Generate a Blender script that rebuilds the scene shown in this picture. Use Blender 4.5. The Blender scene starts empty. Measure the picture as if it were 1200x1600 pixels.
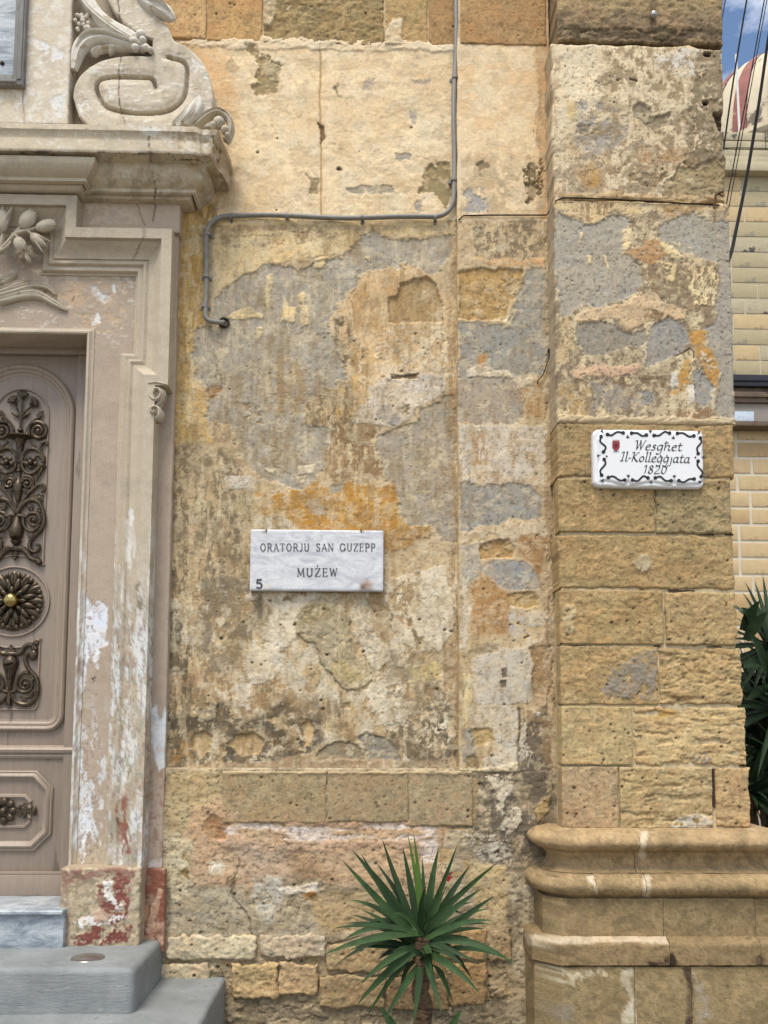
import bpy, math, random
import numpy as np
from mathutils import Matrix, Vector

# ------------------------------------------------------------------ camera
SC = bpy.context.scene
COL = SC.collection
F, U0, V0 = 1350.0, 600.0, 1010.0          # focal length and principal point, in photo pixels (1200 x 1600)
DIST, EYE = 4.32, 1.46                      # metres to the wall plane, eye height
YAW, PITCH, ROLL = math.radians(1.3), math.radians(5.0), math.radians(0.25)
FWD = np.array([math.sin(YAW)*math.cos(PITCH), math.cos(YAW)*math.cos(PITCH), math.sin(PITCH)])
_r0 = np.array([math.cos(YAW), -math.sin(YAW), 0.0])
_u0 = np.cross(_r0, FWD)
RIGHT = _r0*math.cos(ROLL) + _u0*math.sin(ROLL)
UP = -_r0*math.sin(ROLL) + _u0*math.cos(ROLL)
CAM = np.array([0.0, -DIST, EYE])
cd = bpy.data.cameras.new('camera')
cam = bpy.data.objects.new('camera', cd); COL.objects.link(cam)
cd.sensor_width = 36.0; cd.sensor_fit = 'AUTO'; cd.lens = F/1600*36
cd.shift_y = (V0-800)/1600; cd.clip_start = 0.05; cd.clip_end = 2000
M = Matrix.Identity(4)
for i in range(3):
    M[i][0] = RIGHT[i]; M[i][1] = UP[i]; M[i][2] = -FWD[i]; M[i][3] = CAM[i]
cam.matrix_world = M
SC.camera = cam
SC.cycles.max_bounces = 5; SC.cycles.diffuse_bounces = 3; SC.cycles.glossy_bounces = 2; SC.cycles.caustics_reflective = False; SC.cycles.caustics_refractive = False
SC.render.resolution_x, SC.render.resolution_y = 768, 1024

# ------------------------------------------------------------------ light
SUN_EL, SUN_AZ = math.radians(63), math.radians(-24)      # azimuth measured from straight behind the camera, towards the left
w = bpy.data.worlds.new('World'); SC.world = w; w.use_nodes = True
nt = w.node_tree; nt.nodes.clear()
out = nt.nodes.new('ShaderNodeOutputWorld'); bg = nt.nodes.new('ShaderNodeBackground')
sky = nt.nodes.new('ShaderNodeTexSky'); sky.sky_type = 'NISHITA'; sky.sun_disc = False
sky.sun_elevation = SUN_EL; sky.sun_rotation = math.radians(180) - SUN_AZ
sky.altitude = 100; sky.air_density = 1.0; sky.dust_density = 0.4; sky.ozone_density = 1.2
tc = nt.nodes.new('ShaderNodeTexCoord'); mp = nt.nodes.new('ShaderNodeMapping')
mp.inputs['Scale'].default_value = (2.2, 2.2, 4.5); mp.inputs['Location'].default_value = (0.9, 2.2, 1.1)
cn = nt.nodes.new('ShaderNodeTexNoise'); cn.inputs['Scale'].default_value = 2.0; cn.inputs['Detail'].default_value = 7; cn.inputs['Roughness'].default_value = 0.58
cr = nt.nodes.new('ShaderNodeValToRGB'); cr.color_ramp.elements[0].position = 0.40; cr.color_ramp.elements[1].position = 0.60
cm = nt.nodes.new('ShaderNodeMixRGB'); cm.inputs['Color2'].default_value = (9.5, 9.7, 10.0, 1)
nt.links.new(tc.outputs['Generated'], mp.inputs['Vector']); nt.links.new(mp.outputs[0], cn.inputs['Vector'])
nt.links.new(cn.outputs['Fac'], cr.inputs[0]); nt.links.new(cr.outputs[0], cm.inputs['Fac'])
nt.links.new(sky.outputs[0], cm.inputs['Color1']); nt.links.new(cm.outputs[0], bg.inputs['Color'])
bg.inputs['Strength'].default_value = 0.095
nt.links.new(bg.outputs[0], out.inputs[0])
sl = bpy.data.lights.new('sun', 'SUN'); sl.energy = 2.2; sl.angle = math.radians(24); sl.color = (1.0, 0.93, 0.82)
so = bpy.data.objects.new('sun', sl); COL.objects.link(so)
_sd = Vector((math.sin(SUN_AZ)*math.cos(SUN_EL), -math.cos(SUN_AZ)*math.cos(SUN_EL), math.sin(SUN_EL)))
so.rotation_euler = _sd.to_track_quat('Z', 'Y').to_euler(); so.location = (-3, -6, 9)
vs = SC.view_settings
vs.view_transform = 'Standard'; vs.look = 'None'; vs.gamma = 1.0; vs.exposure = 0.93; vs.use_curve_mapping = False

# ------------------------------------------------------------------ numbers
random.seed(7); RNG = np.random.default_rng(11)
ALB = 0.78                                   # reads photo colours as albedo
def lin(c, k=ALB):
    c = np.asarray(c, float)/255.0; c = c*.93 + .07*(c*np.array([.3, .59, .11])).sum()
    return np.where(c <= 0.04045, c/12.92, ((c+0.055)/1.055)**2.4)*k
def at(u, v, Y):
    d = FWD*F + RIGHT*(u-U0) + UP*(V0-v)
    t = (Y-CAM[1])/d[1]
    return CAM + d*t
def px(X, Y, Z):
    dx, dy, dz = X-CAM[0], Y-CAM[1], Z-CAM[2]
    w_ = dx*FWD[0]+dy*FWD[1]+dz*FWD[2]
    return (U0 + F*(dx*RIGHT[0]+dy*RIGHT[1]+dz*RIGHT[2])/w_, V0 - F*(dx*UP[0]+dy*UP[1]+dz*UP[2])/w_)
def AX(u, v, Y): return at(u, v, Y)[0]
def AZ(u, v, Y): return at(u, v, Y)[2]
def _hash(ix, iy, seed):
    n = (ix.astype(np.int64)*374761393 + iy.astype(np.int64)*668265263 + seed*1442695041) & 0xffffffff
    n = ((n ^ (n >> 13))*1274126177) & 0xffffffff
    n = ((n ^ (n >> 15))*2246822519) & 0xffffffff
    return ((n ^ (n >> 16)) & 0xffffff)/float(0xffffff)
def vn(x, y, seed=0):
    x0 = np.floor(x); y0 = np.floor(y); fx = x-x0; fy = y-y0
    fx = fx*fx*fx*(fx*(fx*6-15)+10); fy = fy*fy*fy*(fy*(fy*6-15)+10)
    ix = x0.astype(np.int64); iy = y0.astype(np.int64)
    a = _hash(ix, iy, seed); b = _hash(ix+1, iy, seed); c = _hash(ix, iy+1, seed); d = _hash(ix+1, iy+1, seed)
    return (a*(1-fx)+b*fx)*(1-fy) + (c*(1-fx)+d*fx)*fy
def fbm(x, y, o=4, seed=0, g=0.55):
    s = 0; a = 1; t = 0
    for k in range(o):
        ca, sa = math.cos(0.6*k), math.sin(0.6*k)
        s = s + a*vn((x*ca-y*sa)*2**k + 17.3*k, (x*sa+y*ca)*2**k - 9.1*k, seed+k*31); t += a; a *= g
    return s/t
def sst(x, a, b):
    t = np.clip((x-a)/(b-a), 0, 1); return t*t*(3-2*t)
def sdf(px_, py_, pts):
    P = np.asarray(pts, float); n = len(P)
    d = np.full(px_.shape, 1e18); s = np.ones(px_.shape)
    for i in range(n):
        a = P[i]; b = P[i-1]; e = b-a
        wx = px_-a[0]; wy = py_-a[1]
        t = np.clip((wx*e[0]+wy*e[1])/max(e@e, 1e-12), 0, 1)
        d = np.minimum(d, (wx-e[0]*t)**2 + (wy-e[1]*t)**2)
        c1 = py_ >= a[1]; c2 = py_ < b[1]; c3 = e[0]*wy > e[1]*wx
        fl = (c1 & c2 & c3) | (~c1 & ~c2 & ~c3)
        s = np.where(fl, -s, s)
    return s*np.sqrt(d)
def pdist(x, y, pts):
    d = np.full(x.shape, 1e18); P = np.asarray(pts, float)
    for a, b in zip(P[:-1], P[1:]):
        e = b-a; wx = x-a[0]; wy = y-a[1]
        t = np.clip((wx*e[0]+wy*e[1])/max(e@e, 1e-12), 0, 1)
        d = np.minimum(d, (wx-e[0]*t)**2+(wy-e[1]*t)**2)
    return np.sqrt(d)

# ------------------------------------------------------------------ the painter: colour and relief layers of a worn surface
class Paint:
    """u, v: where each vertex of the surface was surveyed on the photograph; col: paint colour, h: relief in metres."""
    def __init__(s, u, v, base, var=0.10, seed=0, fine=0.10):
        s.u, s.v, s.seed = u, v, seed
        s.col = np.tile(lin(base), (u.size, 1)); s.h = np.zeros(u.size)
        s.wx = fbm(u/26, v/26, 5, seed+1, .62)-.5; s.wy = fbm(u/26, v/26, 5, seed+2, .62)-.5
        s.f1 = fbm(u/70, v/70, 4, seed+3)-.5; s.f2 = fbm(u/9, v/9, 4, seed+4, .7)-.5
        s.col *= (1 + var*2.6*s.f1 + fine*2.2*s.f2)[:, None]
        s.e1 = (fbm(u/5.5, v/5.5, 3, seed+5, .7)-.5)*2; s.f3 = fbm(u/24, v/24, 4, seed+6, .6)-.5; s.f4 = fbm(u/15, v/15, 4, seed+7, .65)
        s.k = 0
    def mask(s, pts, soft=1.6, warp=16, brk=None):
        s.k += 1
        P = np.asarray(pts, float); mg = soft+abs(warp)*.6+4
        q = (s.u > P[:, 0].min()-mg) & (s.u < P[:, 0].max()+mg) & (s.v > P[:, 1].min()-mg) & (s.v < P[:, 1].max()+mg)
        m = np.zeros(s.u.size)
        if not q.any(): return m
        d = sdf(s.u[q]+s.wx[q]*warp*1.6, s.v[q]+s.wy[q]*warp*1.6, P)
        m[q] = sst(-d-s.e1[q]*min(3.2, .25*abs(warp)), -soft, soft)
        if brk:
            thr, sc, su, sv = brk
            n = fbm(s.u[q]/(sc*su), s.v[q]/(sc*sv), 5, s.seed+50+s.k, .68)
            m[q] *= sst(n, thr-.035, thr+.035)
        return m
    def noise(s, thr, sc, su=1, sv=1, w=.035, o=5):
        s.k += 1
        return sst(fbm(s.u/(sc*su), s.v/(sc*sv), o, s.seed+90+s.k, .66), thr-w, thr+w)
    def put(s, m, c, h=0, var=.10, a=1.0, fine=.10):
        t = lin(c)[None, :]*(1 + var*2.4*np.roll(s.f1, s.k*97) + fine*2.2*s.f2)[:, None]
        hs = np.roll(s.f3, s.k*71)*.34; t = t*(1+hs[:, None]*np.array([.5, .05, -.5])[None, :])
        mm = (m*a)[:, None]
        s.col = s.col*(1-mm) + t*mm
        s.h = s.h + m*h
    def poly(s, pts, c, h=0, soft=1.6, warp=16, brk=None, a=1.0, var=.10, fine=.10, wear=.38):
        m = s.mask(pts, soft, warp, brk)
        if wear: m = m*(1-wear*sst(np.roll(s.f4, s.k*53), .50, .64))
        s.put(m, c, h*2.2, var, a, fine)
    def line(s, pts, c, wd=1.2, h=0, warp=5, a=1.0):
        P = np.asarray(pts, float)
        q = (s.u > P[:, 0].min()-12) & (s.u < P[:, 0].max()+12) & (s.v > P[:, 1].min()-12) & (s.v < P[:, 1].max()+12)
        m = np.zeros(s.u.size)
        if q.any():
            d = pdist(s.u[q]+s.wx[q]*warp*1.6, s.v[q]+s.wy[q]*warp*1.6, pts)
            m[q] = sst(-d, -wd-.8, -wd+.8)
        s.put(m, c, h, .05, a)
    def pits(s, n, box, seed, r=(1.2, 3), c=(70, 56, 38), h=-.006):
        g = random.Random(seed)
        for _ in range(n):
            x, y, rr = g.uniform(box[0], box[2]), g.uniform(box[1], box[3]), g.uniform(*r)
            q = (abs(s.u-x) < rr+3) & (abs(s.v-y) < rr+3)
            if q.any():
                m = np.zeros(s.u.size); m[q] = sst(-np.hypot(s.u[q]-x, (s.v[q]-y)*1.2), -rr-.7, -rr+.9); s.put(m, c, h, 0, .85)

# ------------------------------------------------------------------ materials
MATS = {}
def node(nt, t, **kw):
    n = nt.nodes.new(t)
    for k, v in kw.items():
        if k in n.inputs: n.inputs[k].default_value = v
        else: setattr(n, k, v)
    return n
def base_mat(name):
    m = bpy.data.materials.new(name); m.use_nodes = True
    nt = m.node_tree; return m, nt, nt.nodes['Principled BSDF']
def mat_wall(name, rough=.9, sc=90, amt=.16, b1=.35, b2=.25, bd=.004, spec=.25):
    """reads the surface colour laid down by the painter, adds grain, specks and fine relief by nodes"""
    m, nt, bs = base_mat(name); L = nt.links.new
    at_ = node(nt, 'ShaderNodeAttribute'); at_.attribute_name = 'Col'
    tc = node(nt, 'ShaderNodeTexCoord')
    n1 = node(nt, 'ShaderNodeTexNoise', Scale=sc, Detail=4.0, Roughness=.7)
    n2 = node(nt, 'ShaderNodeTexNoise', Scale=sc*4.5, Detail=1.0, Roughness=.6)
    for n in (n1, n2): L(tc.outputs['Object'], n.inputs['Vector'])
    r = node(nt, 'ShaderNodeMapRange'); r.inputs[1].default_value = .3; r.inputs[2].default_value = .7
    r.inputs[3].default_value = 1-amt; r.inputs[4].default_value = 1+amt
    L(n1.outputs['Fac'], r.inputs[0])
    mx = node(nt, 'ShaderNodeMixRGB', blend_type='MULTIPLY'); mx.inputs['Fac'].default_value = 1
    L(at_.outputs['Color'], mx.inputs['Color1']); L(r.outputs[0], mx.inputs['Color2'])
    r2 = node(nt, 'ShaderNodeMapRange'); r2.inputs[1].default_value = .32; r2.inputs[2].default_value = .40
    r2.inputs[3].default_value = 1-amt*1.6; r2.inputs[4].default_value = 1.0
    L(n2.outputs['Fac'], r2.inputs[0])
    mx2 = node(nt, 'ShaderNodeMixRGB', blend_type='MULTIPLY'); mx2.inputs['Fac'].default_value = 1
    L(mx.outputs[0], mx2.inputs['Color1']); L(r2.outputs[0], mx2.inputs['Color2'])
    L(mx2.outputs[0], bs.inputs['Base Color'])
    bs.inputs['Roughness'].default_value = rough; bs.inputs['Specular IOR Level'].default_value = spec
    a = node(nt, 'ShaderNodeMath', operation='MULTIPLY'); a.inputs[1].default_value = b1; L(n1.outputs['Fac'], a.inputs[0])
    b = node(nt, 'ShaderNodeMath', operation='MULTIPLY_ADD'); b.inputs[1].default_value = b2; L(n2.outputs['Fac'], b.inputs[0]); L(a.outputs[0], b.inputs[2])
    bp = node(nt, 'ShaderNodeBump', Strength=.9, Distance=bd); L(b.outputs[0], bp.inputs['Height']); L(bp.outputs[0], bs.inputs['Normal'])
    MATS[name] = m; return m
def mat_plain(name, c, rough=.5, metal=0.0, amt=.12, sc=30, c2=None, thr=.62, bump=.15, bd=.003, spec=.4, stretch=(1, 1, 1)):
    """procedural: base colour with cloudy variation and, if c2 is given, patches of a second colour"""
    m, nt, bs = base_mat(name); L = nt.links.new
    tc = node(nt, 'ShaderNodeTexCoord'); mp = node(nt, 'ShaderNodeMapping'); mp.inputs['Scale'].default_value = stretch
    L(tc.outputs['Object'], mp.inputs[0])
    n1 = node(nt, 'ShaderNodeTexNoise', Scale=sc, Detail=4.0, Roughness=.65); L(mp.outputs[0], n1.inputs['Vector'])
    n2 = node(nt, 'ShaderNodeTexNoise', Scale=sc*6, Detail=1.0, Roughness=.6); L(mp.outputs[0], n2.inputs['Vector'])
    lc = lin(c); rp = node(nt, 'ShaderNodeValToRGB')
    rp.color_ramp.elements[0].position = .3; rp.color_ramp.elements[0].color = (*(lc*(1-amt)), 1)
    rp.color_ramp.elements[1].position = .7; rp.color_ramp.elements[1].color = (*(lc*(1+amt)), 1)
    L(n1.outputs['Fac'], rp.inputs[0]); o = rp.outputs[0]
    if c2 is not None:
        n3 = node(nt, 'ShaderNodeTexNoise', Scale=sc*.55, Detail=5.0, Roughness=.7); L(mp.outputs[0], n3.inputs['Vector'])
        r = node(nt, 'ShaderNodeMapRange'); r.inputs[1].default_value = thr; r.inputs[2].default_value = thr+.04; L(n3.outputs['Fac'], r.inputs[0])
        mx = node(nt, 'ShaderNodeMixRGB'); mx.inputs['Color2'].default_value = (*lin(c2), 1)
        L(r.outputs[0], mx.inputs['Fac']); L(o, mx.inputs['Color1']); o = mx.outputs[0]
    L(o, bs.inputs['Base Color'])
    bs.inputs['Roughness'].default_value = rough; bs.inputs['Metallic'].default_value = metal; bs.inputs['Specular IOR Level'].default_value = spec
    ad = node(nt, 'ShaderNodeMath', operation='MULTIPLY_ADD'); ad.inputs[1].default_value = .4
    L(n2.outputs['Fac'], ad.inputs[0]); L(n1.outputs['Fac'], ad.inputs[2])
    bp = node(nt, 'ShaderNodeBump', Strength=bump, Distance=bd); L(ad.outputs[0], bp.inputs['Height']); L(bp.outputs[0], bs.inputs['Normal'])
    MATS[name] = m; return m

# ------------------------------------------------------------------ objects
WORLD = {}
def thing(name, label, cat, loc=(0, 0, 0), group=None, kind=None):
    o = bpy.data.objects.new(name, None); COL.objects.link(o); o.location = loc; o.empty_display_size = .1
    tag(o, label, cat, group, kind); return o
def tag(o, label=None, cat=None, group=None, kind=None):
    if label: o['label'] = label
    if cat: o['category'] = cat
    if group: o['group'] = group
    if kind: o['kind'] = kind
    return o
def link(name, me, mat, parent=None, kind=None):
    o = bpy.data.objects.new(name, me); COL.objects.link(o)
    if mat is not None and not me.materials: me.materials.append(mat)
    if parent is not None:
        o.parent = parent
        if parent.type == 'EMPTY': o.location = -Vector(parent.location)
    if kind: o['kind'] = kind
    return o
def mesh_np(name, V, Q, col=None, smooth=True):
    me = bpy.data.meshes.new(name)
    V = np.asarray(V, np.float32); Q = np.asarray(Q, np.int32)
    me.vertices.add(len(V)); me.vertices.foreach_set('co', V.ravel())
    k = Q.shape[1]
    me.loops.add(Q.size); me.loops.foreach_set('vertex_index', Q.ravel())
    me.polygons.add(len(Q)); me.polygons.foreach_set('loop_start', np.arange(0, Q.size, k, dtype=np.int32))
    me.polygons.foreach_set('loop_total', np.full(len(Q), k, np.int32))
    me.polygons.foreach_set('use_smooth', np.full(len(Q), smooth))
    if col is not None:
        a = me.attributes.new('Col', 'FLOAT_COLOR', 'POINT')
        c = np.ones((len(V), 4), np.float32); c[:, :3] = np.clip(col, 0, 1); a.data.foreach_set('color', c.ravel())
    me.update(calc_edges=True); me.validate(); return me
def wpoly(pts, Y): return [(at(u, v, Y)[0], at(u, v, Y)[2]) for u, v in pts]
def wrect(u0, v0, u1, v1, Y, vr=None, ur=None):
    vr = (v0+v1)/2 if vr is None else vr; ur = (u0+u1)/2 if ur is None else ur
    xa, xb = AX(u0, vr, Y), AX(u1, vr, Y); za, zb = AZ(ur, v0, Y), AZ(ur, v1, Y)
    return [(xa, za), (xb, za), (xb, zb), (xa, zb)]
def relief(name, poly, Yf, Yb, step, fn, mat, parent=None, warp=0.0, wsc=.05, rnd=0.0, seed=0, kind=None, holes=()):
    """a slab with the outline poly (x, z), its worn front at Yf (fn gives colour and relief), its sides running back to Yb"""
    P = np.asarray(poly, float); mg = step*3+warp
    xs = np.arange(P[:, 0].min()-mg, P[:, 0].max()+mg, step); zs = np.arange(P[:, 1].min()-mg, P[:, 1].max()+mg, step)
    X, Z = np.meshgrid(xs, zs); sh = X.shape
    Xw, Zw = X, Z
    if warp:
        Xw = X + (fbm(X/wsc, Z/wsc, 4, seed+5)-.5)*2.4*warp; Zw = Z + (fbm(X/wsc, Z/wsc, 4, seed+6)-.5)*2.4*warp
    sd = sdf(Xw.ravel(), Zw.ravel(), P).reshape(sh)
    for hp in holes: sd = np.maximum(sd, -sdf(Xw.ravel(), Zw.ravel(), hp).reshape(sh))
    ins = sd < 0
    gz, gx = np.gradient(sd, step); g2 = np.maximum(gx*gx+gz*gz, .25)
    mv = (~ins) & (sd < step*2.2)
    X = np.where(mv, X-sd*gx/g2, X); Z = np.where(mv, Z-sd*gz/g2, Z)
    fq = ins[:-1, :-1] | ins[1:, :-1] | ins[:-1, 1:] | ins[1:, 1:]
    r, c = np.nonzero(fq); nx = sh[1]; i0 = r*nx+c
    Q = np.stack([i0, i0+1, i0+nx+1, i0+nx], 1)
    used = np.unique(Q); remap = np.full(X.size, -1); remap[used] = np.arange(used.size); Q = remap[Q]
    x = X.ravel()[used]; z = Z.ravel()[used]; d = np.minimum(sd.ravel()[used], 0)
    u, v = px(x, np.full(x.shape, Yf), z)
    col, h = fn(u, v, x, z, d)
    y = Yf - h
    if rnd > 0:
        t = np.clip(-d/rnd, 0, 1); y = y + rnd*(1-np.sqrt(np.maximum(0, 1-(1-t)**2)))
    V = np.stack([x, y, z], 1)
    e = np.concatenate([Q[:, [0, 1]], Q[:, [1, 2]], Q[:, [2, 3]], Q[:, [3, 0]]])
    key = np.minimum(e[:, 0], e[:, 1]).astype(np.int64)*len(V) + np.maximum(e[:, 0], e[:, 1])
    _, inv, cnt = np.unique(key, return_inverse=True, return_counts=True)
    be = e[cnt[inv] == 1]
    bv = np.unique(be); mp2 = np.full(len(V), -1); mp2[bv] = np.arange(bv.size)
    A = V[bv].copy(); nb = len(bv); n0 = len(V); rows = int(np.clip((Yb-Yf)/.014, 1, 24)); VV = [V]; CC = [col]; QQ = [Q]
    cm = col.mean(0)[None, :]; bc = col[bv]
    for k in range(rows+1):
        t = k/rows; R = A.copy(); R[:, 1] = A[:, 1]*(1-t)+Yb*t; n_ = fbm(R[:, 1]/.05+R[:, 0]*9, R[:, 2]/.05, 4, seed+k*0+3, .65)
        mixk = min(1, t*rows*.5); VV.append(R); CC.append((bc*(1-mixk)+cm*mixk)*(.72+.56*n_)[:, None])
        if k < rows:
            a0 = n0+k*nb; a1 = a0+nb; QQ.append(np.stack([a0+mp2[be[:, 0]], a1+mp2[be[:, 0]], a1+mp2[be[:, 1]], a0+mp2[be[:, 1]]], 1))
    V = np.concatenate(VV); col = np.concatenate(CC); Q = np.concatenate(QQ)
    return link(name, mesh_np(name, V, Q, col), mat, parent, kind)
def rectd(x, z, P):
    P = np.asarray(P); return np.minimum(np.minimum(x-P[:, 0].min(), P[:, 0].max()-x), np.minimum(z-P[:, 1].min(), P[:, 1].max()-z))
def loft(name, path, prof, mapf, fn, mat, parent, step=.01, jitter=.0015, seed=0, caps=True, dense=True):
    """profile [(offset to the right of travel, height)] carried along a 2-d path with mitred corners"""
    P = [np.asarray(p, float) for p in path]; n = len(P); nrm = []
    for i in range(n):
        ds = []
        if i > 0: ds.append((P[i]-P[i-1])/np.linalg.norm(P[i]-P[i-1]))
        if i < n-1: ds.append((P[i+1]-P[i])/np.linalg.norm(P[i+1]-P[i]))
        ns = [np.array([d[1], -d[0]]) for d in ds]
        if len(ns) == 2:
            m = ns[0]+ns[1]; m = m/np.linalg.norm(m); m = m/max(m@ns[0], .2)
        else: m = ns[0]
        nrm.append(m)
    pp, nn = [], []
    for i in range(n-1):
        k = max(1, int(np.linalg.norm(P[i+1]-P[i])/step))
        for j in range(k):
            t = j/k; pp.append(P[i]*(1-t)+P[i+1]*t); nn.append(nrm[i]*(1-t)+nrm[i+1]*t)
    pp.append(P[-1]); nn.append(nrm[-1]); pp = np.array(pp); nn = np.array(nn)
    fine_ = [prof[0]]
    for a_, b_ in zip(prof[:-1], prof[1:]):
        L_ = math.hypot(b_[0]-a_[0], b_[1]-a_[1]); k_ = max(1, int(L_/max(step, .007))) if dense else 1
        fine_ += [(a_[0]+(b_[0]-a_[0])*j/k_, a_[1]+(b_[1]-a_[1])*j/k_) for j in range(1, k_+1)]
    pr = np.asarray(fine_, float); m = len(pr); N = len(pp)
    A = pp[:, None, :] + nn[:, None, :]*pr[None, :, 0, None]
    q = np.broadcast_to(pr[None, :, 1], (N, m))
    V = mapf(A[..., 0].ravel(), A[..., 1].ravel(), q.ravel())
    if jitter:
        s_ = V[:, 0]*1.0+V[:, 1]*.7
        for ax in range(3): V[:, ax] += (fbm(s_/.05, V[:, 2]/.05+ax*7.7, 4, seed+ax, .65)-.5)*2*jitter
    i = (np.arange(N-1)[:, None]*m + np.arange(m-1)[None, :]).ravel()
    Q = np.stack([i, i+1, i+m+1, i+m], 1)
    u, v = px(V[:, 0], V[:, 1], V[:, 2])
    col, h = fn(u, v, V[:, 0], V[:, 2], None)
    me = mesh_np(name, V, Q, col)
    o = link(name, me, mat, parent)
    if caps:
        import bmesh
        bm = bmesh.new(); bm.from_mesh(me); bm.verts.ensure_lookup_table()
        for b0 in (0, (N-1)*m):
            try: bm.faces.new([bm.verts[b0+k] for k in range(m)])
            except ValueError: pass
        bm.to_mesh(me); bm.free()
    me.set_sharp_from_angle(angle=math.radians(38))
    return o

class MB:
    """collects several small shapes of one part"""
    def __init__(s): s.v = []; s.f = []
    def add(s, v, f):
        b = len(s.v); s.v += [tuple(p) for p in v]; s.f += [tuple(b+i for i in q) for q in f]
    def tube(s, pts, rad, n=7, cap=True):
        P = [Vector(p) for p in pts]; R = rad if hasattr(rad, '__len__') else [rad]*len(P)
        vv, ff = [], []; side = None
        for i, p in enumerate(P):
            t = (P[min(i+1, len(P)-1)]-P[max(i-1, 0)])
            t = t.normalized() if t.length > 1e-9 else Vector((0, 0, 1))
            if side is None: side = t.cross(Vector((0, 1, 0.01))); side = side.normalized() if side.length > 1e-3 else Vector((1, 0, 0))
            side = (side-t*side.dot(t)).normalized(); up = t.cross(side)
            for k in range(n):
                a = 2*math.pi*k/n; vv.append(p+side*math.cos(a)*R[i]+up*math.sin(a)*R[i])
        for i in range(len(P)-1):
            for k in range(n): ff.append((i*n+k, i*n+(k+1) % n, (i+1)*n+(k+1) % n, (i+1)*n+k))
        if cap: ff.append(tuple(range(n))[::-1]); ff.append(tuple((len(P)-1)*n+k for k in range(n)))
        s.add(vv, ff)
    def blob(s, c, r, rot=0.0, nu=10, nv=6):
        """ellipsoid, rot turns it in the wall plane"""
        c = Vector(c); ca, sa = math.cos(rot), math.sin(rot); vv = []; ff = []
        for j in range(nv+1):
            th = math.pi*j/nv
            for i in range(nu):
                ph = 2*math.pi*i/nu
                x, y, z = r[0]*math.sin(th)*math.cos(ph), r[1]*math.sin(th)*math.sin(ph), r[2]*math.cos(th)
                vv.append(c+Vector((x*ca-z*sa, y, x*sa+z*ca)))
        for j in range(nv):
            for i in range(nu): ff.append((j*nu+i, j*nu+(i+1) % nu, (j+1)*nu+(i+1) % nu, (j+1)*nu+i))
        s.add(vv, ff)
    def strip(s, pts, wid, depth, Y, ridge=.5, yb=None, groove=0.0):
        """carved leaf or band lying on the plane Y: half-round section with a ridge; pts in world x, z"""
        P = [np.array(p, float) for p in pts]; n = len(P); vv = []; ff = []
        D = depth if hasattr(depth, '__len__') else [depth]*n
        prof = [(-1, 0), (-.82, .62), (-.4, .95-groove), (0, 1.0 if groove == 0 else 1-groove*2.2), (.4, .95-groove*.3), (.82, .62), (1, 0)]
        for i in range(n):
            t = P[min(i+1, n-1)]-P[max(i-1, 0)]; t = t/max(np.linalg.norm(t), 1e-9); nr = np.array([-t[1], t[0]])
            for a, b in prof:
                q = P[i]+nr*a*wid[i]*.5
                vv.append((q[0], Y-b*D[i], q[1]))
            # back edge
        m = len(prof)
        for i in range(n-1):
            for k in range(m-1): ff.append((i*m+k, i*m+k+1, (i+1)*m+k+1, (i+1)*m+k))
        ff.append(tuple(range(m))); ff.append(tuple((n-1)*m+k for k in range(m))[::-1])
        s.add(vv, ff)
    def box(s, lo, hi):
        x0, y0, z0 = lo; x1, y1, z1 = hi
        s.add([(x0, y0, z0), (x1, y0, z0), (x1, y1, z0), (x0, y1, z0), (x0, y0, z1), (x1, y0, z1), (x1, y1, z1), (x0, y1, z1)],
              [(0, 3, 2, 1), (4, 5, 6, 7), (0, 1, 5, 4), (1, 2, 6, 5), (2, 3, 7, 6), (3, 0, 4, 7)])
    def lathe(s, c, prof, n=16, axis='z'):
        c = Vector(c); vv = []; ff = []
        for r, h in prof:
            for i in range(n):
                a = 2*math.pi*i/n
                vv.append(c+(Vector((r*math.cos(a), r*math.sin(a), h)) if axis == 'z' else Vector((r*math.cos(a), -h, r*math.sin(a)))))
        for j in range(len(prof)-1):
            for i in range(n): ff.append((j*n+i, j*n+(i+1) % n, (j+1)*n+(i+1) % n, (j+1)*n+i))
        s.add(vv, ff)
    def build(s, name, mat, parent=None, smooth=True, angle=50, kind=None, bevel=0, col=None):
        import bmesh
        me = bpy.data.meshes.new(name); me.from_pydata([tuple(map(float, p)) for p in s.v], [], s.f)
        bm = bmesh.new(); bm.from_mesh(me); bmesh.ops.recalc_face_normals(bm, faces=bm.faces)
        if bevel: bmesh.ops.bevel(bm, geom=list(bm.edges), offset=bevel, segments=2, affect='EDGES', profile=.6)
        bm.to_mesh(me); bm.free()
        if smooth:
            me.polygons.foreach_set('use_smooth', [True]*len(me.polygons)); me.set_sharp_from_angle(angle=math.radians(angle))
        if col is not None:
            a = me.attributes.new('Col', 'FLOAT_COLOR', 'POINT'); n = len(me.vertices)
            co = np.empty(n*3, np.float32); me.vertices.foreach_get('co', co); co = co.reshape(-1, 3)
            c = np.ones((n, 4), np.float32); c[:, :3] = np.clip(col(co), 0, 1); a.data.foreach_set('color', c.ravel())
        return link(name, me, mat, parent, kind)
def smooth_pts(pts, k=5):
    """Catmull-Rom through the points"""
    P = [np.array(p, float) for p in pts]; P = [2*P[0]-P[1]]+P+[2*P[-1]-P[-2]]; o = []
    for i in range(1, len(P)-2):
        for j in range(k):
            t = j/k; a, b, c, d = P[i-1:i+3]
            o.append(.5*((2*b)+(-a+c)*t+(2*a-5*b+4*c-d)*t*t+(-a+3*b-3*c+d)*t**3))
    o.append(P[-2]); return o

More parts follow.
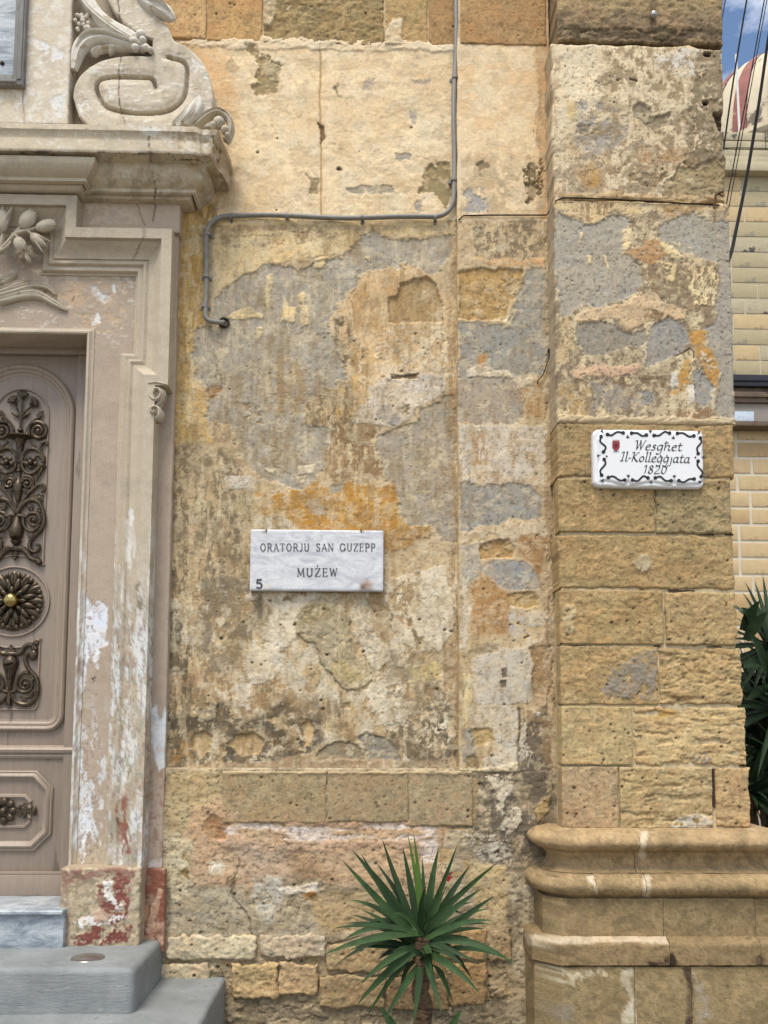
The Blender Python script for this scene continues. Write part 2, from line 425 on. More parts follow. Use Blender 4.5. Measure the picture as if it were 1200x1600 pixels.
mat_wall('plaster', .92, 75, .12, .6, .4, .0040)
mat_wall('stone', .93, 75, .17, .9, .6, .0045)
mat_wall('rough_stone', .95, 75, .22, 1.1, .7, .0052)
mat_wall('painted_stone', .72, 80, .09, .5, .4, .003, .35)
mat_wall('cement_paint', .45, 40, .06, .3, .2, .002, .45)
# ------------------------------------------------------------------ ground
def ground_fn(u, v, X, Z, d): return None
g = MB()
xs = [-300, -6, 6, 300]; ys = [-300, -8, 3, 300]
g.add([(x, y, 0) for y in ys for x in xs], [(j*4+i, j*4+i+1, (j+1)*4+i+1, (j+1)*4+i) for j in range(3) for i in range(3)])
mat_plain('paving', (132, 125, 113), .85, 0, .16, 6, (112, 106, 96), .6, .3, .01)
tag(g.build('ground', MATS['paving'], None, smooth=False), 'pale stone street paving in front of the wall', None, None, 'structure')

# colours read off the photograph
CREAM = (243, 219, 177); PEACH = (228, 188, 136); YEL = (226, 190, 124); GREY = (178, 168, 149); WGREY = (172, 160, 141)
OCHRE = (192, 142, 72); OCHL = (208, 166, 104); BROWN = (134, 108, 74); DIRT = (112, 98, 78); PALE = (222, 207, 184)
STONE = (182, 152, 104); STONE2 = (166, 145, 104); TAN = (210, 185, 144)

# ------------------------------------------------------------------ the wall between door and pilaster
wall = thing('weathered_wall', 'tall peeling wall of cream, ochre and grey plaster between the door and the corner pilaster', 'wall', (0.2, 0.1, 0))
XL, XR = AX(236, 1000, 0), AX(716, 800, 0)         # the recessed panel
ZB = AZ(500, 1203, 0)
def panel_fn(u, v, X, Z, d):
    p = Paint(u, v, TAN, .10, 100)
    low = v > 345
    # upper field: cream limewash
    p.poly([(200, 60), (730, 66), (730, 352), (600, 350), (480, 352), (330, 348), (200, 352)], CREAM, .0015, 3, 9, var=.05)
    p.put(p.noise(.56, 60, 1, 1, .08)*(v < 345), PEACH, 0, .05, .35)
    p.put(p.noise(.60, 24, 2.2, .7)*(v < 345), (216, 186, 142), -.0006, .05, .5)
    p.poly([(280, 60), (352, 70), (372, 130), (350, 220), (352, 330), (280, 330)], (226, 178, 122), 0, 16, 20, a=.75)
    p.poly([(340, 300), (370, 250), (390, 330), (345, 332)], (178, 152, 116), 0, 10, 10, a=.6)
    p.put(p.noise(.675, 13, 1, 1)*(v < 345), (206, 184, 150), -.001, .1, .6)
    p.line([(501, 70), (500, 150), (502, 240), (501, 335)], (196, 160, 112), 1.6, -.0035, 3)
    p.line([(515, 70), (514, 330)], (244, 220, 180), 5, .001, 6, .5)
    p.poly([(497, 190), (508, 196), (508, 212), (500, 226)], (150, 118, 80), -.005)
    p.poly([(280, 62), (500, 60), (720, 70), (720, 82), (600, 80), (480, 76), (400, 80), (280, 68)], (240, 218, 180), .003, 2, 8)
    p.poly([(380, 70), (398, 72), (404, 88), (430, 92), (446, 100), (440, 116), (432, 150), (394, 151), (393, 133), (408, 128), (398, 112), (402, 98), (388, 88)], STONE2, -.004)
    p.poly([(664, 262), (672, 256), (683, 268), (680, 252), (703, 250), (707, 300), (700, 328), (688, 318), (676, 303), (652, 300), (660, 284)], (160, 141, 100), -.004, 1.4, 9)
    p.poly([(478, 270), (486, 279), (498, 277), (496, 304), (483, 305), (486, 290)], (168, 146, 104), -.003, 1.4, 7)
    p.poly([(617, 237), (644, 241), (642, 251), (622, 251)], GREY, -.002, 1.2, 7)
    p.poly([(545, 294), (570, 290), (578, 296), (612, 289), (613, 301), (590, 302), (560, 305), (546, 303)], (176, 164, 140), -.002, 1.2, 9)
    p.poly([(648, 308), (662, 312), (658, 332), (648, 330)], GREY, -.002)
    p.poly([(573, 121), (592, 121), (588, 132), (566, 136)], (206, 184, 160), -.001)
    p.poly([(516, 133), (524, 131), (531, 150), (520, 148)], (160, 146, 118), -.002)
    p.poly([(640, 120), (668, 124), (664, 131), (642, 130)], (190, 172, 150), -.001)
    p.poly([(640, 170), (656, 168), (658, 184), (650, 196)], (182, 170, 152), -.001)
    p.poly([(352, 110), (366, 86), (376, 108), (366, 116)], (202, 176, 136), -.001, 2, 12)
    p.pits(7, (350, 80, 700, 330), 3, (1, 2.6)); p.pits(1, (528, 262, 530, 264), 5, (3.4, 3.6), (40, 30, 22), -.012)
    # ---- lower field
    p.put(p.noise(.50, 46, .6, 1.6)*low, (214, 186, 140), 0, .08, .7)
    p.poly([(330, 348), (710, 350), (708, 372), (690, 362), (650, 376), (590, 362), (570, 370), (540, 395), (430, 415), (380, 428), (345, 460), (335, 430)], (238, 208, 152), .0015, 2, 12)
    p.poly([(345, 362), (480, 350), (560, 356), (520, 375), (430, 392), (350, 385)], (150, 128, 92), 0, 3, 14, (.555, 14, 1.4, .8), .75)
    p.poly([(340, 352), (470, 356), (440, 362), (380, 362)], (196, 160, 118), -.001, 3, 10)
    # left yellow margin
    p.poly([(262, 300), (335, 315), (326, 360), (326, 480), (306, 530), (302, 590), (330, 622), (322, 660), (330, 690), (300, 745), (262, 760)], (216, 178, 108), .0012, 2.5, 16)
    p.poly([(262, 310), (326, 330), (322, 490), (304, 540), (285, 540)], (190, 148, 76), 0, 4, 16, (.50, 16, .35, 3.2), .8)
    p.poly([(290, 470), (304, 500), (306, 640), (288, 700)], (244, 212, 150), .001, 2, 12, (.46, 14, .4, 3.), .9)
    p.poly([(270, 300), (345, 318), (338, 345), (322, 380), (300, 330)], (134, 108, 68), 0, 8, 18, (.47, 14, .6, 1.8), .75)
    # peach arch and pale field on the right
    p.poly([(528, 505), (524, 482), (556, 445), (592, 420), (640, 418), (702, 428), (712, 500), (712, 620), (680, 622), (640, 642), (570, 662), (548, 640), (560, 600), (538, 556)], (220, 186, 138), 0, 4, 18)
    p.poly([(545, 460), (600, 425), (650, 430), (640, 470), (600, 520), (545, 520)], (190, 148, 96), 0, 4, 18, (.50, 12, .5, 2.), .7)
    p.poly([(560, 520), (700, 510), (708, 590), (560, 600)], (236, 214, 176), .001, 3, 16, (.50, 18, 1, 1), .9)
    p.poly([(590, 510), (650, 500), (648, 545), (592, 560)], (206, 160, 100), 0, 4, 16, (.52, 12, 1, 1), .7)
    p.poly([(582, 598), (610, 585), (690, 586), (692, 612), (650, 640), (640, 660), (600, 668), (548, 662), (566, 628)], (226, 210, 188), .0014, 2, 14, var=.05)
    p.poly([(610, 588), (652, 586), (654, 592), (612, 593)], (150, 122, 84), -.005, 1.2, 4)
    p.line([(611, 585), (630, 588), (655, 585)], (96, 76, 52), 1.0, -.004, 3)
    p.poly([(622, 636), (636, 634), (638, 648), (624, 650)], (160, 128, 80), -.004)
    p.poly([(590, 632), (612, 636), (622, 650), (618, 668), (600, 660)], (176, 168, 156), -.001)
    # exposed stone square
    p.poly([(640, 440), (652, 436), (665, 431), (680, 445), (690, 474), (693, 503), (608, 504), (607, 466), (622, 460), (624, 443)], (182, 150, 102), -.006, 1.2, 6, var=.05, wear=.1)
    # brushed brown scars
    p.poly([(503, 505), (540, 488), (568, 548), (562, 572), (512, 562)], (98, 84, 62), 0, 4, 18, (.47, 9, .8, 1.3), .9)
    p.poly([(462, 622), (540, 590), (565, 640), (548, 690), (480, 676), (464, 660)], (116, 94, 62), 0, 4, 18, (.48, 11, .6, 1.8), .85)
    p.poly([(508, 672), (594, 664), (594, 742), (560, 756), (506, 752)], (140, 108, 68), 0, 3, 16, (.42, 12, .7, 1.4), .85)
    p.poly([(545, 540), (590, 560), (560, 650), (520, 660)], (222, 178, 108), 0, 4, 18, (.52, 12, .5, 2), .8)
    # grey cement coats
    gm = dict(h=-.0022, soft=1.3, var=.05, wear=.18)
    p.poly([(338, 474), (350, 455), (380, 430), (410, 414), (440, 416), (470, 418), (500, 412), (530, 402), (546, 385), (570, 370), (582, 358), (600, 368), (650, 378), (690, 362), (704, 366), (704, 396), (690, 420), (672, 430), (640, 416), (610, 421), (590, 421), (566, 431), (545, 456), (526, 480), (512, 505), (512, 522), (525, 545), (536, 588), (520, 606), (490, 620), (474, 634), (468, 660), (500, 668), (512, 668), (513, 706), (500, 742), (490, 762), (440, 760), (398, 746), (375, 722), (370, 690), (360, 670), (330, 664), (322, 650), (332, 622), (326, 600), (306, 585), (300, 556), (306, 520), (330, 505)], GREY, **gm)
    p.poly([(712, 616), (690, 620), (660, 640), (650, 664), (602, 674), (590, 690), (592, 720), (600, 750), (620, 768), (630, 802), (642, 822), (670, 824), (690, 850), (716, 850)], (178, 165, 144), **gm)
    p.poly([(345, 500), (400, 505), (500, 520), (500, 600), (430, 640), (340, 600)], (184, 172, 148), 0, 14, 24, (.50, 30, 1, 1), .55)
    p.poly([(404, 566), (440, 556), (480, 570), (472, 632), (452, 652), (412, 640)], (176, 142, 88), 0, 8, 20, (.47, 16, .7, 1.6), .7)
    p.poly([(400, 668), (470, 672), (470, 730), (400, 726)], (178, 150, 104), 0, 10, 20, (.47, 18, 1, 1), .6)
    p.poly([(640, 700), (712, 690), (712, 800), (640, 790)], (178, 158, 124), 0, 10, 20, (.52, 20, 1, 1), .6)
    p.put(p.noise(.67, 5, 1, 1)*sst(v, 480, 520), (140, 128, 108), -.0015, 0, .6)
    p.poly([(378, 632), (408, 634), (410, 662), (384, 664)], (168, 136, 94), -.002, 2, 12, (.5, 8, 1.5, .8), .8)
    for q in ([(415, 432), (426, 428), (424, 452), (420, 484), (414, 470)], [(464, 462), (474, 452), (474, 476), (468, 470)], [(440, 486), (446, 460), (452, 480), (462, 478), (460, 504), (438, 502)],
              [(466, 476), (480, 474), (484, 505), (470, 510)], [(346, 500), (366, 488), (388, 478), (398, 488), (414, 490), (410, 497), (372, 500)], [(490, 408), (512, 402), (500, 424), (490, 420)], [(570, 402), (578, 398), (578, 416)], [(622, 410), (636, 408), (632, 424)], [(400, 512), (412, 508), (410, 530), (402, 534)]):
        p.poly(q, (240, 212, 156), .0024, 1.2, 7)
    p.poly([(330, 595), (346, 606), (336, 630), (322, 622)], (166, 124, 76), -.002, 3, 12)
    for q in ([(466, 728), (492, 726), (490, 740), (466, 740)], [(462, 744), (480, 742), (476, 754), (464, 752)], [(412, 732), (430, 734), (428, 742)]):
        p.poly(q, (238, 222, 188), .002, 1.2, 5)
    # ochre band above the plaque
    p.poly([(422, 772), (490, 757), (520, 758), (612, 754), (622, 778), (630, 814), (642, 823), (672, 824), (668, 842), (640, 853), (598, 862), (560, 840), (480, 842), (466, 816), (450, 800), (430, 788)], (190, 138, 62), .001, 2, 14, var=.14)
    p.poly([(400, 762), (442, 770), (474, 800), (460, 828), (400, 806)], (200, 158, 92), 0, 4, 18, (.46, 14, 1, 1), .8)
    p.poly([(500, 765), (620, 760), (630, 820), (500, 828)], (222, 180, 106), 0, 4, 18, (.55, 8, .6, 1.4), .6)
    p.poly([(480, 780), (505, 778), (508, 815), (486, 812)], (186, 174, 152), 0, 2, 12, (.45, 8, 1, 1), .9)
    p.poly([(515, 755), (540, 752), (535, 768), (515, 770)], (168, 156, 136), -.001, 2, 8)
    # left lower: grimy
    p.poly([(262, 690), (372, 690), (402, 762), (412, 830), (392, 950), (262, 980)], (192, 168, 128), 0, 6, 20, None, .9)
    p.poly([(262, 700), (340, 690), (372, 720), (392, 790), (386, 860), (390, 960), (300, 980), (262, 960)], (116, 102, 80), 0, 6, 20, (.475, 13, .7, 1.5), .85)
    p.poly([(285, 740), (320, 740), (312, 960), (285, 960)], (214, 190, 150), .001, 3, 16, (.50, 16, .4, 2.4), .8)
    p.poly([(350, 742), (402, 752), (398, 768), (352, 766)], (216, 202, 180), .001, 2, 12)
    p.poly([(395, 800), (440, 802), (470, 826), (396, 830)], (214, 198, 168), .001, 2, 12, (.42, 12, 1, 1))
    # below the plaque
    lo = sst(v, 900, 930)
    p.put(p.noise(.49, 40, .8, 1.2)*lo, (206, 180, 136), 0, .08, .8)
    p.put(p.noise(.555, 22, .8, 1.1)*lo, (126, 108, 80), 0, .08, .75)
    p.put(p.noise(.57, 17, .9, 1.2)*lo, (168, 136, 94), -.0008, .08, .55)
    p.put(p.noise(.545, 30, .9, 1.1, .03)*lo, (220, 206, 178), .001, .05, .85)
    p.poly([(438, 928), (520, 926), (480, 950), (462, 975), (466, 1000), (440, 1010), (410, 1000), (420, 960)], (228, 215, 190), .0016, 2, 14, (.35, 16, 1, 1), wear=.15)
    p.poly([(400, 1000), (440, 1010), (430, 1060), (400, 1070), (395, 1110), (360, 1100), (380, 1040)], (220, 208, 184), .0014, 2, 14, (.39, 14, 1, 1), wear=.15)
    p.poly([(600, 905), (712, 880), (714, 960), (690, 1022), (650, 1018), (612, 985), (602, 940)], (230, 214, 184), .0016, 2, 16, (.41, 24, .7, 1.5), wear=.15)
    p.poly([(556, 985), (572, 978), (606, 1010), (640, 1100), (640, 1140), (590, 1130), (570, 1080), (585, 1050)], (226, 212, 184), .0016, 2, 16, (.385, 20, 1, 1), wear=.15)
    p.poly([(606, 925), (640, 905), (660, 940), (650, 985), (620, 960)], (176, 144, 96), -.001, 2, 14, (.46, 12, 1, 1), .8)
    p.poly([(632, 1040), (680, 1036), (690, 1060), (640, 1068)], (228, 204, 140), .001, 2, 12)
    p.poly([(600, 1020), (640, 1030), (700, 1070), (700, 1110), (610, 1110)], (158, 140, 112), 0, 4, 18, (.47, 16, .8, 1.4), .8)
    tm = [(458, 970), (468, 946), (500, 932), (532, 944), (546, 970), (551, 1020), (576, 1034), (581, 1060), (562, 1078), (536, 1076), (514, 1050), (500, 1028), (490, 1008), (464, 990)]
    p.poly(tm, (176, 160, 126), .004, 1.6, 8, var=.08)
    p.poly([(470, 950), (500, 936), (530, 946), (500, 970), (470, 976)], (162, 142, 96), 0, 6, 12, None, .8)
    p.poly([(520, 1035), (560, 1030), (572, 1058), (545, 1070), (520, 1055)], (208, 184, 126), 0, 5, 12, (.42, 10, 1, 1), .8)
    p.line(tm+tm[:1], (138, 120, 88), .8, -.002, 8, .6)
    p.poly([(270, 1060), (330, 1020), (420, 1040), (470, 1090), (590, 1090), (600, 1150), (420, 1140), (270, 1150)], (178, 142, 96), 0, 10, 24, (.50, 20, 1, 1), .6)
    p.poly([(318, 905), (412, 905), (420, 960), (384, 1005), (360, 1060), (310, 1050)], (134, 120, 98), 0, 6, 20, (.41, 20, .8, 1.2), .8, wear=.15)
    p.poly([(470, 1090), (540, 1085), (545, 1130), (480, 1140)], (120, 106, 84), 0, 6, 18, (.43, 14, 1, 1), .7)
    p.poly([(262, 1120), (330, 1098), (400, 1118), (446, 1086), (500, 1120), (500, 1170), (430, 1205), (262, 1205)], (84, 75, 61), 0, 8, 24, (.435, 22, 1.3, .9), .9, wear=.1)
    p.poly([(600, 1130), (715, 1090), (716, 1205), (620, 1205)], (92, 82, 67), 0, 8, 20, (.435, 18, 1, 1), .88, wear=.1)
    p.poly([(262, 960), (300, 940), (296, 1190), (262, 1205)], (90, 80, 62), 0, 6, 16, (.43, 16, .5, 2.5), .85)
    p.poly([(262, 1150), (300, 1150), (300, 1200), (262, 1200)], (180, 134, 72), 0, 6, 14, (.45, 12, 1, 1), .8)
    p.poly([(640, 1125), (690, 1110), (712, 1150), (690, 1175), (650, 1160)], (228, 214, 186), .001, 2, 12, (.53, 6, .8, 1.4))
    for q in ([(302, 1146), (320, 1140), (331, 1150), (328, 1172), (310, 1184), (302, 1166)], [(352, 1162), (372, 1150), (396, 1142), (413, 1160), (404, 1180), (376, 1182)], [(470, 1132), (484, 1124), (491, 1138), (484, 1162), (474, 1164)], [(536, 1098), (546, 1096), (546, 1108), (538, 1108)]):
        p.poly(q, (202, 170, 120), -.006, 1.3, 7, wear=0)
    p.poly([(494, 1180), (512, 1164), (530, 1158), (556, 1160), (572, 1176), (570, 1188), (500, 1190)], (150, 138, 112), -.003, 1.5, 9)
    p.poly([(560, 1150), (578, 1145), (602, 1150), (620, 1172), (628, 1192), (576, 1192), (572, 1172)], (150, 143, 128), -.003, 1.5, 9)
    p.poly([(470, 1178), (560, 1186), (640, 1190), (712, 1184), (716, 1206), (262, 1206), (300, 1196), (420, 1190)], (178, 152, 118), .001, 3, 8)
    p.pits(34, (300, 935, 705, 1180), 8, (1., 3.2), (84, 66, 44), -.007)
    p.pits(26, (320, 520, 700, 820), 9, (.9, 2.4), (100, 80, 56), -.005)
    # right margin, rubbed brown
    p.poly([(700, 345), (720, 345), (722, 1205), (704, 1205), (702, 900)], (168, 136, 92), 0, 2, 8, (.44, 14, .5, 2.6), .8)
    p.put((v > 352)*p.noise(.58, 11, .7, 1.5, .07), (142, 118, 84), 0, .05, .32)
    p.put((v > 352)*p.noise(.60, 12, 1.2, .9, .05), (226, 208, 172), .0006, .05, .40)
    p.put((v > 352)*p.noise(.56, 34, 1, 1, .07), (166, 146, 112), 0, .05, .30)
    p.put((v > 352)*p.noise(.66, 4.5, 1, 1, .03), (92, 76, 52), -.001, .05, .3)
    zone = p.noise(.54, 70, 1, 1.3, .06)
    p.put((v > 352)*zone*p.noise(.585, 26, .36, 2.6, .06), (146, 118, 78), 0, .05, .45)
    p.put((v > 352)*(1-zone)*p.noise(.62, 22, .4, 2.4, .05), (232, 212, 172), 0, .05, .35)
    for L in ([(700, 470), (690, 520), (696, 560), (686, 600), (694, 640)], [(560, 420), (548, 470), (556, 520)], [(620, 840), (640, 846), (676, 842)], [(600, 905), (612, 930), (640, 925), (660, 940), (690, 936)], [(560, 985), (575, 992), (590, 985), (604, 1002)], [(345, 366), (400, 370), (440, 362), (480, 366)], [(330, 560), (350, 600), (344, 640)], [(420, 690), (440, 705), (430, 730), (460, 742)], [(660, 1090), (670, 1060), (690, 1040)], [(500, 1175), (520, 1160), (560, 1156), (590, 1146)]):
        p.line(L, (112, 90, 62), .45, -.0035, 14, .75)
    # trowel unevenness, slight bow
    p.h += (fbm(X/.22, Z/.22, 3, 7)-.5)*.012 + (fbm(X/.035, Z/.03, 3, 9)-.5)*.003
    return p.col, p.h
relief('plaster_panel', [(XL, ZB), (XR, ZB), (XR, 6.0), (XL, 6.0)][::-1], 0, .12, .0042, panel_fn, MATS['plaster'], wall)

# stepped strip beside the pilaster
XS0, XS1 = AX(716, 800, -.035), AX(868, 800, -.035)
def strip_fn(u, v, X, Z, d):
    p = Paint(u, v, (206, 180, 138), .10, 300)
    p.poly([(700, 60), (880, 60), (880, 345), (700, 345)], (240, 214, 172), .001, 3, 8, var=.05)
    p.put(p.noise(.55, 40, 1, .6, .06)*(v < 340), (230, 192, 142), 0, .05, .6)
    p.poly([(836, 60), (880, 60), (880, 345), (842, 345)], (206, 162, 112), 0, 3, 8, None, .8)
    p.poly([(830, 80), (842, 110), (850, 190), (842, 250), (834, 200), (838, 130)], (170, 146, 112), 0, 3, 14, (.46, 8, .5, 2), .8)
    p.poly([(720, 240), (850, 240), (850, 332), (720, 332)], (196, 172, 134), 0, 4, 18, (.50, 16, 1, 1), .8)
    p.poly([(820, 262), (846, 252), (850, 300), (818, 318)], (146, 126, 92), -.005, 2, 16, (.42, 10, 1, 1))
    p.poly([(724, 300), (750, 290), (766, 306), (760, 332), (726, 332)], (176, 170, 160), -.0015, 2, 14, (.43, 12, 1, 1))
    p.poly([(738, 260), (752, 254), (764, 268), (744, 270)], (166, 140, 104), -.003)
    p.poly([(738, 350), (800, 345), (848, 342), (850, 400), (800, 408), (740, 400)], (124, 108, 86), 0, 3, 18, (.465, 9, .8, 1.1), .85)
    p.poly([(740, 408), (790, 416), (810, 412), (850, 418), (850, 405), (740, 402)], (226, 178, 124), .001, 2, 10)
    p.poly([(716, 424), (740, 418), (814, 418), (818, 450), (812, 462), (800, 470), (792, 500), (760, 498), (716, 496)], (194, 156, 96), -.004, 1.4, 8, var=.06)
    G = dict(h=-.0015, soft=1.4, warp=12, var=.05, wear=.18)
    p.poly([(820, 424), (852, 418), (858, 560), (846, 592), (718, 592), (716, 500), (794, 506), (806, 470)], (165, 160, 147), **G)
    p.poly([(788, 498), (798, 480), (808, 484), (800, 508), (788, 512)], (232, 208, 162), .002, 1.2, 7)
    p.poly([(744, 552), (762, 548), (760, 572), (748, 574)], (190, 144, 92), 0, 3, 10)
    p.poly([(728, 578), (756, 566), (770, 578), (798, 582), (800, 590), (732, 590)], (232, 212, 180), .002, 1.3, 7)
    p.poly([(716, 590), (800, 592), (818, 624), (824, 650), (800, 664), (716, 664)], (176, 162, 142), **G)
    p.poly([(800, 592), (852, 588), (852, 660), (826, 650), (818, 620)], (186, 146, 96), 0, 3, 14, (.42, 14, .6, 1.6), .9)
    p.poly([(800, 586), (840, 584), (836, 604), (806, 606)], (226, 204, 170), .001, 2, 10)
    p.poly([(718, 666), (850, 664), (852, 756), (720, 756)], (220, 206, 184), .001, 2, 10, var=.05)
    p.poly([(734, 672), (766, 674), (764, 730), (740, 734)], (184, 138, 84), 0, 4, 14, (.46, 10, .5, 2), .8)
    p.poly([(796, 676), (812, 680), (806, 730), (796, 720)], (188, 148, 98), 0, 4, 12, (.47, 10, .5, 2), .8)
    p.poly([(820, 706), (834, 704), (834, 722), (822, 722)], (170, 126, 74), 0, 4, 10, None, .7)
    p.poly([(742, 736), (850, 738), (850, 756), (742, 756)], (206, 176, 134), 0, 4, 12, (.46, 10, 1, 1), .8)
    p.poly([(718, 758), (780, 755), (828, 756), (850, 776), (846, 808), (792, 814), (762, 820), (718, 828)], (164, 160, 150), **G)
    p.poly([(718, 828), (856, 812), (856, 850), (720, 850)], (216, 196, 164), .001, 2, 14, (.40, 14, 1, 1))
    p.poly([(810, 838), (852, 836), (850, 894), (838, 906), (826, 884), (812, 870)], (168, 126, 78), 0, 3, 12, None, .85)
    p.poly([(748, 852), (762, 848), (778, 842), (796, 842), (806, 856), (800, 872), (752, 874)], (186, 150, 98), -.006, 1.4, 6)
    p.poly([(720, 850), (748, 850), (752, 900), (735, 920), (720, 910)], (188, 178, 160), 0, 2, 12)
    p.poly([(746, 886), (772, 876), (816, 878), (839, 900), (840, 922), (796, 922), (774, 906)], (166, 162, 154), -.001, 1.4, 8, var=.05)
    p.poly([(740, 908), (766, 900), (794, 926), (796, 990), (742, 1000), (736, 960)], (190, 144, 90), 0, 3, 14)
    p.poly([(745, 942), (790, 940), (790, 966), (745, 968)], (222, 182, 132), 0, 4, 12, (.45, 12, 1.6, .7), .8)
    p.poly([(792, 930), (806, 925), (836, 925), (840, 946), (826, 950), (796, 948)], (194, 160, 100), -.005, 1.4, 6)
    p.poly([(794, 950), (822, 952), (818, 992), (798, 994)], (196, 190, 178), 0, 3, 12, (.44, 8, 1, 1))
    p.poly([(820, 960), (856, 950), (856, 1000), (822, 1010)], (224, 208, 180), .001, 2, 12, (.42, 12, 1, 1))
    p.poly([(722, 900), (738, 905), (734, 1010), (722, 1010)], (222, 206, 178), .001, 2, 12, (.45, 12, .6, 2))
    p.poly([(732, 1010), (790, 1004), (780, 1018), (742, 1022)], (150, 132, 104), 0, 3, 12, (.44, 10, 1, 1), .8)
    p.poly([(742, 1026), (772, 1016), (800, 1012), (830, 1010), (830, 1092), (800, 1102), (744, 1102), (738, 1060)], (210, 197, 174), .0014, 2, 12, var=.08)
    p.poly([(828, 1012), (858, 1010), (858, 1080), (830, 1084)], (176, 142, 98), -.003, 2, 12)
    p.poly([(784, 1046), (792, 1044), (794, 1058), (786, 1060)], (126, 112, 96), -.003, 1.2, 5); p.poly([(783, 1064), (792, 1062), (791, 1074), (783, 1075)], (120, 108, 94), -.002, 1.2, 4)
    p.poly([(722, 1050), (738, 1056), (736, 1106), (724, 1140)], (226, 204, 152), .001, 1.4, 8)
    p.poly([(730, 1105), (774, 1102), (772, 1140), (735, 1140)], (216, 198, 168), .001, 2, 10)
    p.poly([(734, 1142), (770, 1138), (768, 1160), (740, 1168)], (200, 168, 110), -.003, 2, 10)
    p.poly([(722, 1140), (736, 1142), (750, 1180), (722, 1190)], (158, 150, 136), 0, 2, 12)
    p.poly([(724, 1182), (746, 1180), (750, 1206), (726, 1208)], (146, 126, 86), -.002, 2, 9)
    p.poly([(772, 1104), (806, 1104), (808, 1198), (790, 1206), (760, 1206), (756, 1190), (772, 1170)], (214, 201, 178), .0014, 2, 12)
    p.poly([(814, 1108), (858, 1100), (862, 1300), (800, 1300), (812, 1206)], (104, 94, 82), -.001, 2, 12, (.40, 24, .8, 1.4), .92)
    p.line([(810, 1106), (811, 1200)], (100, 96, 84), 1.8, -.004, 4)
    p.poly([(820, 1104), (846, 1106), (850, 1130), (826, 1128)], (168, 140, 106), .002, 1.5, 8); p.poly([(834, 1110), (846, 1112), (842, 1122)], (214, 216, 214), .002, 1.2, 5)
    p.poly([(812, 1130), (826, 1126), (822, 1160), (836, 1180), (826, 1200), (812, 1190)], (216, 202, 176), .002, 1.4, 12, (.42, 10, .6, 1.8))
    p.poly([(846, 1120), (862, 1120), (862, 1200), (850, 1190)], (150, 124, 90), .001, 2, 10)
    p.poly([(716, 1200), (790, 1196), (812, 1192), (806, 1208), (720, 1214)], (222, 202, 160), .003, 1.4, 8)
    p.pits(22, (722, 500, 850, 920), 4, (.9, 2), (96, 86, 70), -.004); p.pits(14, (722, 920, 850, 1200), 6, (1, 2.6), (90, 74, 54), -.006)
    p.poly([(850, 345), (880, 345), (884, 1120), (852, 1100)], (176, 150, 114), .003, 3, 8, (.40, 16, .5, 2.5), .9)
    p.put((v > 345)*p.noise(.58, 11, .7, 1.5, .07), (142, 118, 84), 0, .05, .32)
    p.put((v > 345)*p.noise(.60, 12, 1.2, .9, .05), (226, 208, 172), .0006, .05, .40)
    p.put((v > 345)*p.noise(.665, 4.5, 1, 1, .03), (92, 78, 56), -.001, .05, .5)
    p.put((v > 345)*p.noise(.54, 60, 1, 1.3, .06)*p.noise(.58, 24, .38, 2.6, .06), (150, 122, 80), 0, .05, .4)
    p.h += (fbm(X/.2, Z/.2, 3, 17)-.5)*.008 + (fbm(X/.035, Z/.03, 3, 19)-.5)*.003
    return p.col, p.h
ZS = AZ(780, 1207, -.035)
relief('plaster_strip', [(XS0, 6.0), (XS1, 6.0), (XS1, ZS), (XS0, ZS)], -.035, .1, .0042, strip_fn, MATS['plaster'], wall, warp=.004, wsc=.12, rnd=.012, seed=4)

# ---- ashlar
def stone_fn(base, seed, rough=.003, wave=0.0, extra=None, pits=6, dark=.0):
    def fn(u, v, X, Z, d):
        p = Paint(u, v, base, .08, seed, .09)
        p.put(p.noise(.56, 16, 1.2, .8, .06), tuple(np.array(base)*.86), 0, .05, .7)
        p.put(p.noise(.57, 11, 1, 1, .05), tuple(np.minimum(255, np.array(base)*1.10+6)), .0006, .05, .55)
        b_ = np.array(base, float); p.put(p.noise(.50, 26, 1.1, .9, .07), tuple(np.minimum(255, b_*np.array([1.05, .985, .95]))), 0, .05, .6); p.put(p.noise(.58, 34, 1.2, .8, .06), tuple(np.minimum(255, b_*np.array([1.07, 1.05, 1.03]))), 0, .05, .6)
        if dark: p.put(p.noise(.5, 14, 1.3, .8, .05), tuple(np.array(base)*.62), -.002, .05, dark)
        p.put(p.noise(.655, 4, 1, 1, .03), tuple(np.array(base)*.66), -.0012, .05, .6)
        if pits: p.pits(pits, (u.min(), v.min(), u.max(), v.max()), seed, (.9, 2.6), (84, 66, 42), -.007)
        if extra: extra(p)
        p.h += (fbm(X/.024, Z/.018, 4, seed, .62)-.5)*2.0*rough + (fbm(X/.09, Z/.07, 3, seed+1)-.5)*1.6*rough
        if wave:
            n = fbm(X/.09+seed, Z/.026+.6*fbm(X/.1, Z/.1, 2, seed), 4, seed+3, .62); p.h += -wave*sst(n, .50, .70)*(.35+1.1*fbm(X/.15, Z/.15, 2, seed+8))
        return p.col, p.h
    return fn
def block(u0, v0, u1, v1, Y, base, seed, parent, rough=.003, wave=0.0, proud=.008, rnd=.005, warp=.005, step=.006, extra=None, pits=6, mat='stone', dark=0., name='stone_block', vr=None, ur=None, back=None):
    return relief(name, wrect(u0, v0, u1, v1, Y, vr, ur), Y-proud, Y+.06 if back is None else back, step, stone_fn(base, seed, rough, wave, extra, pits, dark), MATS[mat], parent, warp, .05, rnd, seed)

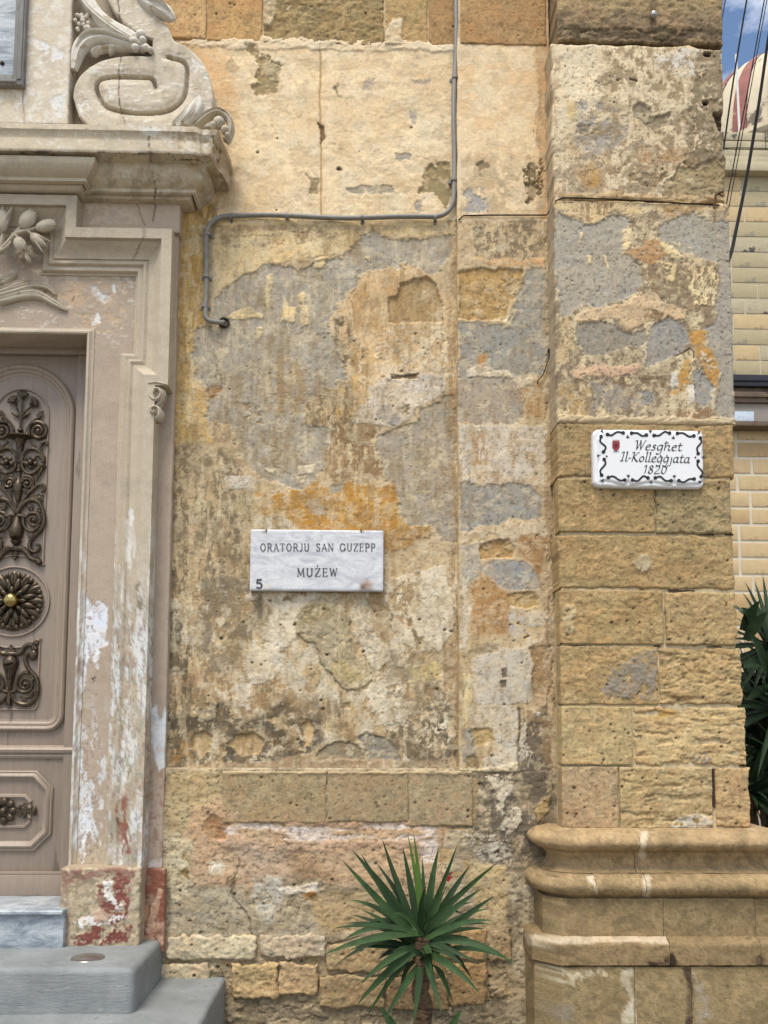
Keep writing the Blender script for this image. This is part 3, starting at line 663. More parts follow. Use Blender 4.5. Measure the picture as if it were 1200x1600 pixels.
# upper course of bare stones
T1 = (206, 168, 112); T2 = (188, 160, 112)
block(225, -120, 324, 61, 0, (206, 168, 116), 401, wall, .0018)
block(326, -120, 411, 66, 0, (200, 160, 104), 402, wall, .0018)
def mort1(p): p.poly([(400, -5), (430, -5), (430, 22), (420, 42), (408, 36), (404, 16)], (224, 200, 160), .004, 1.4, 8)
block(413, -120, 600, 70, 0, (178, 154, 106), 403, wall, .006, mat='rough_stone', extra=mort1, dark=.35)
def mort2(p): p.poly([(596, 74), (602, 50), (612, 32), (628, 30), (628, 60), (640, 72)], (232, 210, 172), .004, 1.4, 8); p.poly([(588, 14), (602, 8), (602, 48), (594, 40)], (230, 208, 170), .003, 1.4, 7)
block(602, -120, 668, 72, 0, (190, 160, 108), 404, wall, .004, extra=mort2)
block(670, -120, 715, 73, 0, (178, 142, 94), 405, wall, .002)
block(719, -120, 852, 71, -.035, (182, 146, 98), 406, wall, .002)
# mortar behind the joints
def mortar_fn(base, seed):
    def fn(u, v, X, Z, d):
        p = Paint(u, v, base, .12, seed, .14); p.h += (fbm(X/.02, Z/.02, 4, seed)-.5)*.006
        return p.col, p.h
    return fn

# ------------------------------------------------------------------ plinth of the wall
XP0, XP1 = AX(236, 1400, -.03), AX(880, 1400, -.03)
def plinth_fn(u, v, X, Z, d):
    p = Paint(u, v, (184, 163, 130), .10, 500)
    p.put(p.noise(.50, 40, 1.3, .8), (202, 184, 150), 0, .08, .8)
    p.put(p.noise(.56, 20, 1.2, .8), (144, 129, 102), 0, .08, .7)
    p.poly([(262, 1206), (345, 1206), (350, 1260), (330, 1290), (262, 1300)], (196, 172, 126), 0, 5, 14)
    # peach plaster with the long pale scar
    p.poly([(300, 1262), (340, 1250), (420, 1262), (520, 1282), (690, 1280), (690, 1400), (560, 1385), (450, 1370), (380, 1400), (300, 1380), (290, 1320)], (204, 170, 132), .001, 6, 20)
    p.poly([(320, 1280), (345, 1276), (360, 1290), (352, 1312), (326, 1314)], (176, 132, 90), -.004, 3, 10)
    p.poly([(350, 1296), (390, 1286), (420, 1275), (430, 1290), (520, 1290), (600, 1286), (680, 1290), (686, 1330), (680, 1352), (660, 1345), (655, 1310), (560, 1312), (440, 1314), (360, 1310)], (230, 212, 196), -.0012, 3, 10, (.42, 16, 3.4, .7))
    p.poly([(340, 1312), (440, 1316), (560, 1313), (655, 1312), (655, 1322), (400, 1332), (345, 1324)], (204, 168, 138), .002, 4, 8, (.36, 16, 3, .7))
    p.poly([(420, 1268), (520, 1282), (680, 1278), (680, 1287), (520, 1291), (425, 1284)], (196, 158, 126), .0016, 4, 6, (.36, 16, 3, .7))
    p.poly([(360, 1320), (440, 1320), (470, 1370), (400, 1390), (364, 1360)], (196, 170, 142), 0, 8, 18)
    p.poly([(440, 1330), (500, 1340), (520, 1372), (470, 1380)], (140, 112, 80), 0, 10, 16, None, .65)
    p.poly([(325, 1350), (350, 1350), (348, 1368), (330, 1366)], (236, 222, 196), .001, 4, 8)
    p.poly([(262, 1310), (300, 1310), (302, 1400), (262, 1410)], (212, 196, 160), .002, 4, 14, (.40, 16, .8, 1.3))
    p.poly([(280, 1330), (300, 1340), (296, 1380), (282, 1370)], (160, 136, 84), -.002, 3, 10, (.45, 10, 1, 1))
    p.poly([(395, 1375), (440, 1370), (440, 1420), (420, 1450), (398, 1420)], (206, 198, 180), .001, 4, 14, (.38, 14, 1, 1))
    p.poly([(262, 1400), (380, 1385), (400, 1450), (500, 1440), (500, 1462), (262, 1465)], (178, 166, 140), 0, 5, 18, (.42, 16, 1.2, .8), .9)
    p.poly([(480, 1395), (600, 1390), (640, 1450), (500, 1450)], (196, 166, 116), 0, 5, 18, None, .8)
    p.poly([(430, 1386), (500, 1382), (495, 1396), (440, 1398)], (226, 212, 190), .003, 2, 8); p.poly([(474, 1397), (494, 1392), (490, 1404), (476, 1405)], (180, 128, 56), .002, 2, 6)
    p.line([(372, 1340), (366, 1400), (384, 1432), (392, 1462)], (126, 104, 74), 1.4, -.004, 12, .8)
    p.poly([(355, 1370), (368, 1370), (368, 1400), (355, 1398)], (120, 100, 80), 0, 4, 10, (.42, 8, 1, 1), .8)
    # foot, mortar and dirt
    p.poly([(236, 1496), (790, 1500), (790, 1606), (236, 1606)], (186, 164, 126), -.004, 5, 14, (.40, 20, 1.4, .8), .9)
    p.poly([(236, 1555), (790, 1550), (790, 1606), (236, 1606)], (132, 118, 94), 0, 10, 16, (.42, 18, 1.4, .7), .75)
    # right: under the strip, blackened with lime drips
    p.poly([(712, 1204), (868, 1204), (868, 1330), (800, 1360), (735, 1330), (728, 1280)], (110, 100, 86), 0, 5, 16, (.42, 22, .8, 1.3), .92)
    p.poly([(720, 1212), (750, 1214), (744, 1290), (716, 1292)], (176, 152, 110), 0, 3, 10, None, .9)
    p.poly([(760, 1212), (800, 1208), (810, 1226), (790, 1245), (782, 1270), (772, 1260), (774, 1236)], (222, 208, 180), .003, 1.5, 10, (.38, 12, .8, 1.3))
    p.poly([(790, 1260), (812, 1256), (814, 1290), (796, 1306), (780, 1290)], (216, 202, 176), .003, 1.5, 12, (.40, 10, .8, 1.3))
    p.poly([(730, 1300), (790, 1300), (800, 1340), (770, 1350), (735, 1330)], (206, 194, 170), .002, 2, 14, (.46, 8, 1, 1))
    p.poly([(830, 1260), (856, 1245), (858, 1270), (840, 1284)], (190, 162, 110), .004, 2, 8)
    p.poly([(735, 1350), (795, 1355), (800, 1420), (790, 1455), (740, 1440)], (204, 176, 126), .001, 4, 14, None, .9)
    p.poly([(790, 1400), (818, 1390), (818, 1460), (792, 1462)], (120, 106, 84), 0, 4, 14, (.44, 14, .8, 1.3), .8)
    p.poly([(690, 1440), (800, 1448), (800, 1560), (690, 1560)], (166, 140, 100), 0, 6, 18, None, .6)
    p.line([(688, 1280), (692, 1320), (688, 1400)], (150, 122, 84), 1.2, -.003, 8, .7)
    p.line([(700, 1292), (732, 1296), (745, 1310), (800, 1318)], (130, 108, 76), 1.2, -.004, 10, .8)
    p.line([(762, 1500), (764, 1560)], (120, 100, 74), 1.2, -.004, 6, .8); p.line([(500, 1470), (520, 1476), (560, 1462)], (120, 100, 74), 1.2, -.005, 8, .8)
    p.poly([(696, 1366), (700, 1368), (704, 1362), (706, 1372), (700, 1380), (694, 1376)], (170, 40, 40), 0, 1.2, 9)
    p.pits(30, (265, 1210, 800, 1460), 12, (1., 3.2), (86, 68, 46), -.007); p.pits(26, (262, 1490, 790, 1585), 13, (1.4, 4), (86, 70, 50), -.009)
    p.put(p.noise(.64, 5, 1.2, .8, .03), (106, 88, 60), -.0015, .05, .6)
    p.h += (fbm(X/.16, Z/.10, 4, 27)-.5)*.022 + (fbm(X/.035, Z/.022, 4, 29, .6)-.5)*.007
    return p.col, p.h
relief('plinth_render', [(XP0, ZB+.01), (XP1, ZB+.01), (XP1, -.05), (XP0, -.05)], -.03, .1, .0048, plinth_fn, MATS['stone'], wall, rnd=.012)
YC = -.030
def ledge(p):
    p.poly([(p.u.min()-5, 1180), (p.u.max()+5, 1180), (p.u.max()+5, 1209), (p.u.min()-5, 1209)], (216, 190, 146), .003, 2, 5, None, .8)
block(348, 1205, 510, 1286, YC, (174, 154, 116), 421, wall, .0025, proud=.009, pits=12, extra=ledge, ur=500, vr=1240)
block(512, 1205, 638, 1284, YC, (170, 150, 114), 422, wall, .002, proud=.008, pits=10, extra=ledge, ur=500, vr=1240)
block(640, 1204, 738, 1290, YC, (176, 156, 120), 423, wall, .002, proud=.009, pits=8, extra=ledge, ur=500, vr=1240)
block(684, 1294, 738, 1372, YC, (192, 162, 114), 424, wall, .003, proud=.0)
LS = [(262, 1463, 400, 1500, (216, 200, 164), .006), (405, 1462, 508, 1497, (210, 194, 164), .006), (232, 1507, 326, 1536, (204, 188, 154), .006), (362, 1505, 432, 1560, (214, 184, 132), .007), (436, 1506, 494, 1556, (200, 172, 128), .007), (512, 1476, 610, 1520, (194, 168, 124), .006), (614, 1470, 690, 1524, (184, 156, 112), .005), (694, 1452, 760, 1500, (186, 156, 108), .004), (764, 1452, 800, 1502, (176, 152, 112), .004), (500, 1526, 600, 1576, (182, 156, 114), .006), (606, 1528, 700, 1580, (166, 138, 98), .005), (704, 1504, 760, 1570, (178, 146, 100), .005)]
for i, (a, b, c, d_, cl, rg) in enumerate(LS):
    block(a, b, c, d_, -.045, cl, 440+i, wall, rg, proud=.002, rnd=.010, warp=.016, pits=6, mat='rough_stone' if i % 2 else 'stone', dark=.25)

mat_plain('rubble', (150, 130, 100), .95, 0, .2, 8)
for a_, b_, z0_, z1_ in ((AX(150, 900, .1), AX(1100, 700, .1), -.05, 6.6), (-4.2, AX(150, 900, .1)-.002, 3.75, 6.6)):
    m = MB(); m.box((a_, .101, z0_), (b_, .5, z1_)); m.build('wall_core', MATS['rubble'], wall)
# ------------------------------------------------------------------ corner pilaster
pil = thing('corner_pilaster', 'worn corner pilaster of honey stone blocks with peeling grey plaster above and a moulded base', 'pilaster', (1.3, 0, 0))
YP = -.20
XA, XB = AX(871, 700, YP), AX(1147, 700, YP)
ZT0, ZT1, ZT2 = AZ(1000, 68, YP), AZ(1000, 314, YP), AZ(1000, 662, YP)
def C5(L): return [(860+x/4, 300+y/4) for x, y in L]
def pl_low(u, v, X, Z, d):
    p = Paint(u, v, (192, 172, 138), .10, 700)
    p.put(p.noise(.50, 26, .8, 1.2), (224, 202, 160), .001, .06, .85)
    p.put(p.noise(.53, 9, 1, 1.2), (138, 118, 92), -.001, .06, .8)
    p.poly(C5([(0, 20), (560, 20), (1150, 60), (1150, 160), (900, 120), (700, 150), (480, 150), (260, 200), (50, 140)]), (228, 198, 148), .001, 3, 12, (.40, 20, 1.5, .8), .9)
    p.poly(C5([(150, 70), (400, 60), (330, 160), (230, 200), (150, 170)]), (160, 132, 96), 0, 4, 14, (.46, 9, .5, 1.8), .85)
    p.poly(C5([(680, 70), (1000, 90), (900, 140), (700, 150)]), (184, 146, 100), 0, 4, 12, (.46, 9, 1.4, .8), .8)
    G = dict(h=-.002, soft=1.3, warp=13, var=.05, wear=.18)
    gr = (178, 169, 151)
    p.poly(C5([(30, 130), (150, 190), (260, 210), (350, 160), (480, 150), (500, 200), (480, 330), (450, 380), (560, 450), (575, 560), (520, 640), (430, 690), (200, 720), (60, 770), (60, 600), (20, 300)]), gr, **G)
    p.poly(C5([(700, 190), (800, 150), (900, 140), (1000, 190), (1140, 150), (1150, 480), (1040, 440), (860, 400), (780, 380), (740, 330), (690, 310), (680, 230)]), (175, 167, 150), **G)
    p.poly(C5([(170, 830), (300, 790), (400, 830), (450, 870), (600, 880), (600, 930), (470, 980), (330, 1020), (220, 1010), (170, 950)]), (158, 148, 130), **G)
    p.poly(C5([(640, 830), (730, 770), (850, 830), (870, 940), (800, 1020), (690, 1070), (600, 1100), (600, 1000), (620, 900)]), (160, 154, 144), **G)
    p.poly(C5([(1050, 430), (1160, 400), (1160, 1460), (1030, 1440), (1050, 1150), (980, 1010), (970, 860), (1050, 800)]), (172, 163, 147), **G)
    p.poly(C5([(560, 450), (690, 440), (1050, 480), (1050, 790), (850, 740), (640, 640), (570, 600)]), (150, 128, 98), 0, 3, 14, (.44, 9, .9, 1.2), .8)
    p.poly(C5([(690, 450), (790, 460), (770, 560), (710, 570)]), (240, 214, 160), .002, 1.5, 12, (.40, 10, 1, 1))
    p.poly(C5([(860, 470), (1040, 470), (1040, 700), (880, 700)]), (236, 212, 162), .002, 1.5, 12, (.475, 8, .7, 1.5))
    p.poly(C5([(170, 780), (280, 710), (480, 710), (560, 640), (640, 630), (760, 690), (850, 720), (850, 790), (770, 790), (720, 760), (640, 810), (480, 870), (420, 800), (350, 780), (200, 820)]), (220, 188, 146), .002, 1.6, 12, var=.1)
    p.poly(C5([(590, 740), (690, 730), (680, 800), (600, 810)]), (134, 104, 70), -.001, 3, 12, (.40, 8, 1, 1), .85)
    p.poly(C5([(500, 340), (640, 310), (700, 320), (740, 400), (640, 440), (440, 390)]), (190, 150, 104), .001, 2, 12, (.40, 14, 1.4, .8))
    p.poly(C5([(690, 320), (760, 340), (830, 420), (760, 430), (700, 370)]), (238, 212, 158), .002, 1.4, 10)
    for q in ([(455, 230), (510, 230), (512, 320), (480, 365), (450, 360)], [(232, 390), (262, 395), (258, 430), (246, 458)], [(333, 392), (350, 400), (372, 460), (368, 490), (345, 430)], [(768, 318), (812, 316), (806, 350), (790, 340)], [(186, 250), (204, 250), (198, 318), (186, 310)], [(868, 346), (882, 346), (880, 380)]):
        p.poly(C5(q), (238, 212, 162), .0024, 1.2, 5)
    p.poly(C5([(850, 860), (975, 870), (955, 960), (1015, 1010), (1045, 1100), (1030, 1230), (990, 1200), (960, 1090), (900, 1010), (850, 930)]), (196, 148, 78), 0, 2, 12, (.36, 16, 1, 1))
    p.poly(C5([(930, 1000), (1020, 1040), (1030, 1090), (960, 1100)]), (218, 206, 184), .001, 2, 10, (.44, 10, 1, 1))
    p.poly(C5([(755, 1270), (790, 1150), (845, 1050), (885, 1080), (850, 1200), (800, 1285)]), (200, 152, 80), 0, 2, 12, (.38, 14, 1, 1))
    p.poly(C5([(850, 1200), (890, 1180), (900, 1290), (860, 1330)]), (218, 210, 194), .001, 1.4, 9); p.poly(C5([(1000, 1230), (1025, 1230), (1030, 1340), (1010, 1350)]), (222, 208, 184), .001, 1.4, 8)
    p.poly(C5([(750, 1150), (800, 1130), (790, 1200), (755, 1230)]), (214, 206, 192), .001, 1.4, 9)
    p.poly(C5([(890, 1120), (960, 1120), (1000, 1200), (1010, 1290), (950, 1330), (900, 1300)]), (162, 158, 148), **G)
    p.poly(C5([(60, 760), (160, 750), (150, 1050), (60, 1080)]), (214, 186, 138), 0, 3, 12, (.44, 12, .6, 1.6), .8)
    p.poly(C5([(140, 1090), (300, 1080), (560, 1090), (540, 1130), (380, 1160), (150, 1160)]), (216, 180, 146), .0014, 2, 12, (.38, 12, 1.4, .8))
    p.poly(C5([(130, 1160), (400, 1140), (700, 1130), (740, 1250), (600, 1200), (140, 1210)]), (122, 98, 74), 0, 4, 14, (.45, 9, 1.2, .8), .85)
    p.poly(C5([(60, 1200), (240, 1220), (240, 1400), (60, 1410)]), (178, 146, 96), 0, 5, 14, (.42, 14, .8, 1.3), .85)
    p.poly(C5([(250, 1210), (500, 1190), (560, 1400), (260, 1400)]), (158, 150, 138), 0, 4, 14, (.43, 14, 1, 1), .8)
    p.poly(C5([(540, 1250), (660, 1260), (650, 1330), (560, 1330)]), (160, 156, 146), -.001, 2, 12, (.38, 10, 1, 1))
    p.poly(C5([(780, 1380), (1020, 1330), (1030, 1420), (780, 1420)]), (150, 108, 72), 0, 4, 12, (.46, 8, .8, 1.2), .8)
    p.line(C5([(780, 1030), (870, 985), (890, 1000), (895, 1040)]), (98, 76, 50), 1, -.005, 4)
    p.put(p.noise(.67, 3.6, 1, 1, .03), (98, 90, 78), -.0014, .04, .7)
    p.pits(60, (876, 330, 1140, 650), 21, (.7, 1.6), (92, 84, 72), -.004)
    p.poly(C5([(0, 1395), (1160, 1420), (1160, 1470), (0, 1450)]), (210, 186, 146), .004, 2, 6, None, .85)
    p.h += (fbm(X/.2, Z/.2, 3, 37)-.5)*.010 + (fbm(X/.035, Z/.03, 3, 39)-.5)*.004
    return p.col, p.h
def pl_up(u, v, X, Z, d):
    p = Paint(u, v, (226, 205, 168), .09, 800)
    p.put(p.noise(.55, 50, 1, 1, .06), (214, 188, 148), 0, .05, .6)
    p.put(p.noise(.55, 12, .9, 1.4)*sst(u, 880, 960), (156, 132, 98), -.001, .06, .8)
    p.put(p.noise(.555, 26, 1.6, .8)*sst(v, 140, 200), (150, 134, 110), -.0008, .06, .7)
    p.put(p.noise(.60, 8, .4, 2.2), (176, 150, 112), 0, .05, .55)
    p.poly([(874, 66), (930, 70), (960, 120), (930, 170), (905, 190), (874, 200)], (234, 214, 178), .0012, 4, 14)
    p.poly([(932, 120), (960, 110), (972, 130), (940, 142)], (150, 128, 96), 0, 3, 14, (.42, 8, 1.4, .7), .85)
    p.poly([(1020, 80), (1090, 78), (1110, 110), (1060, 120), (1020, 110)], (226, 214, 194), .001, 3, 14, (.46, 10, 1, 1))
    p.poly([(900, 160), (950, 160), (985, 190), (960, 250), (900, 240)], (170, 164, 154), -.001, 3, 16, (.50, 12, 1, 1), .8)
    p.poly([(988, 165), (1000, 158), (1016, 168), (1020, 180), (1046, 176), (1042, 196), (1020, 204), (1006, 190), (990, 184)], (164, 148, 118), -.005, 1.3, 7)
    p.poly([(902, 196), (924, 196), (922, 208), (906, 212)], (168, 152, 126), -.003, 1.3, 6)
    p.poly([(900, 262), (925, 256), (940, 268), (934, 290), (908, 294)], (196, 150, 80), 0, 7, 10, None, .85)
    p.poly([(886, 160), (902, 166), (900, 190), (888, 186)], (220, 184, 116), 0, 5, 8, None, .7)
    p.poly([(1000, 230), (1090, 236), (1085, 262), (1000, 262)], (176, 136, 90), 0, 8, 14, (.47, 14, 1.2, .8), .8)
    p.poly([(1090, 70), (1150, 70), (1150, 310), (1110, 320), (1075, 250), (1080, 150)], (138, 120, 92), -.002, 5, 18, (.42, 14, .8, 1.2), .9)
    p.poly([(1040, 290), (1065, 262), (1100, 248), (1150, 246), (1150, 330), (1040, 326)], (166, 146, 108), -.005, 1.6, 12, None, .95)
    p.poly([(1112, 175), (1150, 172), (1150, 205), (1126, 200), (1116, 190)], (80, 62, 46), -.014, 2, 8)
    p.poly([(875, 262), (905, 255), (912, 300), (875, 306)], (156, 140, 116), 0, 4, 14, (.46, 9, .6, 1.6), .8)
    p.poly([(980, 262), (1060, 272), (1030, 288), (985, 285)], (150, 126, 92), -.002, 3, 14, (.44, 8, 1.3, .8), .85)
    p.poly([(872, 300), (1150, 306), (1150, 322), (872, 318)], (206, 172, 122), .001, 3, 8, (.38, 14, 1.6, .7), .9)
    p.line([(900, 205), (915, 212), (930, 208)], (120, 98, 70), .8, -.004, 6); p.line([(985, 122), (996, 126)], (84, 64, 44), 1.6, -.006, 4)
    p.pits(2, (1104, 80, 1108, 84), 2, (4.5, 5), (56, 42, 30), -.02); p.pits(2, (1098, 156, 1104, 160), 5, (4, 5), (60, 46, 34), -.016); p.pits(20, (880, 80, 1120, 300), 31, (.9, 2.2), (92, 74, 52), -.006)
    p.put(p.noise(.66, 4.5, 1, 1, .03), (110, 90, 64), -.0012, .05, .6)
    p.h += (fbm(X/.16, Z/.16, 3, 47)-.5)*.014 + (fbm(X/.035, Z/.03, 4, 49, .62)-.5)*.006
    return p.col, p.h
XBu = AX(1134, 200, YP)
XBl = AX(1145, 480, YP)
relief('plaster', [(XA, ZT1), (XBl, ZT1), (XBl, ZT2), (XA, ZT2)], YP, .1, .0042, pl_low, MATS['plaster'], pil, warp=.006, wsc=.10, rnd=.016, seed=71)
relief('plaster', [(XA, ZT0), (XBu, ZT0), (XBu, ZT1+.003), (XA, ZT1+.003)], YP+.003, .1, .0042, pl_up, MATS['plaster'], pil, warp=.016, wsc=.11, rnd=.02, seed=72)
def topx(p):
    p.poly([(860, 40), (1150, 44), (1150, 66), (860, 60)], (92, 78, 58), -.003, 3, 12, (.42, 10, 1.5, .7), .9)
    p.poly([(860, -60), (1150, -60), (1150, 18), (860, 14)], (186, 160, 114), 0, 4, 12, (.42, 10, 1.4, .7), .8)
block(871, -140, 1131, 66, YP+.003, (160, 138, 104), 601, pil, .006, proud=.0, warp=.010, rnd=.010, mat='rough_stone', pits=24, extra=topx, dark=.5, back=.1, vr=60)
# core behind the joints: mortar
core = relief('mortar_core', [(XA+.012, ZT2+.01), (AX(1140, 700, YP), ZT2+.01), (AX(1140, 700, YP), .1), (XA+.012, .1)], YP+.006, .1, .008, mortar_fn((214, 194, 154), 610), MATS['stone'], pil)
mat_plain('rubble_dark', (60, 44, 32), .95, 0, .3, 30)
HON = (190, 162, 110)
def greyp(pts):
    return lambda p: p.poly(pts, (156, 146, 130), .002, 2, 14, (.42, 8, 1, 1), .9)
def pale(pts, c=(222, 202, 164)): return lambda p: p.poly(pts, c, .003, 1.6, 9, (.36, 8, 1, 1), .9)
def chip(pts, c=(50, 36, 26)):
    return lambda p: p.line(pts, c, 1.4, -.012, 2)
B = [  # u0, v0, u1, v1, colour, roughness, wave, extra
    (872, 663, 1147, 746, (183, 157, 110), .004, 0, None, 'rough_stone'),
    (872, 749, 1022, 832, (188, 160, 110), .004, 0, None, 'rough_stone'),
    (1024, 749, 1142, 833, (177, 157, 114), .005, 0, None, 'rough_stone'),
    (872, 836, 1147, 920, (186, 159, 110), .004, 0, pale([(985, 880), (1010, 862), (1018, 888), (995, 895)], (200, 184, 150)), 'rough_stone'),
    (873, 923, 1036, 1007, (190, 163, 112), .004, 0, pale([(880, 940), (900, 950), (895, 985), (878, 990)], (210, 190, 148)), 'rough_stone'),
    (1039, 925, 1150, 1008, (191, 166, 118), .005, 0, None, 'rough_stone'),
    (873, 1010, 1028, 1101, (193, 166, 116), .004, 0, greyp([(935, 1075), (960, 1045), (1000, 1020), (1026, 1015), (1026, 1096), (940, 1090)]), 'rough_stone'),
    (1030, 1012, 1158, 1100, (195, 168, 118), .006, .009, None, 'stone'),
    (872, 1104, 987, 1195, (206, 181, 129), .002, 0, None, 'stone'),
    (990, 1104, 1166, 1195, (210, 183, 131), .003, .011, lambda p: (p.poly([(1020, 1110), (1050, 1108), (1058, 1118), (1030, 1126)], (186, 140, 66), 0, 4, 8, None, .8), greyp([(1080, 1180), (1100, 1172), (1114, 1182), (1108, 1194), (1084, 1194)])(p)), 'stone'),
    (873, 1198, 966, 1294, (191, 165, 125), .0025, 0, None, 'stone'),
    (968, 1199, 1112, 1294, (197, 173, 125), .003, .008, pale([(1045, 1290), (1060, 1280), (1100, 1270), (1115, 1284), (1110, 1296), (1050, 1297)], (206, 196, 176)), 'stone'),
    (1118, 1199, 1172, 1293, (199, 168, 120), .002, .004, None, 'stone')]
for (ua, va, ub, vb) in ((1045, 922, 1085, 924), (1000, 921, 1006, 923), (890, 1008.5, 924, 1010), (1022, 1008.5, 1032, 1011), (1106, 1010, 1128, 1011), (1092, 834, 1116, 836), (1134, 834, 1146, 836), (1114, 1201, 1116, 1262)):
    m = MB(); a_ = at(ua, vb, YP); b_ = at(ub, va, YP); m.box((a_[0], YP-.0012, a_[2]), (b_[0], YP+.03, b_[2])); m.build('open_joint', MATS['rubble_dark'], pil)
RE = AX(1146, 700, YP)
for i, (a, b, c, d_, cl, rg, wv, ex, mt) in enumerate(B):
    P = wrect(a, b, c, d_, YP, (b+d_)/2, 1000)
    if a == 872 or a == 873: P = [(XA, P[0][1]), P[1], P[2], (XA, P[3][1])]
    relief('stone_block', P, YP-.004-.004*(i % 3), YP+.09 if c < 1140 else .1, .0055, stone_fn(cl, 620+i*7, rg, wv, ex, 14, .25), MATS[mt], pil, .003 if c < 1140 else .008, .05, .004 if c < 1140 else .012, 620+i)

# ---- moulded base: five courses, each cut into its stones
def zb(v, o): return AZ(1000, v, YP-o)
def arc(o0, v0, o1, v1, bulge, n=8):
    """profile points from (offset, v) to (offset, v) bulging outwards (+) or inwards (-)"""
    a = np.array([o0, zb(v0, o0)]); b = np.array([o1, zb(v1, o1)]); r = []
    for k in range(n+1):
        t = k/n; p = a*(1-t)+b*t; p = p+np.array([bulge*math.sin(math.pi*t)**.55, 0]); r.append(tuple(p))
    return r
XE = AX(1183, 1290, YP)
BACK = .1
courses = [
    ('torus', [(-.03, zb(1294, .0)), (.035, zb(1294, .035))]+arc(.05, 1296, .06, 1331, .085, 10)+[(.062, zb(1335, .062))]+arc(.058, 1337, .075, 1362, -.022, 6)+[(.09, zb(1364, .09)), (-.03, zb(1364, .09))], [1003]),
    ('roll', [(-.03, zb(1364.6, .09)), (.085, zb(1364.6, .09))]+arc(.098, 1366, .10, 1400, .052, 10)+[(.09, zb(1403, .09)), (-.03, zb(1403, .09))], [933, 1012]),
    ('die', [(-.03, zb(1403.8, .09)), (.105, zb(1403.8, .105)), (.106, zb(1466, .106)), (.10, zb(1468, .10)), (-.03, zb(1468, .1))], [1037, 1181]),
    ('ledge', [(-.03, zb(1463, .10)), (.108, zb(1463, .108)), (.148, zb(1470, .148)), (.160, zb(1477, .16)), (.161, zb(1508, .161)), (.15, zb(1510, .15)), (-.03, zb(1510, .15))], [1046, 1188]),
    ('plinth', [(-.03, zb(1511, .15)), (.149, zb(1511, .149)), (.152, zb(1560, .15)), (.152, -.02), (-.03, -.02)], [990, 1078])]
def base_fn(seed, c, extra=None):
    def fn(u, v, X, Z, d):
        p = Paint(u, v, c, .09, seed, .09)
        p.put(p.noise(.55, 22, 1.1, .9, .07), tuple(np.array(c)*.84), 0, .05, .7)
        p.put(p.noise(.57, 14, 1., 1., .06), tuple(np.minimum(255, np.array(c)*1.1+8)), 0, .05, .55)
        p.put(p.noise(.645, 4, 1, 1, .03), tuple(np.array(c)*.7), 0, .05, .45)
        p.pits(26, (820, 1290, 1215, 1600), seed, (.9, 2.2), (84, 66, 44), 0)
        if extra: extra(p)
        return p.col, p.h
    return fn
ccol = {'torus': (184, 155, 112), 'roll': (176, 149, 106), 'die': (162, 138, 98), 'ledge': (158, 133, 94), 'plinth': (164, 141, 100)}
def ex_pl(p):
    p.poly([(830, 1512), (870, 1510), (900, 1520), (940, 1512), (962, 1530), (930, 1526), (895, 1542), (850, 1530)], (212, 194, 158), 0, 1.5, 10, (.44, 8, 1, 1))
    p.poly([(968, 1520), (988, 1512), (992, 1600), (965, 1600), (984, 1560)], (216, 200, 168), 0, 1.5, 9)
    p.poly([(870, 1570), (896, 1570), (896, 1596), (870, 1596)], (150, 138, 118), 0, 4, 8, None, .7)
    p.poly([(1068, 1512), (1082, 1512), (1080, 1600), (1070, 1600), (1074, 1550)], (84, 68, 52), 0, 1.5, 8)
    p.poly([(1084, 1515), (1100, 1530), (1110, 1600), (1086, 1600)], (170, 160, 140), 0, 4, 12, (.42, 12, 1, 1), .8)
def ex_led(p):
    p.poly([(1040, 1490), (1052, 1486), (1062, 1505), (1050, 1512), (1010, 1510), (1012, 1502), (1034, 1504)], (62, 48, 36), 0, 1.3, 7)
    p.poly([(1180, 1496), (1200, 1490), (1200, 1512), (1184, 1514)], (70, 56, 42), 0, 1.3, 7)
    p.poly([(820, 1460), (1040, 1462), (1042, 1474), (980, 1472), (826, 1478)], (220, 200, 168), 0, 1.6, 6, None, .8)
def ex_tor(p): p.poly([(998, 1296), (1010, 1298), (1006, 1345), (998, 1340)], (214, 196, 164), 0, 1.5, 7)
def ex_rol(p):
    p.poly([(918, 1366), (928, 1366), (936, 1398), (930, 1396)], (222, 204, 170), 0, 1.5, 7); p.poly([(1004, 1366), (1020, 1366), (1018, 1402), (1006, 1402)], (214, 196, 164), 0, 1.5, 7)
exs = {'torus': ex_tor, 'roll': ex_rol, 'die': None, 'ledge': ex_led, 'plinth': ex_pl}
mf = lambda a, b, q: np.stack([a, b, q], 1)
for k, (nm, prof, cuts) in enumerate(courses):
    om = max(o for o, _ in prof)
    xc = [AX(c, 1450, YP-om) for c in cuts]
    xe_ = XE
    stops = [None]+[x for x in xc if x < xe_]+[None]
    for j in range(len(stops)-1):
        path = []
        if stops[j] is None: path += [(XA, BACK), (XA, YP+.05), (XA+.012, YP+.018), (XA+.04, YP)] if nm in ('torus', 'roll') else [(XA, BACK), (XA, YP+.012), (XA+.012, YP)]
        else: path += [(stops[j]+.0012, YP)]
        if stops[j+1] is None: path += [(xe_, YP), (xe_, .4)]
        else: path += [(stops[j+1]-.0012, YP)]
        path = [(float(a), float(b)) for a, b in path]
        sd_ = 660+k*11+j*3
        cc = tuple(np.array(ccol[nm])*(1+.05*math.sin(sd_*2.3)))
        loft('moulded_stone', path, [(o, z) for o, z in prof], mf, base_fn(sd_, cc, exs[nm]), MATS['stone'], pil, .009, .0028, sd_)
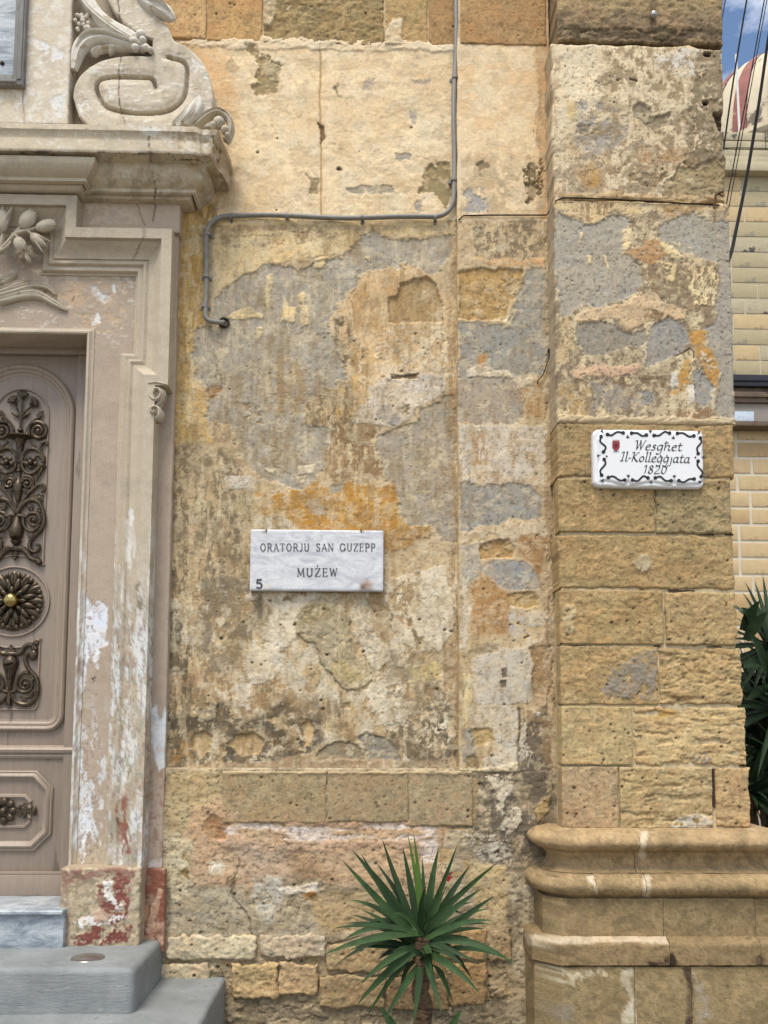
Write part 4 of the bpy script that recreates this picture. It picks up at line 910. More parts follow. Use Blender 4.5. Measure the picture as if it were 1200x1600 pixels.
# ------------------------------------------------------------------ door surround
sur = thing('door_surround', 'carved beige stone door surround with eared architrave, cornice and scroll, paint peeling white below', 'door surround', (-1.3, 0, .3))
BEI = (212, 192, 166); PNK = (208, 180, 154); LBG = (197, 182, 158)
def sur_fn(base, seed, peel=True, extra=None, crack=.0, hs=1.0):
    def fn(u, v, X, Z, d):
        p = Paint(u, v, base, .04, seed, .05)
        p.put(p.noise(.60, 40, 1, 1, .08), tuple(np.array(base)*.93), 0, .02, .6)
        if crack: p.put(p.noise(.645, 10, 1.2, .8, .02)*sst(-v, -560, -520), (224, 214, 196), .0015, .03, crack)
        if peel:
            lowm = sst(v, 840, 1010)
            p.put(p.noise(.60-.0, 26, .35, 3.0)*sst(v, 760, 900), (222, 220, 214), -.0008, .04, .9)
            p.put(p.noise(.50, 26, .5, 2.6)*lowm, (226, 226, 222), -.0008, .04, .92)
            p.put(p.noise(.565, 11, .5, 2.2)*lowm, (172, 164, 146), -.001, .06, .85)
            p.put(p.noise(.61, 8, .7, 1.6)*lowm, (150, 104, 90), -.001, .06, .4)
            p.put(p.noise(.665, 4.5, .8, 1.3, .03)*lowm, (110, 98, 84), -.0015, .03, .5)
            p.put(p.noise(.54, 20, .5, 2)*sst(v, 1180, 1300), (186, 168, 138), -.001, .06, .7)
        if extra: extra(p)
        p.h += (fbm(X/.12, Z/.12, 3, seed)-.5)*.004*hs
        return p.col, p.h
    return fn
# outer flat band, runs behind everything
XO = AX(263, 1000, -.03)
def ex_band(p):
    p.poly([(236, 1110), (246, 1100), (252, 1130), (262, 1100), (264, 1190), (250, 1206), (240, 1190)], (230, 232, 234), -.001, 1.4, 9)
    p.poly([(218, 1190), (232, 1195), (230, 1206), (220, 1203)], (140, 90, 78), 0, 1.4, 8)
    p.poly([(265, 480), (300, 480), (296, 1000), (270, 1000)], (190, 172, 146), -.001, 2, 8, (.52, 12, .4, 2.5), .8)
    p.poly([(222, 900), (240, 930), (232, 990), (222, 980)], (226, 228, 228), -.001, 1.4, 9, (.42, 8, 1, 1))
    p.poly([(226, 1206), (262, 1206), (260, 1345), (226, 1345)], (168, 128, 108), -.001, 3, 14, (.56, 8, .7, 1.4), .8)
    p.poly([(234, 1345), (262, 1340), (262, 1358), (226, 1358)], (226, 218, 208), 0, 2, 10, (.40, 8, 1, 1))
ZC = AZ(200, 308, -.06)
relief('outer_band', [(AX(60, 1000, -.03), ZC+.3), (XO, ZC+.3), (XO, AZ(240, 1357, -.03)), (AX(60, 1000, -.03), AZ(240, 1357, -.03))], -.045, .3, .006, sur_fn((190, 169, 149), 900, False, ex_band), MATS['painted_stone'], sur, .002, .1, .006,
       holes=[[(AX(-600, 600, -.05), 4.5), (AX(150, 900, -.05), 4.5), (AX(150, 900, -.05), -1), (AX(-600, 600, -.05), -1)]])
# field inside the mouldings: frieze above the door and jamb face, with the door opening cut out
YF = -.05
XJ = AX(124, 900, YF); ZL = AZ(60, 523, YF)
def ex_field(p):
    for q in ([(142, 448), (152, 450), (160, 458), (172, 460), (174, 470), (164, 474), (150, 462), (143, 456)], [(176, 444), (182, 446), (180, 458), (175, 458)], [(140, 492), (152, 490), (158, 504), (148, 510), (143, 518), (140, 506)]):
        p.poly(q, (232, 232, 230), -.0014, 1.1, 5)
    p.poly([(0, 440), (120, 446), (140, 470), (130, 500), (100, 470), (50, 445)], (196, 168, 134), -.001, 2, 14, (.46, 12, 1.4, .8), .85)
    p.poly([(100, 440), (200, 440), (190, 520), (130, 520)], (200, 172, 140), -.0008, 3, 14, (.52, 8, 1.2, .8), .85)
    p.line([(112, 470), (116, 462)], (90, 70, 50), .8, -.003, 2)
    p.poly([(112, 905), (128, 920), (140, 938), (150, 946), (160, 936), (168, 944), (164, 1005), (152, 1024), (150, 1044), (140, 1024), (132, 1070), (120, 1110), (104, 1110), (112, 1000)], (230, 232, 238), -.0012, 1.4, 10, var=.03)
    p.poly([(100, 1110), (122, 1090), (124, 1160), (140, 1230), (150, 1290), (130, 1340), (96, 1340)], (226, 228, 230), -.0012, 1.4, 10, (.42, 16, .6, 2))
    p.poly([(98, 1040), (112, 1050), (116, 1130), (104, 1130)], (150, 96, 90), -.001, 1.6, 10, (.50, 8, .6, 2), .8)
    p.poly([(142, 1060), (150, 1058), (146, 1066)], (50, 44, 40), -.002, 1, 3)
    p.poly([(110, 1330), (170, 1310), (205, 1340), (200, 1358), (105, 1358)], (196, 178, 148), 0, 4, 12, (.42, 12, 1, 1), .9)
def field_fn(u, v, X, Z, d):
    c, h = sur_fn((184, 165, 144), 905, False, None, .5)(u, v, X, Z, d)
    p = Paint(u, v, (184, 165, 144), .03, 905, .04); p.col = c; p.h = h
    p.put(p.noise(.55, 14, .7, 1.6)*sst(v, 1060, 1200), (226, 226, 224), -.001, .04, .8)
    ex_field(p)
    p.put(p.noise(.63, 5, .8, 1.4)*sst(v, 900, 960)*sst(-u, -165, -150), (150, 128, 118), -.001, .03, .7)
    return p.col, p.h
relief('field_panel', [(AX(-330, 400, YF), AZ(60, 300, YF)), (AX(215, 700, YF), AZ(60, 300, YF)), (AX(215, 700, YF), AZ(100, 1357, YF)), (AX(-330, 400, YF), AZ(100, 1357, YF))], YF, .30, .005, field_fn, MATS['painted_stone'], sur,
       holes=[[(AX(-2000, 600, YF), ZL), (XJ, ZL), (XJ, -1), (AX(-2000, 600, YF), -1)]])
# bead round the opening
def xzmap(a, b, q): return np.stack([a, -q, b], 1)
zj = AZ(100, 1357, YF)
bead = [(.0, .0), (.0, .062), (.006, .068), (.014, .068), (.02, .060), (.026, .056), (.034, .0545), (.036, .045)]
loft('opening_bead', [(XJ, zj), (XJ, ZL), (AX(-330, 500, YF), ZL)], [(o, q) for o, q in bead], xzmap, sur_fn((196, 180, 158), 907), MATS['painted_stone'], sur, .02, .0008, 3)
# eared architrave
def W2(u, v, Y=-.15): p = at(u, v, Y); return (p[0], p[2])
xo1 = AX(234, 900, -.15); xe1 = AX(266, 480, -.15); xt1 = AX(120, 330, -.15)
z_e = AZ(250, 602, -.15); z_t = AZ(200, 357, -.15); z_tt = AZ(60, 305, -.15)
apath = [(xo1, zj), (xo1, z_e), (xe1, z_e), (xe1, z_t), (xt1, z_t), (xt1, z_tt), (AX(-330, 300, -.15), z_tt)]
aprof = [(0, .02), (0, .155), (.052, .155), (.054, .148), (.054, .135), (.060, .130), (.068, .125), (.076, .116), (.088, .104), (.102, .094), (.116, .088), (.128, .088), (.130, .080), (.136, .082), (.144, .088), (.152, .088), (.158, .082), (.160, .074), (.168, .074), (.176, .078), (.184, .077), (.190, .068), (.192, .060), (.20, .058), (.204, .045)]
AP = [(-t, q) for t, q in aprof]
def ex_arch(p):
    p.poly([(172, 795), (180, 790), (178, 830), (173, 825)], (150, 120, 110), 0, 1.4, 6)
    p.poly([(196, 800), (208, 790), (206, 860), (200, 900), (196, 860)], (226, 224, 216), 0, 1.5, 10, (.47, 8, .6, 2))
    p.poly([(166, 860), (178, 850), (176, 1000), (164, 1000)], (150, 140, 122), 0, 1.5, 8, (.48, 6, .6, 2), .9)
    p.poly([(212, 900), (226, 915), (224, 960), (212, 950)], (130, 120, 96), 0, 2, 10, (.48, 6, 1, 1.4), .9)
    p.poly([(180, 1250), (196, 1240), (206, 1330), (186, 1345)], (146, 84, 66), 0, 2, 12, (.43, 12, .6, 1.8), .9)
    p.line([(236, 318), (226, 352), (222, 372), (214, 400), (209, 406)], (110, 92, 70), .8, 0, 8, .9)
loft('architrave', apath, AP, xzmap, sur_fn(LBG, 910, True, ex_arch), MATS['painted_stone'], sur, .007, .0013, 5)
# frieze block beneath the cornice
def ex_fr(p):
    p.line([(240, 300), (242, 322), (240, 345)], (100, 80, 60), .9, -.003, 5); p.line([(212, 318), (222, 340), (226, 352)], (110, 90, 66), .8, -.003, 6)
    p.poly([(130, 316), (220, 314), (220, 345), (135, 350)], (216, 200, 176), -.0008, 2, 12, (.52, 10, 1.6, .7))
relief('frieze_block', [(AX(60, 330, -.06), ZC+.02), (AX(282, 330, -.06), ZC+.02), (AX(282, 330, -.06), AZ(200, 364, -.06)), (AX(60, 330, -.06), AZ(200, 364, -.06))], -.075, .2, .006, sur_fn((196, 176, 153), 915, False, ex_fr), MATS['painted_stone'], sur, rnd=.004)
# cornice
YW = -.06; OM = .25
def zc(v, o): return AZ(160, v, YW-o)
def ex_cor(p):
    p.line([(236, 196), (232, 215), (234, 240), (240, 262), (243, 300), (242, 315)], (70, 58, 44), .9, 0, 6)
    p.poly([(200, 196), (260, 196), (255, 212), (222, 208)], (228, 222, 206), 0, 1.6, 9, (.42, 9, 1.4, .7))
    p.poly([(255, 200), (380, 196), (380, 300), (330, 300), (290, 250)], (178, 152, 116), 0, 6, 16, (.46, 12, 1, 1), .85)
    p.poly([(290, 205), (330, 196), (345, 230), (320, 262), (280, 240)], (228, 214, 186), 0, 3, 14, (.46, 10, 1, 1), .8)
    p.line([(262, 235), (275, 250), (300, 248), (330, 252), (340, 246)], (70, 54, 38), .9, 0, 8); p.line([(345, 205), (352, 230), (350, 250)], (96, 76, 54), .9, 0, 8)
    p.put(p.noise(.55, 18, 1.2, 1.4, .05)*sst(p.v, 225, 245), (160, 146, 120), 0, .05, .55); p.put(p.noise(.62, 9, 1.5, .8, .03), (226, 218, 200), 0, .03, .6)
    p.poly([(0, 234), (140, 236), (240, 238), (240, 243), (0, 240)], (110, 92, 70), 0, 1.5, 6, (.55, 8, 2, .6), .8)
cprof = [(-.03, zc(195, OM)+.004), (OM, zc(195, OM)), (OM, zc(203, OM)), (OM-.006, zc(205, OM)), (OM-.016, zc(212, OM)), (OM-.016, zc(215, OM)), (OM-.010, zc(216, OM)), (OM-.010, zc(233, OM)), (OM-.014, zc(235, OM)), (OM-.03, zc(234, OM)),
         (.165, zc(236, OM)), (.160, zc(240, OM)-.01), (.150, zc(240, OM)-.028), (.135, zc(240, OM)-.05), (.115, zc(240, OM)-.064), (.092, zc(240, OM)-.075), (.090, zc(240, OM)-.09), (.075, zc(240, OM)-.094)]
zr0 = zc(296, .05); zr1 = zc(310, .05)
cprof += [(.062, zr0+.05), (.050, zr0+.012), (.050, zr0)] + [(.05+.016*math.sin(math.pi*t/6), zr0*(1-t/6)+zr1*t/6) for t in range(1, 7)] + [(.03, zr1-.002), (-.03, zr1-.004)]
XF = AX(283, 330, YW)
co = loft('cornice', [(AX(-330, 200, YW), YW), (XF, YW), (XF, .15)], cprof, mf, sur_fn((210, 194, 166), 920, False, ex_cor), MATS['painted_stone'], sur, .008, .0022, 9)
# weathered right end: gnaw the corner
me = co.data; V = np.empty(len(me.vertices)*3, np.float32); me.vertices.foreach_get('co', V); V = V.reshape(-1, 3)
cx, cy = XF+OM, YW-OM
dd = np.sqrt((V[:, 0]-cx)**2+((V[:, 1]-cy)*.6)**2); er = sst(-dd, -.16, .02)*(.4+1.1*fbm(V[:, 2]/.05, V[:, 0]/.05, 4, 5))
V[:, 0] -= er*.05; V[:, 1] += er*.04; V[:, 2] += (fbm(V[:, 0]/.04, V[:, 1]/.04, 4, 8)-.5)*.03*sst(-dd, -.2, 0)
me.vertices.foreach_set('co', V.ravel()); me.update()
# projecting bed mould over the middle of the door
XF2 = AX(118, 300, YW-.09)
bp = [(-.02, zc(238, OM)-.004), (.135, zc(238, OM)-.004), (.13, zc(240, OM)-.02), (.115, zc(240, OM)-.042), (.095, zc(240, OM)-.058), (.075, zc(240, OM)-.068), (.075, zc(240, OM)-.085), (.055, zc(240, OM)-.088), (.045, zr0+.045), (.03, zr0+.012), (.03, zr0)] + [(.03+.018*math.sin(math.pi*t/6), zr0*(1-t/6)+zr1*t/6) for t in range(1, 7)] + [(.02, zr1-.003), (-.02, zr1-.004)]
loft('bed_mould', [(AX(-330, 300, YW), YW-.085), (XF2, YW-.085), (XF2, YW)], bp, mf, sur_fn((204, 190, 164), 925, False), MATS['painted_stone'], sur, .01, .0012, 12)
# pedestal of the pediment and scroll
YD = -.16
def ex_ped(p):
    p.put(p.noise(.56, 12, 1, 1, .03), (228, 222, 210), .0012, .03, .7)
    p.poly([(38, 60), (100, 75), (100, 100), (66, 98), (62, 82)], (226, 222, 216), -.001, 1.3, 9, (.42, 12, 1, 1)); p.poly([(78, 150), (100, 140), (100, 185), (84, 178)], (230, 228, 222), -.001, 1.3, 9, (.42, 10, 1, 1)); p.poly([(0, 130), (30, 132), (28, 160), (0, 165)], (196, 180, 150), 0, 2, 12, (.45, 9, 1, 1))
    p.line([(36, 130), (37, 195)], (150, 134, 110), .8, -.003, 3)
ztop = AZ(60, -120, YD)
relief('pedestal', [(AX(-330, 100, YD), ztop), (AX(109, 100, YD), ztop), (AX(109, 100, YD), zc(196, .10)), (AX(-330, 100, YD), zc(196, .10))], YD, .1, .006, sur_fn((216, 202, 178), 930, False, ex_ped), MATS['painted_stone'], sur, .004, .05, .006)
YSC = -.15
spiral = smooth_pts([(328, 88), (262, 87.5), (289, 98), (291, 130), (284, 155), (262, 172), (228, 176), (196, 174), (164, 164), (151, 142), (152, 128), (160, 122), (180, 119), (225, 120), (238, 123), (242, 134)][1:], 6)
SPW = [W2(u, v, YSC) for u, v in spiral]
def scroll_fn(u, v, X, Z, d):
    c, h = sur_fn((208, 194, 170), 935, False)(u, v, X, Z, d)
    p = Paint(u, v, (210, 196, 172), .03, 935, .04); p.col = c; p.h = h
    for q in ([(188, 118), (200, 122), (200, 100), (188, 102)], [(300, 90), (318, 100), (330, 140), (322, 150), (306, 110)], [(120, 160), (140, 150), (146, 178), (130, 180)], [(170, 138), (182, 136), (180, 150), (172, 152)]):
        p.poly(q, (226, 222, 214), -.001, 1.3, 10, (.45, 9, 1, 1))
    p.line([(186, 0), (188, 30), (186, 66), (189, 92), (184, 118), (186, 150), (190, 176), (196, 192)], (70, 58, 46), .8, -.004, 5)
    ds = pdist(X, Z, SPW); g_ = sst(-ds, -.013, -.004)
    p.h += -g_*.034 - .007*sst(-ds, -.05, -.01)
    p.put(p.noise(.60, 9, 1.6, .7, .02), (226, 218, 202), .0014, .02, .7); p.put(p.noise(.58, 22, 1, 1.6, .06), (176, 158, 130), 0, .04, .5)
    return p.col, p.h
scpoly = [(113, 150), (118, 128), (132, 110), (158, 94), (190, 87), (236, 87), (238, 62), (214, 52), (196, 38), (180, 20), (164, -8), (150, -60), (210, -60), (226, -8), (244, 20), (262, 40), (272, 62), (288, 70), (306, 84), (322, 106), (331, 132), (333, 160), (330, 200), (140, 200), (122, 180)]
scpoly = [tuple(q) for q in smooth_pts(scpoly[:6], 4)]+scpoly[6:9]+[tuple(q) for q in smooth_pts(scpoly[9:12], 3)]+[tuple(q) for q in smooth_pts(scpoly[12:23], 3)]+scpoly[23:]
relief('scroll', wpoly(scpoly, YSC), YSC, .1, .0042, scroll_fn, MATS['painted_stone'], sur, 0, .05, .012)
def sc_bg(u, v, X, Z, d):
    p = Paint(u, v, (190, 172, 146), .05, 940, .05); return p.col, p.h
relief('scroll_backing', wpoly([(108, -60), (200, -60), (262, 50), (262, 100), (330, 198), (108, 198)], -.06), -.06, .1, .008, sc_bg, MATS['painted_stone'], sur)

# carved ornament: helpers in photo survey coordinates on a plane
def S2(L, Y, k=4): return [W2(u, v, Y) for u, v in smooth_pts(L, k)]
PXM = 4.2/1350
def wsp(n, w0, wm, w1): return [(w0+(wm-w0)*math.sin(math.pi*min(1, t*1.0)/1)**.8 if t < .5 else w1+(wm-w1)*math.sin(math.pi*t)**.8) for t in np.linspace(0, 1, n)]
def leafstrip(mb, L, wm, depth, Y, w0=.2, w1=.1, k=4, groove=.12):
    P = S2(L, Y, k); n = len(P); W = [max(.0015, x*PXM) for x in wsp(n, wm*w0, wm, wm*w1)]
    mb.strip(P, W, [depth*(.35+.65*min(1, wi/(wm*PXM))) for wi in W], Y, groove=groove)
mat_plain('carved_white', (220, 213, 199), .75, 0, .10, 25, (186, 170, 144), .57, .8, .005, .3)
mat_plain('carved_grey', (194, 182, 160), .75, 0, .12, 25, (160, 146, 122), .58, .8, .005, .3)
Yl = YSC+.02
mb = MB()
leafstrip(mb, [(228, 72), (200, 58), (172, 44), (150, 22), (134, -14)], 26, .045, Yl, .5, .5)
leafstrip(mb, [(222, 74), (190, 58), (164, 40), (140, 18), (122, -10)], 14, .055, Yl, .5, .6)
leafstrip(mb, [(228, 78), (196, 70), (166, 62), (140, 66), (124, 82), (116, 112)], 30, .05, Yl, .5, .35)
leafstrip(mb, [(222, 76), (190, 66), (160, 58), (134, 62), (118, 84)], 12, .062, Yl, .5, .3)
leafstrip(mb, [(200, 80), (176, 78), (156, 82), (148, 90)], 11, .04, Yl, .5, .4); leafstrip(mb, [(186, 74), (176, 82), (172, 88)], 8, .04, Yl, .6, .3); leafstrip(mb, [(160, 76), (148, 84), (146, 90)], 8, .04, Yl, .6, .3)
for i, (a, b, r) in enumerate([(222, 61, 8), (214, 82, 7), (231, 82, 6.5), (210, 72, 7), (226, 70, 6), (238, 86, 5)]):
    p = W2(a, b, Yl); mb.blob((p[0], Yl-.03, p[1]), (r*PXM, .022, r*PXM*.9))
g_ = random.Random(4)
for i in range(22):
    a, b = g_.uniform(118, 142), g_.uniform(26, 52); p = W2(a, b, Yl); mb.blob((p[0], Yl-.018, p[1]), (3.6*PXM, .012, 3.4*PXM), 0, 7, 5)
mb.build('acanthus_leaf', MATS['carved_white'], sur)
mb = MB()
leafstrip(mb, [(212, -20), (226, 0), (244, 14), (262, 22), (272, 34)], 26, .045, Yl-.012, .6, .3); leafstrip(mb, [(220, -16), (236, 4), (254, 12), (270, 26)], 10, .06, Yl-.012, .6, .3); leafstrip(mb, [(230, 14), (246, 24), (266, 36)], 8, .05, Yl-.012, .6, .3)
mb.build('acanthus_leaf', MATS['carved_white'], sur)
mb = MB()
leafstrip(mb, [(276, 198), (296, 186), (308, 168), (312, 152)], 24, .035, YSC-.002, .5, .2); leafstrip(mb, [(284, 196), (300, 184), (309, 164)], 8, .045, YSC-.002, .5, .2); leafstrip(mb, [(270, 197), (288, 182), (294, 166)], 9, .035, YSC-.002, .5, .2)
mb.build('acanthus_leaf', MATS['carved_white'], sur)
mb = MB()
Yk = -.24
P = S2([(300, 200), (314, 186), (328, 176), (342, 173), (356, 182), (360, 198), (356, 212), (352, 218)], Yk, 5); mb.strip(P, [10*PXM+.004]*len(P), .05, Yk+.03, groove=.1)
for a, b, r in [(342, 192, 10), (352, 204, 7), (356, 214, 5), (334, 198, 6)]:
    p = W2(a, b, Yk); mb.blob((p[0], Yk, p[1]), (r*PXM, .03, r*PXM))
mb.build('curled_end', MATS['carved_grey'], sur)
# lily spray on the frieze
Yz = -.115
mb = MB()
for L, w_ in (([(-40, 430), (-10, 405), (10, 385), (30, 366), (50, 364)], 7), ([(10, 385), (28, 364), (36, 356)], 6), ([(28, 364), (46, 362), (60, 358)], 6), ([(24, 368), (44, 364), (54, 372)], 6), ([(20, 368), (28, 372), (31, 378)], 6), ([(0, 398), (4, 380), (6, 366)], 6), ([(-20, 400), (8, 392), (20, 380)], 5), ([(-30, 408), (0, 396), (12, 390)], 5)):
    leafstrip(mb, L, w_, .025, Yz, .9, .8, 4, 0)
mb.build('lily_stem', MATS['carved_grey'], sur)
def bud(a, b, L_, w_, ang, open_=0):
    L_ *= 1.2; w_ *= 1.25; m = MB(); p = W2(a, b, Yz); r = math.radians(ang); d2 = np.array([math.cos(r), math.sin(r)])
    m.blob((p[0], Yz-.022, p[1]), (L_*PXM*.5, .026, w_*PXM*.5), r, 12, 8)
    for s_ in (-.30, .0, .30):
        q = np.array(p)+np.array([-d2[1], d2[0]])*s_*w_*PXM*.7
        a0 = q-d2*L_*PXM*.42; a1 = q+d2*L_*PXM*(.50 if not open_ else .62)
        e = np.array([-d2[1], d2[0]])*s_*w_*PXM*(1.3*open_)
        m.strip([a0, (a0+a1)/2+e*.3, a1+e], [.004, w_*PXM*.34, .005], [.02, .032, .02], Yz-.014)
    return m
bud(46, 347, 30, 20, 55).build('lily_bud', MATS['carved_grey'], sur)
bud(75, 357, 30, 16, 18).build('lily_bud', MATS['carved_grey'], sur)
bud(62, 379, 26, 14, -38, 1).build('lily_flower', MATS['carved_grey'], sur)
bud(5, 350, 34, 20, 85, 1).build('lily_flower', MATS['carved_grey'], sur)
m = bud(34, 386, 22, 16, -65)
for k in range(5):
    an = math.radians(-65+(k-2)*58); c_ = np.array(W2(42, 399, Yz)); e = np.array([math.cos(an), math.sin(an)])
    m.strip([c_, c_+e*.028, c_+e*.048], [.008, .032, .010], [.03, .04, .03], Yz-.005, groove=.15)
m.build('lily_flower', MATS['carved_grey'], sur)
Yz = YF-.002
m = MB()
for L, w_ in (([(-60, 470), (-20, 466), (20, 456), (50, 448), (75, 450), (88, 462)], 13), ([(-60, 478), (-10, 474), (30, 464), (60, 462), (84, 474), (105, 486)], 15), ([(-60, 462), (-10, 450), (10, 440), (26, 430)], 13), ([(-60, 466), (0, 456), (24, 446), (46, 440)], 12), ([(-60, 474), (0, 468), (40, 456), (70, 456)], 10)):
    leafstrip(m, L, w_, .03, Yz, .8, .25, 5)
m.build('lily_leaf', MATS['carved_grey'], sur)
# little volute hanging under the ear
m = MB(); Yv = -.10
for cx_, cy_, r0, t0 in ((248, 620, 15, 1.2), (245, 648, 10, 4.2)):
    L = [(cx_+r0*(1-.8*t)*math.cos(t0+t*8.5)*.9, cy_-r0*(1-.8*t)*math.sin(t0+t*8.5)) for t in np.linspace(0, 1, 22)]
    P = [W2(a, b, Yv) for a, b in L]; m.strip(P, [max(.012, .036*(1-.5*t)) for t in np.linspace(0, 1, 22)], [.05+.03*t for t in np.linspace(0, 1, 22)], Yv, groove=.0)
m.strip([W2(236, 605, Yv), W2(250, 604, Yv), W2(264, 607, Yv)], [.02, .024, .02], .06, Yv); m.strip([W2(258, 618, Yv), W2(254, 632, Yv), W2(246, 640, Yv)], [.02, .022, .016], .05, Yv)
m.blob((W2(249, 620, Yv)[0], Yv-.02, W2(249, 620, Yv)[1]), (.042, .035, .045)); m.blob((W2(246, 648, Yv)[0], Yv-.02, W2(246, 648, Yv)[1]), (.026, .03, .028)); m.build('hanging_volute', MATS['carved_grey'], sur)
# pedestal blocks of the jamb, red paint half gone
def red_fn(full):
    def fn(u, v, X, Z, d):
        p = Paint(u, v, (186, 166, 136), .08, 950+full, .1)
        p.put(p.noise(.52, 12, 1, 1), (206, 190, 160), .001, .05, .8)
        p.put(p.noise(.55, 8, 1, 1), (146, 132, 104), -.001, .05, .7)
        if not full:
            p.poly([(92, 1356), (220, 1356), (220, 1372), (150, 1372), (100, 1390)], (140, 92, 80), 0, 3, 10, (.46, 12, 1, 1), .85)
            p.poly([(150, 1385), (190, 1365), (206, 1375), (202, 1430), (180, 1440), (158, 1420)], (132, 72, 62), .001, 1.5, 10, (.40, 8, 1, 1))
            p.poly([(108, 1465), (150, 1445), (200, 1430), (206, 1455), (200, 1472), (115, 1476)], (130, 68, 58), .001, 1.5, 10, (.42, 10, 1, 1))
            p.poly([(158, 1378), (178, 1374), (180, 1400), (192, 1412), (186, 1425), (165, 1400)], (236, 230, 222), .001, 1.2, 9, (.44, 6, 1, 1))
            p.poly([(115, 1440), (140, 1430), (180, 1430), (200, 1432), (170, 1446), (130, 1450)], (236, 230, 222), .001, 1.2, 9, (.46, 6, 1, 1))
            p.poly([(144, 1425), (158, 1418), (170, 1428), (164, 1438), (148, 1440)], (206, 170, 144), .001, 1.3, 6)
            p.poly([(92, 1370), (108, 1370), (106, 1480), (92, 1480)], (160, 132, 112), 0, 2, 10, (.46, 9, .7, 1.4), .8)
        else:
            p.poly([(218, 1356), (262, 1356), (262, 1485), (218, 1485)], (146, 88, 68), .001, 2, 6)
            p.poly([(248, 1388), (256, 1390), (250, 1410), (244, 1430), (240, 1452), (232, 1448), (238, 1420), (244, 1400)], (214, 178, 146), -.001, 1.3, 7)
            p.poly([(226, 1415), (234, 1412), (230, 1440), (224, 1440)], (206, 150, 110), 0, 1.6, 8); p.poly([(222, 1448), (258, 1440), (260, 1475), (226, 1480)], (206, 168, 140), 0, 2, 10, (.45, 9, 1, 1))
        p.h += (fbm(X/.03, Z/.03, 4, 61)-.5)*.006
        return p.col, p.h
    return fn
YB_ = -.175
relief('jamb_block', [(AX(94, 1400, YB_), AZ(150, 1357, YB_)), (AX(219, 1400, YB_), AZ(150, 1357, YB_)), (AX(219, 1400, YB_), .1), (AX(94, 1400, YB_), .1)], YB_, .2, .0045, red_fn(0), MATS['painted_stone'], sur, .004, .06, .008)
relief('jamb_block', [(AX(200, 1400, -.06), AZ(240, 1357, -.06)), (AX(258, 1400, -.06), AZ(240, 1357, -.06)), (AX(258, 1400, -.06), AZ(240, 1486, -.06)), (AX(200, 1400, -.06), AZ(240, 1486, -.06))], -.07, .2, .0045, red_fn(1), MATS['painted_stone'], sur, .004, .06, .006)

# ------------------------------------------------------------------ door
YDo = .13
door = thing('panelled_door', 'taupe wooden door with arched panel, dark bronze scrollwork and a brass knobbed rosette', 'door', (AX(28, 1390, YDo), YDo, AZ(50, 1397, YDo)))
mat_plain('door_paint', (154, 137, 121), .45, 0, .10, 8, (124, 110, 96), .62, .3, .002, .45, (6, 6, .6))
mat_plain('door_moulding', (158, 140, 123), .45, 0, .10, 8, (126, 112, 98), .62, .3, .002, .45, (6, 6, .6))
mat_plain('bronze', (86, 72, 54), .38, .55, .3, 60, (52, 42, 32), .55, .4, .002, .5)
mat_plain('brass', (172, 150, 92), .3, 1.0, .25, 60, (120, 100, 60), .6)
DP, DM = MATS['door_paint'], MATS['door_moulding']
XAx = AX(28, 800, YDo)                               # axis of the leaf
XAl = AX(5, 1265, YDo)
ppm = (YDo-CAM[1])/F                                 # metres per surveyed pixel at the door
def dz(v): return AZ(40, v, YDo)
XRt = AX(135, 900, YDo); HW = XRt-XAx; XLf = XAx-HW
m = MB(); m.box((XLf, YDo, dz(1398)), (XRt, YDo+.05, dz(540))); m.build('door_leaf', DP, door, bevel=.002)
m = MB(); m.box((XLf-1.0, YDo+.004, dz(1398)), (XLf-.004, YDo+.05, dz(540))); m.build('door_leaf', DP, door, bevel=.002)
# head of the frame above the door
m = MB(); m.box((XLf-1.0, YDo-.03, dz(556)), (XRt, YDo+.02, dz(520))); m.build('door_head', DM, door, bevel=.004)
m = MB(); m.box((AX(111, 900, YDo), YDo-.018, dz(1398)), (XRt, YDo, dz(556))); m.build('stile', DP, door, bevel=.003)
def arch_path(hw, ztop_arc, zbot, rb, cx=None, n=22, full=True):
    """closed outline, up the right side, round the arch and down; rounded lower corners"""
    cx = XAx if cx is None else cx; zc_ = ztop_arc-hw; P = []
    for k in range(8): a = -math.pi/2+k/7*math.pi/2; P.append((cx+hw-rb+rb*math.cos(a), zbot+rb+rb*math.sin(a)))
    for k in range(n+1): a = k/n*math.pi; P.append((cx+hw*math.cos(a), zc_+hw*math.sin(a)))
    for k in range(8): a = math.pi+k/7*math.pi/2; P.append((cx-hw+rb+rb*math.cos(a), zbot+rb+rb*math.sin(a)))
    P.append(P[0]); return P
def dmap(a, b, q): return np.stack([a, YDo-q, b], 1)
flat_fn = lambda u, v, X, Z, d: (np.tile(lin((168, 155, 142)), (u.size, 1)), np.zeros(u.size))
hwA = AX(117, 700, YDo)-XAx
oP = arch_path(hwA, dz(570), dz(1143), .085)
prA = [(0, -.002), (0, .012), (-.006, .020), (-.014, .024), (-.022, .022), (-.027, .016), (-.030, .012), (-.034, .014), (-.040, .013), (-.046, .006), (-.052, .003), (-.06, .0025), (-.062, -.002)]
loft('panel_moulding', oP, prA, dmap, flat_fn, DM, door, .03, 0, 0, False, False)
hwB = AX(76, 700, YDo)-XAx
prB = [(0, -.002), (0, .007), (-.003, .010), (-.007, .010), (-.010, .006), (-.012, .003), (-.012, -.002)]
